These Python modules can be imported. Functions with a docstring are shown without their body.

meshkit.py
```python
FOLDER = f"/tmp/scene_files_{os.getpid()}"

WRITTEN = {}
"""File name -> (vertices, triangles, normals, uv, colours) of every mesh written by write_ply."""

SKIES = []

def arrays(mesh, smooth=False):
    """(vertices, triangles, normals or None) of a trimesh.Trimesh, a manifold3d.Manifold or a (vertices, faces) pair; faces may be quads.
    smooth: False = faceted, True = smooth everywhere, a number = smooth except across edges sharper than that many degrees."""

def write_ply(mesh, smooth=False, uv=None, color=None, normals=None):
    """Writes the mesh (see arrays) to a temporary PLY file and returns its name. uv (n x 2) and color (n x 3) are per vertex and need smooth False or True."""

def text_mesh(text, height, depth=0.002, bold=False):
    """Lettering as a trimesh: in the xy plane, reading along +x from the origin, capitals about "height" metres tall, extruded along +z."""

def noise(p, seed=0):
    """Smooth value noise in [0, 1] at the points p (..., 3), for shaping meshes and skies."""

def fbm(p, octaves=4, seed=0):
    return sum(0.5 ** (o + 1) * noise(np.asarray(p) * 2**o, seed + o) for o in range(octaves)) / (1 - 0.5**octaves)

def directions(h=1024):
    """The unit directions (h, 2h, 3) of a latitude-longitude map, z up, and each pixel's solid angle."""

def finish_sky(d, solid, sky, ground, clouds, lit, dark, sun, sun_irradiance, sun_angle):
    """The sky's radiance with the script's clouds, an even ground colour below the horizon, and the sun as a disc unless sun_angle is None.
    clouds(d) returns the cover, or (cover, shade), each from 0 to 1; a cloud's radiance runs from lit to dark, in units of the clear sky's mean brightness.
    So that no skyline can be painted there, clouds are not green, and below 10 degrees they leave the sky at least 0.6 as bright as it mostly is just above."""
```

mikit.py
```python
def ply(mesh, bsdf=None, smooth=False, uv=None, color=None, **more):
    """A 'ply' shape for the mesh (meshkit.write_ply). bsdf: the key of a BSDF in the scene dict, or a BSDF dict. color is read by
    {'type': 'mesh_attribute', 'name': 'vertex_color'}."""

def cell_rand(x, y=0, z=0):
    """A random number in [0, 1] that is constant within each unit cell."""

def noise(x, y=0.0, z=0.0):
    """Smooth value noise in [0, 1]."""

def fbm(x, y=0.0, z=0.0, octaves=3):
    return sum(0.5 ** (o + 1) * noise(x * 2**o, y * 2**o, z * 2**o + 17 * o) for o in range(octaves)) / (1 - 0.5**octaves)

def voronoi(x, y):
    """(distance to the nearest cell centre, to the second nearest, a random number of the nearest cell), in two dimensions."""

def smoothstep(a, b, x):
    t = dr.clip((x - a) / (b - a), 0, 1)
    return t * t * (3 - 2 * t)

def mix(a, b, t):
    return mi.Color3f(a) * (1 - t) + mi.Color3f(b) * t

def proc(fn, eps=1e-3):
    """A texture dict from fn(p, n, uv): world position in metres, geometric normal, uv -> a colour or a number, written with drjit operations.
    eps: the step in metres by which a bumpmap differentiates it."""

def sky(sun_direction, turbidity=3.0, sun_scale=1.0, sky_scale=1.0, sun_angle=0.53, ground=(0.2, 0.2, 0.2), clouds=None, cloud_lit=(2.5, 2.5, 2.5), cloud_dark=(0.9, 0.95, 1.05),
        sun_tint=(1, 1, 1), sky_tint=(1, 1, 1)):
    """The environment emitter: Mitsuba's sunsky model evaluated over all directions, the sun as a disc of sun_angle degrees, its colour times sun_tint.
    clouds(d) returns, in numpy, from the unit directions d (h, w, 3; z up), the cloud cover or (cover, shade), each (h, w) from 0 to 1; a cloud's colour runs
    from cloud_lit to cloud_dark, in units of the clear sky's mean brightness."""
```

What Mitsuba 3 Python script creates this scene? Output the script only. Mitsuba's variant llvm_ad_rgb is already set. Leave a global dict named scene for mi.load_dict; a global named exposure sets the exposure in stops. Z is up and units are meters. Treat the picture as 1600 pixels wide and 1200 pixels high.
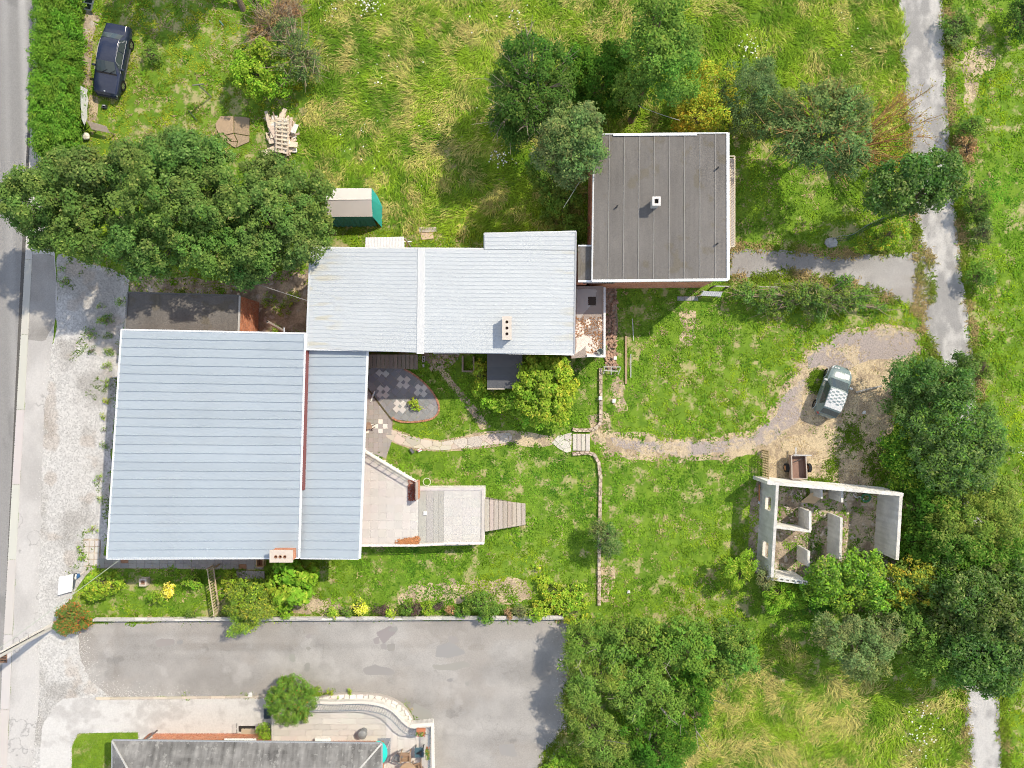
import math
import numpy as np
import trimesh
import shapely
from shapely.geometry import Polygon, LineString, Point
from shapely.ops import unary_union
import drjit as dr
import mitsuba as mi
import manifold3d as m3
import mikit
from mikit import noise, fbm, voronoi, cell_rand, smoothstep, mix, proc

T = mi.ScalarTransform4f
scene, labels = {}, {}

# ------------------------------------------------------------------ camera, sky, exposure
CAM_H = 46.7            # the drone's height above the garden, metres
SCALE = 24.0            # photograph pixels (1600 wide) per metre at ground level
scene['camera'] = {'type': 'perspective', 'fov': math.degrees(2 * math.atan(800 / SCALE / CAM_H)), 'fov_axis': 'x', 'near_clip': 0.5, 'far_clip': 3000.0,
                   'to_world': T().look_at(origin=[0, 0, CAM_H], target=[0, 0, 0], up=[0, 1, 0])}
SUN_AZ, SUN_EL = math.radians(39.0), math.radians(48.0)
SUN = [math.cos(SUN_EL) * math.cos(SUN_AZ), math.cos(SUN_EL) * math.sin(SUN_AZ), math.sin(SUN_EL)]
import meshkit


def clouds(d):
    """Broken fair-weather cumulus over the whole sky."""
    z = np.maximum(d[..., 2:], 0.06)
    q = np.concatenate([d[..., :2] / z * 1.1 + 7.3, np.zeros_like(z)], -1)
    c = meshkit.fbm(q, 5, 11)
    k = np.clip((c - 0.43) / 0.13, 0, 1)
    return k * k * (3 - 2 * k) * 0.9, np.clip((c - 0.55) / 0.25, 0, 1) * 0.6


scene['sky'] = mikit.sky(SUN, turbidity=3.0, sun_scale=0.65, sun_angle=0.8, sun_tint=(0.93, 1.0, 1.08), clouds=clouds, cloud_lit=(2.6, 2.6, 2.6), cloud_dark=(1.2, 1.22, 1.28))
exposure = 2.48


def at(px, py, z=0.0):
    """The point at height z that stands where the survey picture shows it (straight-down view)."""
    k = (1 - z / CAM_H) / SCALE
    return np.array([(px - 800) * k, (600 - py) * k, z])


def xy(px, py, z=0.0):
    return at(px, py, z)[:2]


def pts(l, z=0.0):
    return [tuple(xy(a, b, z)) for a, b in l]


def poly(l, z=0.0):
    return Polygon(pts(l, z)).buffer(0)


# ------------------------------------------------------------------ noise in numpy that equals mikit.noise
def cellr(x, y, z=0):
    with np.errstate(over='ignore'):
        x, y, z = (np.uint32(np.int64(np.floor(np.asarray(v, float))) + 1000000) for v in (x, y, z))
        h = x * np.uint32(374761393) + y * np.uint32(668265263) + z * np.uint32(2147483647)
        h = (h ^ (h >> np.uint32(13))) * np.uint32(1274126177)
        return ((h ^ (h >> np.uint32(16))) & np.uint32(0xFFFFFF)) / 16777215.0


def nnoise(x, y, z=0.0):
    x, y = np.asarray(x, float), np.asarray(y, float)
    i, j = np.floor(x), np.floor(y)
    u, v = x - i, y - j
    u, v = u * u * (3 - 2 * u), v * v * (3 - 2 * v)
    zz = np.full_like(i, math.floor(z))
    w = z - math.floor(z)
    w = w * w * (3 - 2 * w)

    def layer(k):
        a = cellr(i, j, zz + k) * (1 - u) + cellr(i + 1, j, zz + k) * u
        b = cellr(i, j + 1, zz + k) * (1 - u) + cellr(i + 1, j + 1, zz + k) * u
        return a * (1 - v) + b * v
    return layer(0) * (1 - w) + (layer(1) * w if w else 0)


def nfbm(x, y, z=0.0, octaves=3):
    return sum(0.5 ** (o + 1) * nnoise(x * 2**o, y * 2**o, z * 2**o + 17 * o) for o in range(octaves)) / (1 - 0.5**octaves)


def nstep(a, b, x):
    t = np.clip((x - a) / (b - a), 0, 1)
    return t * t * (3 - 2 * t)


# ------------------------------------------------------------------ materials
VC = {'type': 'mesh_attribute', 'name': 'vertex_color'}


def principled(color, rough=0.8, spec=0.3, **k):
    return {'type': 'twosided', 'bsdf': {'type': 'principled', 'base_color': color, 'roughness': rough, 'specular': spec, **k}}


scene['matte'] = principled(VC, 0.9, 0.2)
scene['satin'] = principled(VC, 0.45, 0.4)
scene['gloss'] = principled(VC, 0.22, 0.5, clearcoat=0.8, clearcoat_gloss=0.9)
scene['metal'] = principled(VC, 0.38, 0.5, metallic=0.9)
scene['glass'] = principled({'type': 'rgb', 'value': [0.045, 0.060, 0.064]}, 0.04, 0.6)
scene['leaf'] = {'type': 'principledthin', 'base_color': VC, 'roughness': 0.55, 'spec_trans': 0.0, 'diff_trans': 0.5, 'eta': 1.4}
scene['blade'] = {'type': 'principledthin', 'base_color': VC, 'roughness': 0.6, 'spec_trans': 0.0, 'diff_trans': 0.4, 'eta': 1.35}


def P(fn, rough=0.85, spec=0.25, bump=None, **k):
    b = {'type': 'principled', 'base_color': proc(fn), 'roughness': rough, 'specular': spec, **k}
    if bump:
        b = {'type': 'bumpmap', 'arbitrary': proc(bump[0], eps=bump[2] if len(bump) > 2 else 0.004), 'scale': bump[1], 'bsdf': b}
    return {'type': 'twosided', 'bsdf': b}


C = mi.Color3f


def tan_mask(x, y):      # where the turf is thin and the dry thatch shows; the same numbers as ntan() below
    return fbm(x * 1.7 + 3.1, y * 1.7 + 7.7, 0, 3)


def ntan(x, y):
    return nfbm(x * 1.7 + 3.1, y * 1.7 + 7.7, 0, 3)


def f_ground(p, n, uv):
    t = tan_mask(p.x, p.y)
    g = noise(p.x * 3.1, p.y * 3.1)
    h = noise(p.x * 11, p.y * 11, 3)
    green = mix([0.160, 0.262, 0.028], [0.090, 0.175, 0.018], g)
    thatch = mix([0.46, 0.40, 0.23], [0.33, 0.29, 0.14], h)
    return mix(green, thatch, 0.85 * smoothstep(0.56, 0.86, t + 0.30 * (h - 0.5)))


def f_straw(p, n, uv):
    a = fbm(p.x * 2.2, p.y * 2.2, 1, 3)
    h = noise(p.x * 14, p.y * 14, 5)
    k = noise(p.x * 34, p.y * 34, 8)
    c = mix([0.50, 0.41, 0.27], [0.34, 0.27, 0.19], smoothstep(0.35, 0.68, a + 0.35 * (h - 0.5)))
    return c * (0.72 + 0.5 * k)


def f_gravel_drive(p, n, uv):
    a = fbm(p.x * 0.9, p.y * 0.9, 9, 3)
    h = noise(p.x * 10, p.y * 10, 5)
    k = noise(p.x * 30, p.y * 30, 8)
    c = mix([0.33, 0.285, 0.265], [0.46, 0.38, 0.27], smoothstep(0.47, 0.68, a + 0.3 * (h - 0.5)))
    return c * (0.7 + 0.55 * k)


def f_road(p, n, uv):
    a = fbm(p.x * 0.5, p.y * 0.12, 2, 3)
    tr = noise(p.x * 1.7 + p.y * 0.045 + 40, 3.3, 0)
    h = noise(p.x * 26, p.y * 26, 5)
    c = mix([0.225, 0.222, 0.22], [0.36, 0.355, 0.35], smoothstep(0.3, 0.7, 0.3 * a + 0.7 * tr))
    st = smoothstep(0.72, 0.8, fbm(p.x * 0.8, p.y * 0.35, 4, 3))
    return c * (0.9 + 0.2 * h) * (1 - 0.16 * st)


def f_pavement(p, n, uv):
    a = fbm(p.x * 0.6, p.y * 0.35, 12, 4)
    h = noise(p.x * 24, p.y * 24, 5)
    c = mix([0.37, 0.36, 0.352], [0.46, 0.45, 0.44], smoothstep(0.3, 0.7, a))
    crack = smoothstep(0.03, 0.0, dr.abs(fbm(p.x * 0.9, p.y * 0.9, 33, 4) - 0.5)) * smoothstep(0.55, 0.65, noise(p.x * .4, p.y * .4, 7))
    return c * (0.92 + 0.16 * h) * (1 - 0.3 * crack)


def f_gravel(p, n, uv):
    v = voronoi(p.x * 12, p.y * 12)
    a = fbm(p.x * 0.45, p.y * 0.45, 21, 4)
    k = noise(p.x * 28, p.y * 28, 6)
    c = mix([0.49, 0.485, 0.475], [0.36, 0.35, 0.335], smoothstep(0.42, 0.66, a))
    c = mix(c, [0.36, 0.29, 0.23], 0.35 * smoothstep(0.60, 0.72, fbm(p.x * 0.8, p.y * 0.8, 31, 3)))
    return c * (0.66 + 0.36 * v[2] + 0.18 * k)


def f_asphalt(p, n, uv):
    a = fbm(p.x * 0.22, p.y * 0.33, 3, 4)
    b = fbm(p.x * 0.9 + 8, p.y * 0.9, 5, 4)
    h = noise(p.x * 24, p.y * 24, 5)
    s = noise(p.x * 60, p.y * 60, 15)
    band = fbm(p.x * 0.07, p.y * 0.9 + 0.02 * p.x, 8, 2)
    c = mix([0.245, 0.236, 0.227], [0.355, 0.343, 0.33], smoothstep(0.3, 0.72, 0.4 * a + 0.35 * b + 0.25 * band))
    stain = smoothstep(0.70, 0.76, fbm(p.x * 0.5 + 3, p.y * 0.7, 19, 4))
    pale = smoothstep(0.66, 0.78, fbm(p.x * 0.75 + 60, p.y * 0.75, 23, 4))
    c = c * (1 - 0.18 * stain)
    c = mix(c, [0.285, 0.262, 0.240], 0.5 * smoothstep(0.48, 0.66, fbm(p.x * 0.35 + 20, p.y * 0.5, 37, 4)))
    wheel = fbm(p.x * 0.05, p.y * 1.3 + 0.3 * noise(p.x * 0.2, 3.0), 51, 2)
    c = c * (1 - 0.13 * smoothstep(0.50, 0.75, wheel) * smoothstep(-2.0, -8.0, p.x))
    crack = smoothstep(0.012, 0.0, dr.abs(fbm(p.x * 0.45 + 9, p.y * 0.45, 61, 4) - 0.5))
    c = c * (1 - 0.09 * crack)
    c = mix(c, [0.42, 0.41, 0.40], 0.30 * pale)
    return c * (0.86 + 0.18 * h + 0.12 * s)


def f_apron(p, n, uv):
    a = fbm(p.x * 0.5, p.y * 0.9, 13, 4)
    b = fbm(p.x * 2.6, p.y * 2.6, 14, 3)
    h = noise(p.x * 26, p.y * 26, 5)
    c = mix([0.51, 0.505, 0.495], [0.41, 0.40, 0.39], smoothstep(0.45, 0.68, 0.65 * a + 0.35 * b))
    soot = smoothstep(0.62, 0.70, fbm(p.x * 1.1 + 9, p.y * 1.9, 27, 4)) * smoothstep(-16.5, -14.5, p.x)
    return mix(c, [0.22, 0.21, 0.20], 0.55 * soot) * (0.92 + 0.16 * h)


def f_lane(p, n, uv):
    a = fbm(p.x * 1.0 + p.y * 0.05, p.y * 0.22, 3, 3)
    b = fbm(p.x * 1.9, p.y * 1.3, 8, 4)
    h = noise(p.x * 22, p.y * 22, 5)
    c = mix([0.27, 0.265, 0.26], [0.45, 0.44, 0.425], smoothstep(0.36, 0.62, 0.5 * a + 0.5 * b))
    return c * (0.88 + 0.22 * h)


def f_soil(p, n, uv):
    a = fbm(p.x * 1.6, p.y * 1.6, 4, 4)
    h = noise(p.x * 16, p.y * 16, 5)
    c = mix([0.25, 0.20, 0.15], [0.46, 0.38, 0.285], smoothstep(0.3, 0.7, a))
    stone = smoothstep(0.66, 0.74, fbm(p.x * 2.3, p.y * 2.3, 44, 3))
    return mix(c, [0.50, 0.46, 0.42], 0.7 * stone) * (0.75 + 0.4 * h)


def f_blue_metal(p, n, uv):
    st = noise(p.x * 0.35, p.y * 3.0, 2)
    a = fbm(p.x * 0.5, p.y * 0.5, 7, 2)
    d = smoothstep(0.55, 0.80, fbm(p.x * 0.6, p.y * 1.6, 9, 2))
    c = C(0.325, 0.378, 0.430) * (0.94 + 0.06 * uv.x + 0.025 * (st - 0.5) + 0.07 * (a - 0.5))
    return mix(c, [0.36, 0.37, 0.36], 0.07 * d)


def f_white_metal(p, n, uv):
    st = noise(p.x * 0.5, p.y * 3.0, 2)
    a = fbm(p.x * 0.5, p.y * 0.5, 7, 2)
    c = C(0.415, 0.445, 0.47) * (0.95 + 0.10 * uv.x + 0.04 * (st - 0.5) + 0.05 * (a - 0.5))
    moss = smoothstep(0.50, 0.75, fbm(p.x * 0.9, p.y * 3.4, 9, 2)) * uv.y
    return mix(c, [0.42, 0.40, 0.32], 0.75 * moss)


def f_felt(p, n, uv):
    st = fbm(p.x * 7.0, p.y * 0.5, 2, 3)
    a = fbm(p.x * 0.5, p.y * 0.5, 7, 4)
    h = noise(p.x * 26, p.y * 26, 5)
    c = C(0.142, 0.134, 0.127) * (0.86 + 0.2 * uv.x + 0.22 * (st - 0.5) + 0.34 * (a - 0.5))
    moss = smoothstep(0.63, 0.74, fbm(p.x * 1.3, p.y * 1.3, 29, 4))
    c = mix(c, [0.115, 0.098, 0.06], 0.40 * moss)
    return c * (0.88 + 0.24 * h)


def f_brick(p, n, uv):
    hor = dr.select(dr.abs(n.x) > dr.abs(n.y), p.y, p.x)
    row = dr.floor(p.z / 0.075)
    u = hor / 0.215 + 0.5 * (row - 2 * dr.floor(row * 0.5))
    fu, fv = u - dr.floor(u), p.z / 0.075 - row
    joint = (fu < 0.05) | (fv < 0.14)
    r = cell_rand(dr.floor(u), row, 3)
    c = mix([0.36, 0.125, 0.062], [0.52, 0.215, 0.115], r) * (0.85 + 0.3 * noise(p.x * 2, p.y * 2, p.z * 2))
    c = c * (0.62 + 0.38 * uv.x)
    return dr.select(joint, C(0.36, 0.31, 0.27), c)


def f_concrete(p, n, uv):
    a = fbm(p.x * 0.9, p.y * 0.9, p.z * 0.9, 4)
    st = fbm(p.x * 6, p.y * 6, p.z * 0.4 + 30, 3)
    h = noise(p.x * 22, p.y * 22, p.z * 22)
    c = mix([0.62, 0.605, 0.575], [0.45, 0.44, 0.415], smoothstep(0.35, 0.7, 0.6 * a + 0.4 * st))
    return c * (0.78 + 0.24 * uv.x) * (0.92 + 0.16 * h)


def f_slate(p, n, uv):
    row = dr.floor(p.y / 0.17)
    u = p.x / 0.22 + 0.5 * (row - 2 * dr.floor(row * 0.5))
    r = cell_rand(dr.floor(u), row, 3)
    a = fbm(p.x * 1.1, p.y * 2.2, 5, 4)
    st = fbm(p.x * 5.0, p.y * 0.9, 6, 3)
    lich = smoothstep(0.68, 0.76, fbm(p.x * 5.2, p.y * 5.2, 15, 3))
    c = C(0.175, 0.172, 0.168) * (0.88 + 0.2 * r + 0.7 * (a - 0.5) + 0.9 * (st - 0.5))
    return mix(c, [0.36, 0.36, 0.345], 0.35 * lich)


def h_grain(p, n, uv):
    return noise(p.x * 30, p.y * 30, p.z * 30) * 0.6 + noise(p.x * 9, p.y * 9, p.z * 9)


scene['ground_mat'] = P(f_ground, 0.95, 0.1)
scene['straw_mat'] = P(f_straw, 0.95, 0.1, (h_grain, 0.02, 0.01))
scene['drive_mat'] = P(f_gravel_drive, 0.95, 0.1, (h_grain, 0.015, 0.01))
scene['road_mat'] = P(f_road, 0.85, 0.25)
scene['pavement_mat'] = P(f_pavement, 0.9, 0.2)
scene['gravel_mat'] = P(f_gravel, 0.95, 0.1, (h_grain, 0.012, 0.01))
scene['asphalt_mat'] = P(f_asphalt, 0.88, 0.25)
scene['apron_mat'] = P(f_apron, 0.9, 0.2)
scene['lane_mat'] = P(f_lane, 0.95, 0.1, (h_grain, 0.012, 0.01))
scene['soil_mat'] = P(f_soil, 0.95, 0.1, (h_grain, 0.03, 0.01))
scene['blue_metal'] = P(f_blue_metal, 0.5, 0.4)
scene['white_metal'] = P(f_white_metal, 0.5, 0.4)
scene['felt'] = P(f_felt, 0.9, 0.2)
scene['brick'] = P(f_brick, 0.9, 0.2)
scene['concrete'] = P(f_concrete, 0.9, 0.2)
scene['slate'] = P(f_slate, 0.75, 0.3)

# ------------------------------------------------------------------ helpers
_used = set()


def num(name):
    """name, then name_001, name_002 ... for a key that is taken."""
    k, i = name, 0
    while k in _used:
        i += 1
        k = f'{name}_{i:03d}'
    _used.add(k)
    return k


def L(key, label=None, cat=None, group=None, kind=None):
    d = labels.setdefault(key, {})
    for a, b in (('label', label), ('category', cat), ('group', group), ('kind', kind)):
        if b:
            d[a] = b
    return key


class MB:
    """Collects boxes, prisms, tubes and patches with a colour each; put() makes them one mesh of the scene."""

    def __init__(self, col=(0.5, 0.5, 0.5), uv=(1.0, 0.0)):
        self.v, self.f, self.c, self.u, self.n, self.col, self.uv = [], [], [], [], 0, col, uv

    def add(self, v, f, col=None, uv=None):
        v, f = np.asarray(v, float), np.asarray(f, int)
        if f.shape[1] == 4:
            f = np.vstack([f[:, [0, 1, 2]], f[:, [0, 2, 3]]])
        c = np.asarray(self.col if col is None else col, float)
        self.v.append(v)
        self.f.append(f + self.n)
        self.c.append(np.broadcast_to(c, (len(v), 3)))
        self.u.append(np.broadcast_to(np.asarray(self.uv if uv is None else uv, float), (len(v), 2)))
        self.n += len(v)
        return self

    def mesh(self, m, col=None, uv=None):
        return self.add(m.vertices, m.faces, col, uv)

    def hexa(self, b, t, col=None, uv=None):
        """Solid between the bottom corners b and the top corners t (each counter-clockwise from above)."""
        n = len(b)
        v = np.vstack([b, t])
        f = [[0, k + 1, k] for k in range(1, n - 1)] + [[n, n + k, n + k + 1] for k in range(1, n - 1)]
        for k in range(n):
            j = (k + 1) % n
            f += [[k, j, n + j], [k, n + j, n + k]]
        # own corners for each face keep the shading flat
        return self.add(v, f, col, uv)

    def prism(self, xy_, z0, z1, col=None, uv=None, cham=0.0):
        a = np.asarray(xy_, float)
        if np.sum(a[:, 0] * np.roll(a[:, 1], -1) - a[:, 1] * np.roll(a[:, 0], -1)) < 0:
            a = a[::-1]
        z0 = np.broadcast_to(z0, (len(a),))
        z1 = np.broadcast_to(z1, (len(a),))
        if cham:
            p = Polygon(a).buffer(-cham, join_style=2)
            q = np.array(p.exterior.coords)[:-1] if p.geom_type == 'Polygon' and not p.is_empty else a
            if len(q) == len(a):
                if np.sum(q[:, 0] * np.roll(q[:, 1], -1) - q[:, 1] * np.roll(q[:, 0], -1)) < 0:
                    q = q[::-1]
                k = np.argmin(np.linalg.norm(q - a[0], axis=1))
                q = np.roll(q, -k, axis=0)
                self.hexa(np.c_[a, z0], np.c_[a, z1 - cham], col, uv)
                return self.hexa(np.c_[a, z1 - cham], np.c_[q, z1], col, uv)
        return self.hexa(np.c_[a, z0], np.c_[a, z1], col, uv)

    def poly(self, p, z0, z1, col=None, uv=None):
        """A (possibly concave) shapely polygon, extruded."""
        for g in getattr(p, 'geoms', [p]):
            if g.geom_type != 'Polygon' or g.area < 1e-5:
                continue
            m = trimesh.creation.extrude_polygon(g, z1 - z0, engine='earcut')
            m.apply_translation([0, 0, z0])
            self.mesh(m, col, uv)
        return self

    def box(self, c, s, rz=0.0, col=None, uv=None, cham=0.0):
        c, s = np.asarray(c, float), np.asarray(s, float) / 2
        a = np.array([[-s[0], -s[1]], [s[0], -s[1]], [s[0], s[1]], [-s[0], s[1]]])
        R = np.array([[math.cos(rz), -math.sin(rz)], [math.sin(rz), math.cos(rz)]])
        return self.prism(a @ R.T + c[:2], c[2] - s[2], c[2] + s[2], col, uv, cham)

    def bar(self, p, q, w, h=None, col=None, up=(0, 0, 1), uv=None):
        """A square bar from p to q, w wide and h deep."""
        p, q = np.asarray(p, float), np.asarray(q, float)
        h = w if h is None else h
        d = (q - p) / np.linalg.norm(q - p)
        s = np.cross(d, up)
        if np.linalg.norm(s) < 1e-6:
            s = np.array([1.0, 0, 0])
        s = s / np.linalg.norm(s)
        t = np.cross(s, d)
        k = [(-1, -1), (1, -1), (1, 1), (-1, 1)]
        v = [p + s * a * w / 2 + t * b * h / 2 for a, b in k] + [q + s * a * w / 2 + t * b * h / 2 for a, b in k]
        f = [[0, 1, 2], [0, 2, 3], [4, 6, 5], [4, 7, 6]]
        for i in range(4):
            j = (i + 1) % 4
            f += [[i, i + 4, j + 4], [i, j + 4, j]]
        return self.add(v, np.array(f)[:, ::-1], col, uv)

    def tube(self, P_, r, n=6, col=None, uv=None):
        P_ = np.asarray(P_, float)
        r = np.broadcast_to(r, (len(P_),))
        t = np.gradient(P_, axis=0)
        t /= np.linalg.norm(t, axis=1, keepdims=True) + 1e-12
        a = np.cross(t, np.where(np.abs(t[:, 2:]) < 0.9, [0, 0, 1.0], [1.0, 0, 0]))
        a /= np.linalg.norm(a, axis=1, keepdims=True) + 1e-12
        b = np.cross(t, a)
        g = np.arange(n) * 2 * math.pi / n
        v = P_[:, None] + r[:, None, None] * (np.cos(g)[None, :, None] * a[:, None] + np.sin(g)[None, :, None] * b[:, None])
        v = np.vstack([v.reshape(-1, 3), P_[:1], P_[-1:]])
        f, m = [], len(P_)
        for i in range(m - 1):
            for j in range(n):
                k = (j + 1) % n
                f += [[i * n + j, i * n + k, i * n + n + k], [i * n + j, i * n + n + k, i * n + n + j]]
        for j in range(n):
            k = (j + 1) % n
            f += [[m * n, k, j], [m * n + 1, (m - 1) * n + j, (m - 1) * n + k]]
        return self.add(v, f, col, uv)

    def disc(self, c, r, z1, z0, n=20, col=None, ry=None, rz=0.0):
        g = np.arange(n) * 2 * math.pi / n
        a = np.c_[np.cos(g) * r, np.sin(g) * (ry or r)]
        R = np.array([[math.cos(rz), -math.sin(rz)], [math.sin(rz), math.cos(rz)]])
        return self.prism(a @ R.T + np.asarray(c)[:2], z0, z1, col)

    def lathe(self, c, prof, n=20, col=None):
        g = np.arange(n) * 2 * math.pi / n
        prof = np.asarray(prof, float)
        v = np.array([[c[0] + r * math.cos(a), c[1] + r * math.sin(a), z] for r, z in prof for a in g])
        f = []
        for i in range(len(prof) - 1):
            for j in range(n):
                k = (j + 1) % n
                f += [[i * n + j, i * n + k, i * n + n + k], [i * n + j, i * n + n + k, i * n + n + j]]
        return self.add(v, f, col)

    def put(self, key, bsdf='matte', smooth=False, fixed=False):
        key = key if fixed else num(key)
        v, f = np.vstack(self.v), np.vstack(self.f)
        c, u = np.vstack(self.c), np.vstack(self.u)
        if smooth is True or smooth is False:
            scene[key] = mikit.ply((v, f), bsdf, smooth=smooth, color=c, uv=u)
        return key


def part(thing, name, mb, bsdf='matte', label=None, kind=None, smooth=False):
    k = mb.put(f'{thing}__{name}', bsdf, smooth)
    if label or kind:
        L(k, label, kind=kind)
    return k


def thing(name, label, cat, group=None):
    """The key that the parts' keys start with."""
    k = num(name)
    return L(k, label, cat, group)


def single(name, mb, bsdf, label, cat, group=None, kind=None, smooth=False):
    k = mb.put(name, bsdf, smooth)
    return L(k, label, cat, group, kind)


def jit(c, rng, a=0.1, b=0.03):
    return np.clip(np.asarray(c) * (1 + rng.uniform(-a, a)) * (1 + rng.uniform(-b, b, 3)), 0, 0.95)


def ragged(p, amp=0.12, step=0.35, seed=0):
    """The polygon with a wandering outline."""
    out = []
    for g in getattr(p, 'geoms', [p]):
        b = g.exterior
        n = max(8, int(b.length / step))
        a = np.array([b.interpolate(i / n, normalized=True).coords[0] for i in range(n)])
        d = np.c_[nfbm(a[:, 0] * 1.3 + seed, a[:, 1] * 1.3, 3, 3), nfbm(a[:, 0] * 1.3, a[:, 1] * 1.3 + seed + 50, 9, 3)] - 0.5
        out.append(Polygon(a + d * 3.2 * amp).buffer(0))
    return unary_union(out)


def sheet(name, p, z, bsdf, kind='structure', label=None, uv=(1.0, 0.0)):
    mb = MB(uv=uv)
    for g in getattr(p, 'geoms', [p]):
        if g.geom_type != 'Polygon' or g.area < 1e-4:
            continue
        v, f = trimesh.creation.triangulate_polygon(g, engine='earcut')
        mb.add(np.c_[v, np.full(len(v), z)], f)
    k = mb.put(name, bsdf)
    L(k, label, kind=kind)
    return k


def lerp(a, b, t):
    return np.asarray(a, float) * (1 - t) + np.asarray(b, float) * t


def quad_at(q, s, t):
    """The point of the quad q (NW, NE, SE, SW) at s along west-east and t along north-south."""
    return lerp(lerp(q[0], q[1], s), lerp(q[3], q[2], s), t)


def spline(P_, n=40):
    from scipy.interpolate import splprep, splev
    P_ = np.asarray(P_, float)
    tck, _ = splprep(P_.T, s=0, k=min(3, len(P_) - 1))
    return np.array(splev(np.linspace(0, 1, n), tck)).T

# ================================================================== THE SETTING
Z_STRAW, Z_SOIL, Z_GRAVEL, Z_ROAD, Z_PARK, Z_APRON, Z_PATCH = 0.004, 0.008, 0.012, 0.016, 0.020, 0.024, 0.030
g = MB()
g.add([[-700, -700, 0], [700, -700, 0], [700, 700, 0], [-700, 700, 0]], [[0, 1, 2], [0, 2, 3]])
L(g.put('ground', 'ground_mat'), 'rough grassy ground under everything', kind='structure')

# the street on the left with its gutter of concrete blocks, the footway and the gravel forecourt
GUT_L = [(56, -400), (55, 0), (52, 110), (47, 230), (40, 400), (28, 610), (17, 800), (8, 960), (0, 1130), (-22, 1600)]
GUT_W = [9, 9, 10, 11, 11, 12, 12, 13, 14, 14]
GUT_R = [(a + w, b) for (a, b), w in zip(GUT_L, GUT_W)]
road_p = Polygon(pts(GUT_L) + pts([(-1500, 1600), (-1500, -400)])).buffer(0)
sheet('road', road_p, Z_ROAD, 'road_mat')
PAV_R = [(66, -400), (66, 0), (62, 230), (86, 395), (90, 470), (82, 540), (70, 640), (64, 760), (62, 900), (60, 1000), (62, 1080), (58, 1130), (50, 1200), (40, 1600)]
pav_p = Polygon(pts(GUT_R) + pts(PAV_R)[::-1]).buffer(0)
sheet('pavement', ragged(pav_p, 0.05, 0.5), Z_ROAD, 'pavement_mat')
fore_p = poly([(86, 395), (200, 430), (205, 470), (190, 520), (165, 860), (150, 890), (128, 905), (95, 975), (135, 985), (240, 1000), (240, 1100), (130, 1140), (112, 1250), (40, 1250), (50, 1120), (60, 1000), (64, 780), (70, 640), (84, 540), (90, 470)])
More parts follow.
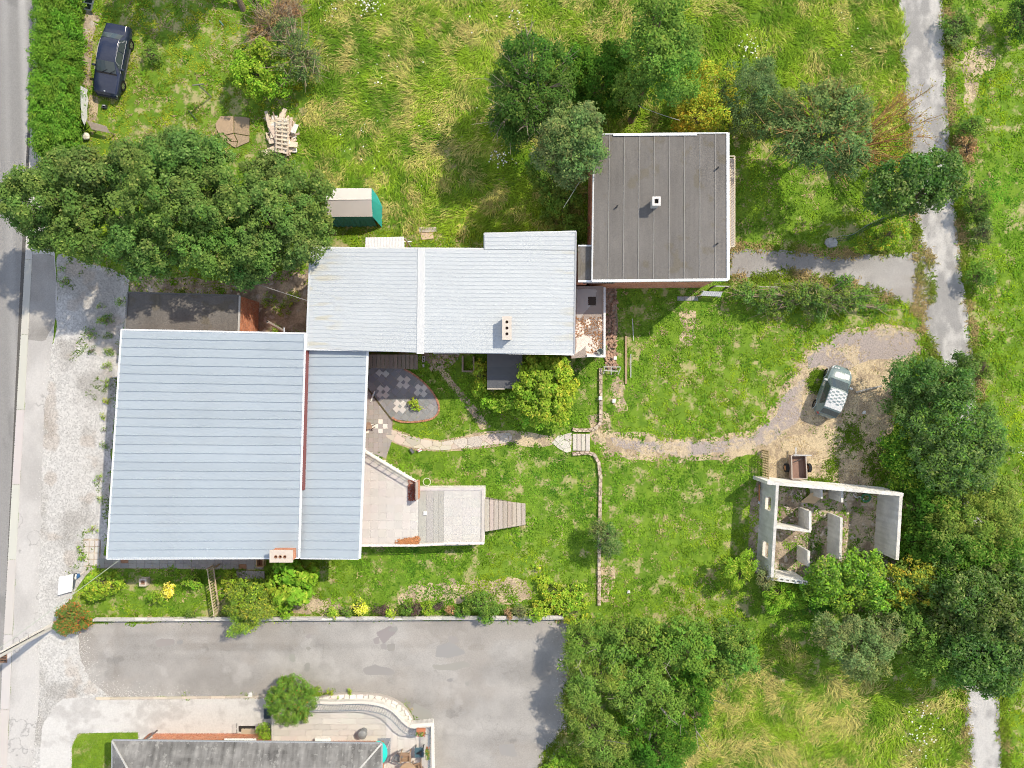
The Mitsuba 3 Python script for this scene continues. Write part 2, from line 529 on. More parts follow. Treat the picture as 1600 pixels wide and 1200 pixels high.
sheet('gravel_forecourt', ragged(fore_p.union(pav_p.buffer(0.3).intersection(poly([(40, 540), (120, 540), (120, 1250), (30, 1250)]))), 0.16, 0.35, 3), Z_GRAVEL, 'gravel_mat')
sheet('asphalt_patch', ragged(poly([(49, 398), (84, 396), (88, 440), (86, 505), (70, 535), (42, 530)]), 0.06, 0.4, 8), Z_PARK, 'asphalt_mat', label='grey asphalt patch in the footway by the big maples')
dk = MB((0.11, 0.105, 0.10))
rng = np.random.default_rng(5)
# the gutter: one block after another, each its own piece
gl, gr_ = np.array(pts(GUT_L)), np.array(pts(GUT_R))
gy = gl[:, 1]
gut_p = Polygon(np.vstack([gl, gr_[::-1]])).buffer(0.1)


def gut(y, side):
    return np.interp(-y, -gy, side[:, 0])


ys = np.arange(27.6, -27.0, -4.88)
for k, y in enumerate(ys):
    y2 = y - 4.86
    mb = MB(jit((0.46, 0.445, 0.425), rng, 0.06))
    mb.prism([(gut(y, gl), y), (gut(y2, gl), y2), (gut(y2, gr_), y2), (gut(y, gr_), y)], -0.05, 0.045, cham=0.012)
    mb.put(f'road__gutter_block', 'matte') if k == 0 else mb.put('road__gutter_block', 'matte')
mb = MB((0.10, 0.095, 0.09))
mb.prism([(gut(y, gl) - 0.008, y) for y in (27, 13, 0, -13, -27)] + [(gut(y, gl) + 0.02, y) for y in (-27, -13, 0, 13, 27)], -0.02, 0.021)
mb.put('road__gutter_joint', 'matte')

# the car park of the neighbour, its repaired patches, the pale drive below it
park_p = poly([(150, 972), (300, 970), (600, 968), (870, 966), (890, 975), (893, 1040), (880, 1090), (884, 1140), (850, 1180), (838, 1260), (672, 1260), (672, 1128), (648, 1125), (636, 1100), (600, 1085), (520, 1083), (480, 1076), (420, 1086), (300, 1089), (190, 1090), (120, 1085), (172, 1088), (150, 1076), (133, 1050), (124, 1020), (120, 985)])
sheet('car_park', ragged(park_p, 0.16, 0.3, 11), Z_PARK, 'asphalt_mat')
patch = [[(590, 988), (610, 980), (618, 985), (600, 1003)], [(585, 1000), (590, 996), (591, 1003), (586, 1004)], [(608, 983), (618, 979), (619, 984), (610, 984)],
         [(596, 1009), (602, 1008), (603, 1013), (597, 1013)], [(606, 1008), (615, 1006), (614, 1013), (607, 1015)], [(685, 1010), (705, 1004), (724, 1020), (700, 1027), (682, 1025)], [(568, 1046), (585, 1040), (612, 1046), (615, 1050), (606, 1053), (572, 1052)],
         [(678, 1040), (700, 1039), (725, 1035), (733, 1040), (710, 1046), (680, 1043)], [(702, 996), (712, 996), (716, 1003), (706, 1005)], [(245, 1003), (252, 999), (270, 1000), (271, 1004), (248, 1009)], [(280, 1002), (285, 1001), (285, 1005), (280, 1005)], [(454, 1024), (459, 1024), (459, 1032), (454, 1031)], [(477, 1038), (483, 1037), (482, 1047), (477, 1047)], [(480, 992), (483, 991), (482, 996), (479, 995)], [(480, 1012), (484, 1012), (483, 1015)],
         [(728, 1067), (732, 1066), (731, 1070)], [(700, 1062), (706, 1061), (705, 1064)], [(780, 1166), (800, 1164), (806, 1180), (784, 1178)], [(648, 1100), (672, 1112), (676, 1128), (655, 1128), (645, 1112)]]
for k, q in enumerate(patch):
    mb = MB(jit((0.262, 0.254, 0.246), rng, 0.05))
    mb.poly(ragged(poly(q).buffer(0.08), 0.05, 0.12, k), 0.0, Z_PARK + 0.006)
    mb.put('car_park__repair_patch', 'matte')
apron_p = poly([(112, 1090), (190, 1090), (300, 1090), (400, 1088), (424, 1090), (424, 1260), (60, 1260), (66, 1130), (95, 1092)])
sheet('driveway_apron', ragged(apron_p, 0.05, 0.5, 4), Z_APRON, 'apron_mat')
sheet('neighbour_lawn_bed', ragged(poly([(122, 1146), (216, 1144), (216, 1162), (300, 1162), (300, 1290), (112, 1290), (113, 1165)]), 0.03, 0.3), Z_PATCH, 'ground_mat')

# the rear lane, the asphalt drive of the brown house and the gravel drive of the plot
lane_p = poly([(1398, -300), (1474, -300), (1474, 0), (1478, 120), (1484, 240), (1501, 400), (1520, 560), (1530, 700), (1545, 850), (1556, 1000), (1561, 1090), (1566, 1250), (1570, 1600), (1512, 1600), (1512, 1200), (1507, 1090), (1500, 980), (1494, 800), (1488, 640), (1462, 555), (1440, 500), (1438, 400), (1426, 300), (1415, 200), (1406, 120), (1400, 0)])
sheet('lane', ragged(lane_p, 0.09, 0.4, 6), Z_GRAVEL, 'lane_mat')
adrive_p = poly([(1135, 387), (1240, 392), (1300, 400), (1345, 398), (1432, 394), (1450, 400), (1450, 470), (1428, 482), (1405, 472), (1385, 462), (1345, 446), (1290, 436), (1240, 427), (1190, 432), (1135, 436)])
sheet('asphalt_drive', ragged(adrive_p, 0.07, 0.35, 7), Z_ROAD, 'asphalt_mat', uv=(0.8, 0))
straw_p = poly([(940, 675), (1000, 678), (1060, 686), (1120, 684), (1180, 668), (1212, 630), (1232, 588), (1262, 545), (1310, 518), (1370, 508), (1430, 512), (1450, 545), (1420, 570), (1398, 590), (1398, 650), (1388, 700), (1378, 735), (1362, 764), (1200, 756), (1188, 712), (1150, 716), (1060, 722), (1000, 718), (945, 712)])
sheet('straw_ground', ragged(straw_p, 0.2, 0.35, 2), Z_STRAW, 'straw_mat', kind='structure')
for q in ([(955, 684), (1010, 688), (1080, 693), (1130, 690), (1180, 678), (1212, 648), (1235, 605), (1252, 590), (1262, 600), (1252, 640), (1232, 668), (1200, 694), (1150, 705), (1080, 712), (1000, 706), (955, 700)],
          [(1262, 558), (1300, 528), (1350, 515), (1432, 517), (1446, 545), (1400, 560), (1350, 566), (1322, 580), (1285, 572), (1258, 580)]):
    sheet('gravel_drive', ragged(poly(q), 0.22, 0.3, 9), Z_SOIL, 'drive_mat')
for q in ([(1185, 745), (1205, 752), (1200, 900), (1168, 890), (1172, 790)], [(1206, 755), (1410, 770), (1405, 905), (1205, 900)]):
    sheet('bare_soil', ragged(poly(q), 0.08, 0.3, 4), Z_SOIL, 'soil_mat')
sheet('bare_soil', ragged(poly([(370, 425), (485, 420), (483, 525), (372, 520)]), 0.12, 0.4, 1), Z_SOIL, 'soil_mat')
sheet('bare_soil', ragged(poly([(200, 425), (370, 440), (372, 462), (205, 458)]), 0.12, 0.4, 5), Z_GRAVEL + 0.004, 'soil_mat')
sheet('bare_soil', ragged(poly([(944, 450), (965, 450), (963, 580), (946, 580)]), 0.10, 0.3, 6), Z_SOIL, 'soil_mat')
sheet('bare_soil', ragged(poly([(655, 548), (720, 552), (705, 575), (672, 580)]), 0.10, 0.3, 6), Z_SOIL, 'soil_mat')
sheet('bare_soil', ragged(poly([(140, 148), (152, 150), (150, 192), (136, 190)]), 0.10, 0.3, 2), Z_SOIL, 'straw_mat')
sheet('bare_soil', ragged(poly([(132, 15), (160, 20), (146, 60), (140, 140), (128, 140)]), 0.10, 0.3, 2), Z_SOIL, 'soil_mat')
sheet('dirt_path', ragged(poly([(680, 572), (692, 574), (712, 598), (735, 628), (752, 648), (770, 668), (752, 672), (736, 648), (716, 622), (696, 596)]), 0.08, 0.25, 3), Z_SOIL, 'straw_mat')
for q in ([(1505, 75), (1552, 72), (1556, 105), (1520, 150), (1512, 175), (1506, 130)], [(920, 655), (945, 640), (950, 700), (925, 705)], [(960, 585), (975, 600), (980, 640), (955, 650)], [(935, 885), (958, 885), (955, 940), (936, 940)], [(1095, 425), (1140, 428), (1250, 430), (1230, 438), (1140, 437)],
          [(640, 915), (700, 908), (790, 905), (830, 915), (825, 940), (700, 942), (620, 945)], [(460, 935), (530, 930), (540, 958), (450, 960)], [(1060, 480), (1090, 490), (1085, 540), (1060, 538)]):
    sheet('straw_ground', ragged(poly(q), 0.3, 0.25, len(q)), Z_STRAW, 'straw_mat')

# broken concrete slab on the lawn at the top left
cs = ragged(poly([(346, 182), (390, 184), (390, 200), (390, 222), (368, 232), (345, 214), (336, 196)]), 0.02, 0.3)
ck = thing('concrete_slab', 'cracked brown concrete slab lying in the lawn beside the big maples', 'slab')
cut = [LineString(pts([(330, 206), (352, 212), (366, 209), (378, 211), (396, 214)])), LineString(pts([(366, 176), (366, 209), (372, 222), (368, 236)])), LineString(pts([(352, 212), (362, 222), (372, 222)]))]
pieces = cs
for l in cut:
    pieces = pieces.difference(l.buffer(0.03))
for gme in pieces.geoms:
    part(ck, 'piece', MB(jit((0.36, 0.27, 0.18), rng, 0.1)).poly(gme, 0.0, 0.07 + 0.03 * rng.random()), 'matte')

# the garden path of flat stones, its little steps, and the stone edging that crosses the garden
def stones(area, size, seed, col, z0, z1, prefix, gap=0.014, stuff=False, amp=0.12):
    """Irregular flat stones filling the area, each an entry of its own."""
    from scipy.spatial import Voronoi
    r = np.random.default_rng(seed)
    x0, y0, x1, y1 = area.bounds
    nx, ny = max(1, int((x1 - x0) / size[0]) + 3), max(1, int((y1 - y0) / size[1]) + 3)
    P_ = np.array([(x0 + (i - 1 + 0.5 * (j % 2) + r.uniform(-.3, .3)) * size[0], y0 + (j - 1 + r.uniform(-.25, .25)) * size[1]) for i in range(nx + 1) for j in range(ny + 1)])
    V = Voronoi(np.vstack([P_, [[x0 - 99, y0], [x1 + 99, y0], [x0, y0 - 99], [x0, y1 + 99]]]))
    out, all_ = [], MB()
    for i in range(len(P_)):
        reg = V.regions[V.point_region[i]]
        if -1 in reg or len(reg) < 3:
            continue
        q = Polygon(V.vertices[reg]).intersection(area).buffer(-gap / 2)
        for gm in getattr(q, 'geoms', [q]):
            if gm.geom_type != 'Polygon' or gm.area < 0.012:
                continue
            q2 = gm.buffer(-0.03).buffer(0.03).simplify(0.02)
            if q2.geom_type != 'Polygon' or q2.is_empty:
                continue
            mb = all_ if stuff else MB()
            mb.poly(q2, z0, z1 + r.uniform(-.012, .012), jit(col, r, amp, 0.04))
            if not stuff:
                out.append(mb.put(prefix, 'matte'))
    if stuff and all_.n:
        k = all_.put(prefix, 'matte')
        L(k, kind='stuff')
    return out


path_p = poly([(604, 668), (622, 674), (648, 684), (690, 690), (722, 684), (760, 676), (800, 674), (838, 678), (862, 684), (866, 694), (838, 698), (800, 692), (760, 698), (722, 702), (690, 704), (648, 702), (622, 694), (603, 684)])
sheet('garden_path', ragged(path_p.buffer(0.08), 0.06, 0.3, 5), Z_SOIL, 'straw_mat')
stones(ragged(poly([(604, 668), (622, 674), (648, 684), (690, 690), (722, 685), (760, 678), (800, 676), (800, 690), (760, 697), (722, 701), (690, 703), (648, 701), (622, 693), (603, 683)]), 0.04, 0.3, 1), (0.85, 0.62), 4, (0.50, 0.445, 0.375), 0.0, 0.042, 'garden_path__flagstone')
stones(ragged(poly([(862, 692), (872, 680), (893, 676), (893, 706), (884, 708), (872, 700)]), 0.03, 0.3, 1), (0.75, 0.6), 5, (0.50, 0.47, 0.42), 0.0, 0.05, 'garden_path__flagstone')
for k, px in enumerate((895, 901.5, 908, 915)):
    mb = MB(jit((0.50, 0.46, 0.41), rng, 0.06))
    mb.prism(pts([(px, 678), (px + 6.2, 678), (px + 6.2, 704), (px, 704)]), 0, 0.07 + 0.05 * k, cham=0.015)
    mb.put('garden_path__step', 'matte')
ek = thing('stone_edging', 'low rough stone edging wall running across the garden on both sides of the little steps', 'wall')
for pl, seed in (([(938, 575), (938.5, 640), (938, 660), (932, 668), (920, 672), (900, 672), (894, 670)], 1), ([(894, 709), (918, 707), (928, 710), (935, 722), (938, 745), (937, 800), (936, 860), (936, 945)], 2)):
    ln = LineString(pts(pl)).buffer(0.125, cap_style=2)
    stones(ln, (0.32, 0.27), seed, (0.46, 0.385, 0.30), 0.0, 0.20, f'{ek}__stone', 0.03, amp=0.2)
part(ek, 'mortar', MB((0.26, 0.20, 0.15)).poly(unary_union([LineString(pts(pl)).buffer(0.11, cap_style=2) for pl in ([(938, 575), (938.5, 640), (938, 660), (932, 668), (920, 672), (900, 672), (894, 670)], [(894, 709), (918, 707), (928, 710), (935, 722), (938, 745), (937, 800), (936, 860), (936, 945)])]), 0, 0.15))

# the half-round patio: dark slabs laid on the diagonal, white ones among them, a brick border
patio_p = Polygon(spline(pts([(576, 577), (632, 577), (652, 589), (671, 607), (683, 625), (685.5, 640), (680, 650), (662, 656), (640, 658), (622, 656), (612, 657)]), 60).tolist() + pts([(590, 627), (575, 610)])).buffer(0)
sheet('patio', patio_p.union(poly([(560, 600), (590, 626), (614, 656), (612, 690), (603, 716), (560, 700)])), Z_PATCH, 'soil_mat')
white = [(592.8, 582.5), (603, 584), (626, 592), (636, 593), (625, 601.5), (634.5, 602.5), (594.5, 607), (604.5, 608), (593.5, 616.5), (603, 617.5), (653.5, 605), (663, 606), (652, 613.5), (662, 615.5), (620.5, 630), (630, 631), (619.5, 639), (629, 640.5)]
sp = 0.405
R45 = math.radians(48)
ca, sa = math.cos(R45), math.sin(R45)
o = xy(630.5, 597.3)
for i in range(-13, 14):
    for j in range(-13, 14):
        c = o + sp * np.array([i * ca - j * sa, i * sa + j * ca])
        q = Polygon([c + sp * 0.478 * np.array([a * ca - b * sa, a * sa + b * ca]) for a, b in ((-1, -1), (1, -1), (1, 1), (-1, 1))]).intersection(patio_p)
        if q.is_empty or q.geom_type != 'Polygon' or q.area < 0.02:
            continue
        MB(jit((0.25, 0.255, 0.265), rng, 0.10)).poly(q, 0.0, 0.05 + rng.uniform(-.003, .003)).put('patio__slab', 'matte')
for px, py in white:
    c = xy(px, py)
    q = [c + 0.172 * np.array([a * ca - b * sa, a * sa + b * ca]) for a, b in ((-1, -1), (1, -1), (1, 1), (-1, 1))]
    MB(jit((0.56, 0.54, 0.50), rng, 0.05)).prism(q, 0.0, 0.066, cham=0.006).put('patio__white_slab', 'matte')
low_p = poly([(560, 606), (576, 611), (590, 628), (612, 657), (612, 690), (603, 716), (560, 700)])
for i in range(0, 10):
    for j in range(0, 18):
        a = xy(562 + i * 7.3, 604 + j * 7.3)
        q = Polygon([a, a + [0.292, 0], a + [0.292, -0.292], a + [0, -0.292]]).intersection(low_p)
        if q.is_empty or q.geom_type != 'Polygon' or q.area < 0.012:
            continue
        cx, cy = 562 + i * 7.3 + 3.6, 604 + j * 7.3 + 3.6
        w = any(abs(cx - u) < 3.6 and abs(cy - v) < 3.6 for u, v in ((597, 658), (590, 666), (604, 666), (597, 673), (583, 664), (575, 672), (570, 677)))
        MB(jit((0.68, 0.66, 0.62) if w else (0.33, 0.31, 0.30), rng, 0.06)).poly(q, 0.0, 0.048).put('patio__white_tile' if w else 'patio__tile', 'matte')
bb = MB()
edge = np.array(spline(pts([(632, 577), (652, 589), (671, 607), (683, 625), (686, 641), (680, 651), (662, 657.5), (640, 659.5), (622, 657.5), (613, 652)]), 62))
for k in range(len(edge) - 1):
    m_, d = (edge[k] + edge[k + 1]) / 2, edge[k + 1] - edge[k]
    bb.box([m_[0], m_[1], 0.045], [np.linalg.norm(d) * 0.86, 0.11, 0.12 + rng.uniform(-.02, .02)], math.atan2(d[1], d[0]), jit((0.40, 0.20, 0.13), rng, 0.25))
L(bb.put('patio__brick_border', 'matte'), 'curved border of reddish bricks', kind='stuff')
mb = MB((0.10, 0.085, 0.05))
mb.poly(LineString(pts([(574, 606), (590, 627), (613, 657)])).buffer(0.05), 0.0, 0.07)
mb.put('patio__joint', 'matte')

# paving under the south eaves of the workshop and by the forecourt
def slabs(corners, nx, ny, col, z, name, gap=0.018, amp=0.07, sub=None, cut=None):
    q = [xy(*c) for c in corners]
    for i in range(nx):
        for j in range(ny):
            a = [quad_at(q, s, t) for s, t in ((i / nx, j / ny), (i / nx, (j + 1) / ny), ((i + 1) / nx, (j + 1) / ny), ((i + 1) / nx, j / ny))]
            p = Polygon(a).buffer(-gap / 2, join_style=2)
            if cut is not None:
                p = p.intersection(cut)
            if p.is_empty or p.geom_type != 'Polygon' or p.area < 0.01:
                continue
            c = sub if (sub is not None and rng.random() < 0.06) else col
            MB(jit(c, rng, amp)).poly(p, z - 0.05, z + rng.uniform(-.004, .004)).put(name, 'matte')


sheet('paved_strip', poly([(152, 868), (412, 872), (412, 890), (152, 888)]), Z_GRAVEL, 'soil_mat')
slabs([(152, 872), (410, 874), (410, 889), (152, 887)], 21, 2, (0.30, 0.29, 0.275), 0.04, 'paved_strip__slab', sub=(0.30, 0.17, 0.11))
sheet('paved_corner', ragged(poly([(131, 842), (158, 842), (156, 886), (131, 886)]), 0.03, 0.3), Z_PARK, 'soil_mat')
slabs([(132, 844), (157, 844), (155, 884), (131, 883)], 3, 4, (0.50, 0.47, 0.43), 0.05, 'paved_corner__slab', 0.05)
slabs([(370, 891), (414, 892), (414, 904), (370, 904)], 3, 1, (0.36, 0.35, 0.33), 0.06, 'paved_strip__slab')

# storm drain grate in the street
dk_ = thing('storm_drain', 'rusty iron drain grate in the street gutter beneath the utility pole', 'drain')
a, b = xy(0, 1035), xy(12, 1018)
part(dk_, 'frame', MB((0.20, 0.12, 0.08)).poly(Polygon([a, (b[0], a[1]), b, (a[0], b[1])]).difference(Polygon([a + .06, (b[0] - .06, a[1] + .06), b - .06, (a[0] + .06, b[1] - .06)])), 0.0, 0.062))
part(dk_, 'pit', MB((0.02, 0.02, 0.02)).prism([a + .05, (b[0] - .05, a[1] + .05), b - .05, (a[0] + .05, b[1] - .05)], 0.0, 0.05))
for k in range(6):
    y_ = lerp(a, b, (k + 1) / 7)[1]
    part(dk_, 'bar', MB((0.22, 0.13, 0.09)).box([(a[0] + b[0]) / 2, y_, 0.056], [b[0] - a[0] - .1, 0.035, 0.02]))

# gravel chips kicked over the edges of the asphalt and of the footway
gc_ = MB()
rgc = np.random.default_rng(91)
for line, n_, sp_, z_ in (([(118, 980), (124, 1020), (134, 1052), (152, 1078), (200, 1090), (300, 1090)], 1500, .42, Z_PARK), ([(84, 540), (76, 600), (70, 680), (65, 800), (62, 920), (60, 1000), (61, 1080), (57, 1140), (50, 1200)], 1500, .25, Z_ROAD), ([(880, 975), (886, 1040), (876, 1090), (878, 1140), (845, 1180)], 500, .35, Z_PARK)):
    ln = LineString(pts(line))
    for _ in range(n_):
        p = ln.interpolate(rgc.random() * ln.length)
        x_, y_ = p.x + rgc.normal() * sp_, p.y + rgc.normal() * sp_
        s_, a_ = rgc.uniform(.012, .038), rgc.uniform(0, 6.3)
        d_, e_ = np.array([math.cos(a_), math.sin(a_), 0]) * s_, np.array([-math.sin(a_), math.cos(a_), 0]) * s_ * .8
        c_ = np.array([x_, y_, z_ + .012])
        gc_.add([c_ - d_, c_ - e_, c_ + d_, c_ + e_, c_ + [0, 0, .014]], [[0, 1, 4], [1, 2, 4], [2, 3, 4], [3, 0, 4]], jit((0.50, 0.49, 0.475), rgc, .25))
L(gc_.put('gravel_chips', 'matte'), 'loose pale gravel chips scattered over the edges of the asphalt', 'gravel', kind='stuff')

# ================================================================== BUILDINGS
rng = np.random.default_rng(17)
WHITE, DARK, RUST = (0.74, 0.74, 0.73), (0.03, 0.032, 0.035), (0.20, 0.095, 0.055)
BRICKUV = (1.0, 0.0)


def wall_ring(p, t=0.25):
    return p.difference(p.buffer(-t, join_style=2))


def quadw(corners, z):
    return [at(a, b, z) for a, b in corners]


def standing_seams(key, q, n, z_of, along='x', rib=(0.04, 0.055), name='panel', th=0.03, bsdf='blue_metal', moss=0.0):
    """Metal sheets side by side on the quad q (NW, NE, SE, SW), each with an upstand along one edge."""
    for k in range(n):
        t0, t1 = k / n, (k + 1) / n
        a, b = quad_at(q, 0, t0), quad_at(q, 1, t0)
        c, d = quad_at(q, 1, t1), quad_at(q, 0, t1)
        g = 0.004 * (a - d) / np.linalg.norm(a - d)
        up = np.array([0, 0, 1.0])
        mb = MB(uv=(rng.random(), moss))
        d2, c2 = d + g, c + g
        mb.hexa([a - up * th, d2 - up * th, c2 - up * th, b - up * th], [a, d2, c2, b])
        w = rib[0] * (a - d) / np.linalg.norm(a - d)
        mb.hexa([d2 + w, d2, c2, c2 + w], [d2 + w * .8 + up * rib[1], d2 + w * .2 + up * rib[1], c2 + w * .2 + up * rib[1], c2 + w * .8 + up * rib[1]])
        part(key, name, mb, bsdf)


# ---- the workshop with the big blue-grey metal roof, and its lower east bay
ws = thing('workshop', 'long low brick workshop with a large blue-grey seamed metal roof beside the street', 'building')
ZM, ZE = 5.0, 4.5
qm = quadw([(190, 515), (477, 521), (467, 872), (167, 873)], ZM)
qe = quadw([(478, 545), (573, 545), (560.5, 873), (469, 872)], ZE)
inner = Polygon([p[:2] for p in qm]).buffer(-0.12, join_style=2)
part(ws, 'wall', MB().poly(wall_ring(inner), 0, ZM - 0.16), 'brick')
roof = MB((0.30, 0.33, 0.37)).poly(Polygon([p[:2] for p in qm]).buffer(-0.02), ZM - 0.16, ZM - 0.035)
part(ws, 'roof', roof, 'satin')
standing_seams(f'{ws}__roof', qm, 26, None)
for i in range(4):
    a, b = qm[i], qm[(i + 1) % 4]
    part(f'{ws}__roof', 'edge_trim', MB((0.66, 0.68, 0.70)).bar(a - [0, 0, .05], b - [0, 0, .05], 0.09, 0.17), 'satin')
e_in = Polygon([tuple(xy(478, 545, ZE)), tuple(xy(573, 545, ZE) - [1.25, 0]), tuple(xy(560.5, 873, ZE) - [1.1, -0.1]), tuple(xy(469, 872, ZE))]).buffer(-0.05)
part(ws, 'bay_wall', MB().poly(wall_ring(e_in), 0, ZE - 0.16), 'brick')
part(ws, 'bay_roof', MB((0.30, 0.33, 0.37)).poly(Polygon([p[:2] for p in qe]), ZE - 0.15, ZE - 0.035), 'satin', label='lower metal roof of the narrow east bay')
standing_seams(f'{ws}__bay_roof', qe, 24, None)
part(f'{ws}__bay_roof', 'gutter', MB((0.62, 0.65, 0.67)).bar(qe[1] + [.05, 0, -.06], qe[2] + [.05, 0, -.06], 0.13, 0.12), 'satin')
part(f'{ws}__bay_roof', 'edge_trim', MB((0.66, 0.68, 0.70)).bar(qe[3] - [0, .02, .06], qe[2] - [0, .02, .06], 0.07, 0.15), 'satin')
k0, k1 = quad_at(qm, 1, 0.075) + [0.012, 0, 0], quad_at(qm, 1, 0.70) + [0.012, 0, 0]
part(ws, 'red_fascia', MB((0.17, 0.05, 0.045)).hexa([[k0[0], k0[1], ZE], [k1[0], k1[1], ZE], [k1[0] + .10, k1[1], ZE], [k0[0] + .10, k0[1], ZE]], [[k0[0], k0[1], ZM - .06], [k1[0], k1[1], ZM - .06], [k1[0] + .05, k1[1], ZM - .06], [k0[0] + .05, k0[1], ZM - .06]]), 'satin', label='dark red fascia between the two roof levels')
ch = f'{ws}__chimney'
c0, c1 = xy(421, 879, 5.9), xy(457, 860, 5.9)
part(ws, 'chimney', MB().prism([c0 + .06, (c1[0] - .06, c0[1] + .06), c1 - .06, (c0[0] + .06, c1[1] - .06)], 0, 5.78), 'brick')
cap = Polygon([c0, (c1[0], c0[1]), c1, (c0[0], c1[1])])
for px in (431, 438, 445):
    cap = cap.difference(Point(*xy(px, 870, 5.9)).buffer(0.095))
part(ch, 'cap', MB((0.50, 0.44, 0.38)).poly(cap, 5.78, 5.9))
for px in (431, 438, 445):
    p = xy(px, 870, 5.9)
    part(ch, 'flue_pot', MB((0.28, 0.15, 0.10)).poly(Point(*p).buffer(0.092).difference(Point(*p).buffer(0.07)), 5.5, 5.93))
part(ch, 'flue_bottom', MB((0.01, 0.01, 0.01)).prism([c0 + .1, (c1[0] - .1, c0[1] + .1), c1 - .1, (c0[0] + .1, c1[1] - .1)], 5.77, 5.785))
# windows and the door of the street front (seen only from the side)
wx0, wx1 = xy(190, 515, ZM)[0] + .12, xy(167, 873, ZM)[0] + .12
wy0, wy1 = xy(190, 515, ZM)[1], xy(167, 873, ZM)[1]
for t in (0.12, 0.3, 0.48, 0.66, 0.84):
    y = wy0 + (wy1 - wy0) * t
    x = wx0 + (wx1 - wx0) * t
    w_ = part(ws, 'window', MB((0.7, 0.7, 0.7)).box([x - 0.01, y, 2.0], [0.08, 1.5, 1.4]), 'satin')
    part(w_, 'pane', MB().box([x - 0.06, y, 2.0], [0.02, 1.3, 1.2]), 'glass')
# stub pipe lying behind the workshop
dp = thing('drain_pipe', 'short grey pipe leaning against the back edge of the workshop roof', 'pipe')
pa, pb = at(418, 503, 2.6), at(448, 520, 0.6)
part(dp, 'pipe', MB((0.33, 0.30, 0.28)).tube([pa, pb], 0.09, 12), 'satin')
part(dp, 'mouth', MB((0.02, 0.02, 0.02)).disc(pa, 0.07, pa[2] + 0.01, pa[2] - 0.02, 12))
vp = thing('vent_pipe', 'thin white vent pipe standing at the back edge of the workshop roof', 'pipe')
part(vp, 'pipe', MB((0.75, 0.75, 0.75)).tube([at(444, 521, 4.0), at(444, 521, 5.0), at(444, 512, 5.05)], 0.03, 8), 'satin')

# ---- the low brick annex with the dark felt roof
an = thing('brick_annex', 'small orange brick outbuilding with a dark felt flat roof under the maples', 'building')
ZA = 3.35
qa = quadw([(200, 457), (375, 462), (373, 519), (196, 516)], ZA)
pa_ = Polygon([p[:2] for p in qa])
part(an, 'wall', MB().poly(wall_ring(pa_.buffer(-0.02)), 0, ZA - 0.1), 'brick')
part(an, 'roof', MB((0.08, 0.075, 0.07)).poly(pa_.buffer(-0.01), ZA - 0.1, ZA - 0.02))
n = 7
for k in range(n):
    a, b, c, d = quad_at(qa, k / n, 0), quad_at(qa, (k + 1) / n, 0), quad_at(qa, (k + 1) / n, 1), quad_at(qa, k / n, 1)
    mb = MB(uv=(rng.uniform(0.3, 0.8), 0))
    e = np.array([0.03, 0, 0])
    mb.hexa([d - [0, 0, .03], c + e - [0, 0, .03], b + e - [0, 0, .03], a - [0, 0, .03]], [d + [0, 0, .012], c + e, b + e, a + [0, 0, .012]])
    part(f'{an}__roof', 'felt_strip', mb, 'felt')
for i, j, c in ((0, 1, (0.10, 0.10, 0.10)), (1, 2, (0.40, 0.39, 0.37)), (3, 0, (0.14, 0.14, 0.14))):
    part(f'{an}__roof', 'edge_trim', MB(c).bar(qa[i] + [0, 0, .01], qa[j] + [0, 0, .01], 0.10, 0.10), 'satin')

# ---- the white-roofed workshop
wr = thing('white_roofed_building', 'brick building under a wide white ribbed metal roof with a small three-hole chimney', 'building')
ZW, ZR = 4.85, 5.05
foot = unary_union([Polygon([tuple(xy(*p, ZW)) for p in [(485, 388), (757, 390), (757, 365), (900, 362), (897, 553), (479, 545)]])])
part(wr, 'wall', MB().poly(wall_ring(foot.buffer(-0.10, join_style=2)), 0, ZW - 0.12), 'brick')
part(wr, 'roof', MB((0.4, 0.4, 0.4)).poly(foot.buffer(-0.03, join_style=2), ZW - 0.14, ZW - 0.07), 'satin')


def ribbed(key, q, n, moss, name, lab=None):
    """One slope of ribbed sheet: a flat pan with n raised ribs running west-east."""
    mb = MB(uv=(0.5, 0.0))
    up = np.array([0, 0, 1.0])
    P0 = [quad_at(q, 0, t) for t in np.linspace(0, 1, n + 1)]
    P1 = [quad_at(q, 1, t) for t in np.linspace(0, 1, n + 1)]
    m = 7
    for k in range(n):
        prof = [(0.0, 0.0), (0.80, 0.0), (0.86, 0.022), (0.94, 0.022), (1.0, 0.0)]
        rows = []
        for s in np.linspace(0, 1, m):
            for t, z in prof:
                rows.append(lerp(lerp(P0[k], P0[k + 1], t), lerp(P1[k], P1[k + 1], t), s) + up * z)
        f = [[i * 5 + j, i * 5 + j + 1, (i + 1) * 5 + j + 1, (i + 1) * 5 + j] for i in range(m - 1) for j in range(4)]
        ms = np.zeros((len(rows), 2))
        ms[:, 0] = rng.random() * 0.16 + 0.42
        for i, s in enumerate(np.linspace(0, 1, m)):
            ms[i * 5:(i + 1) * 5, 1] = moss(s)
        mb.add(rows, f, uv=ms)
    return part(key, name, mb, 'white_metal', lab)


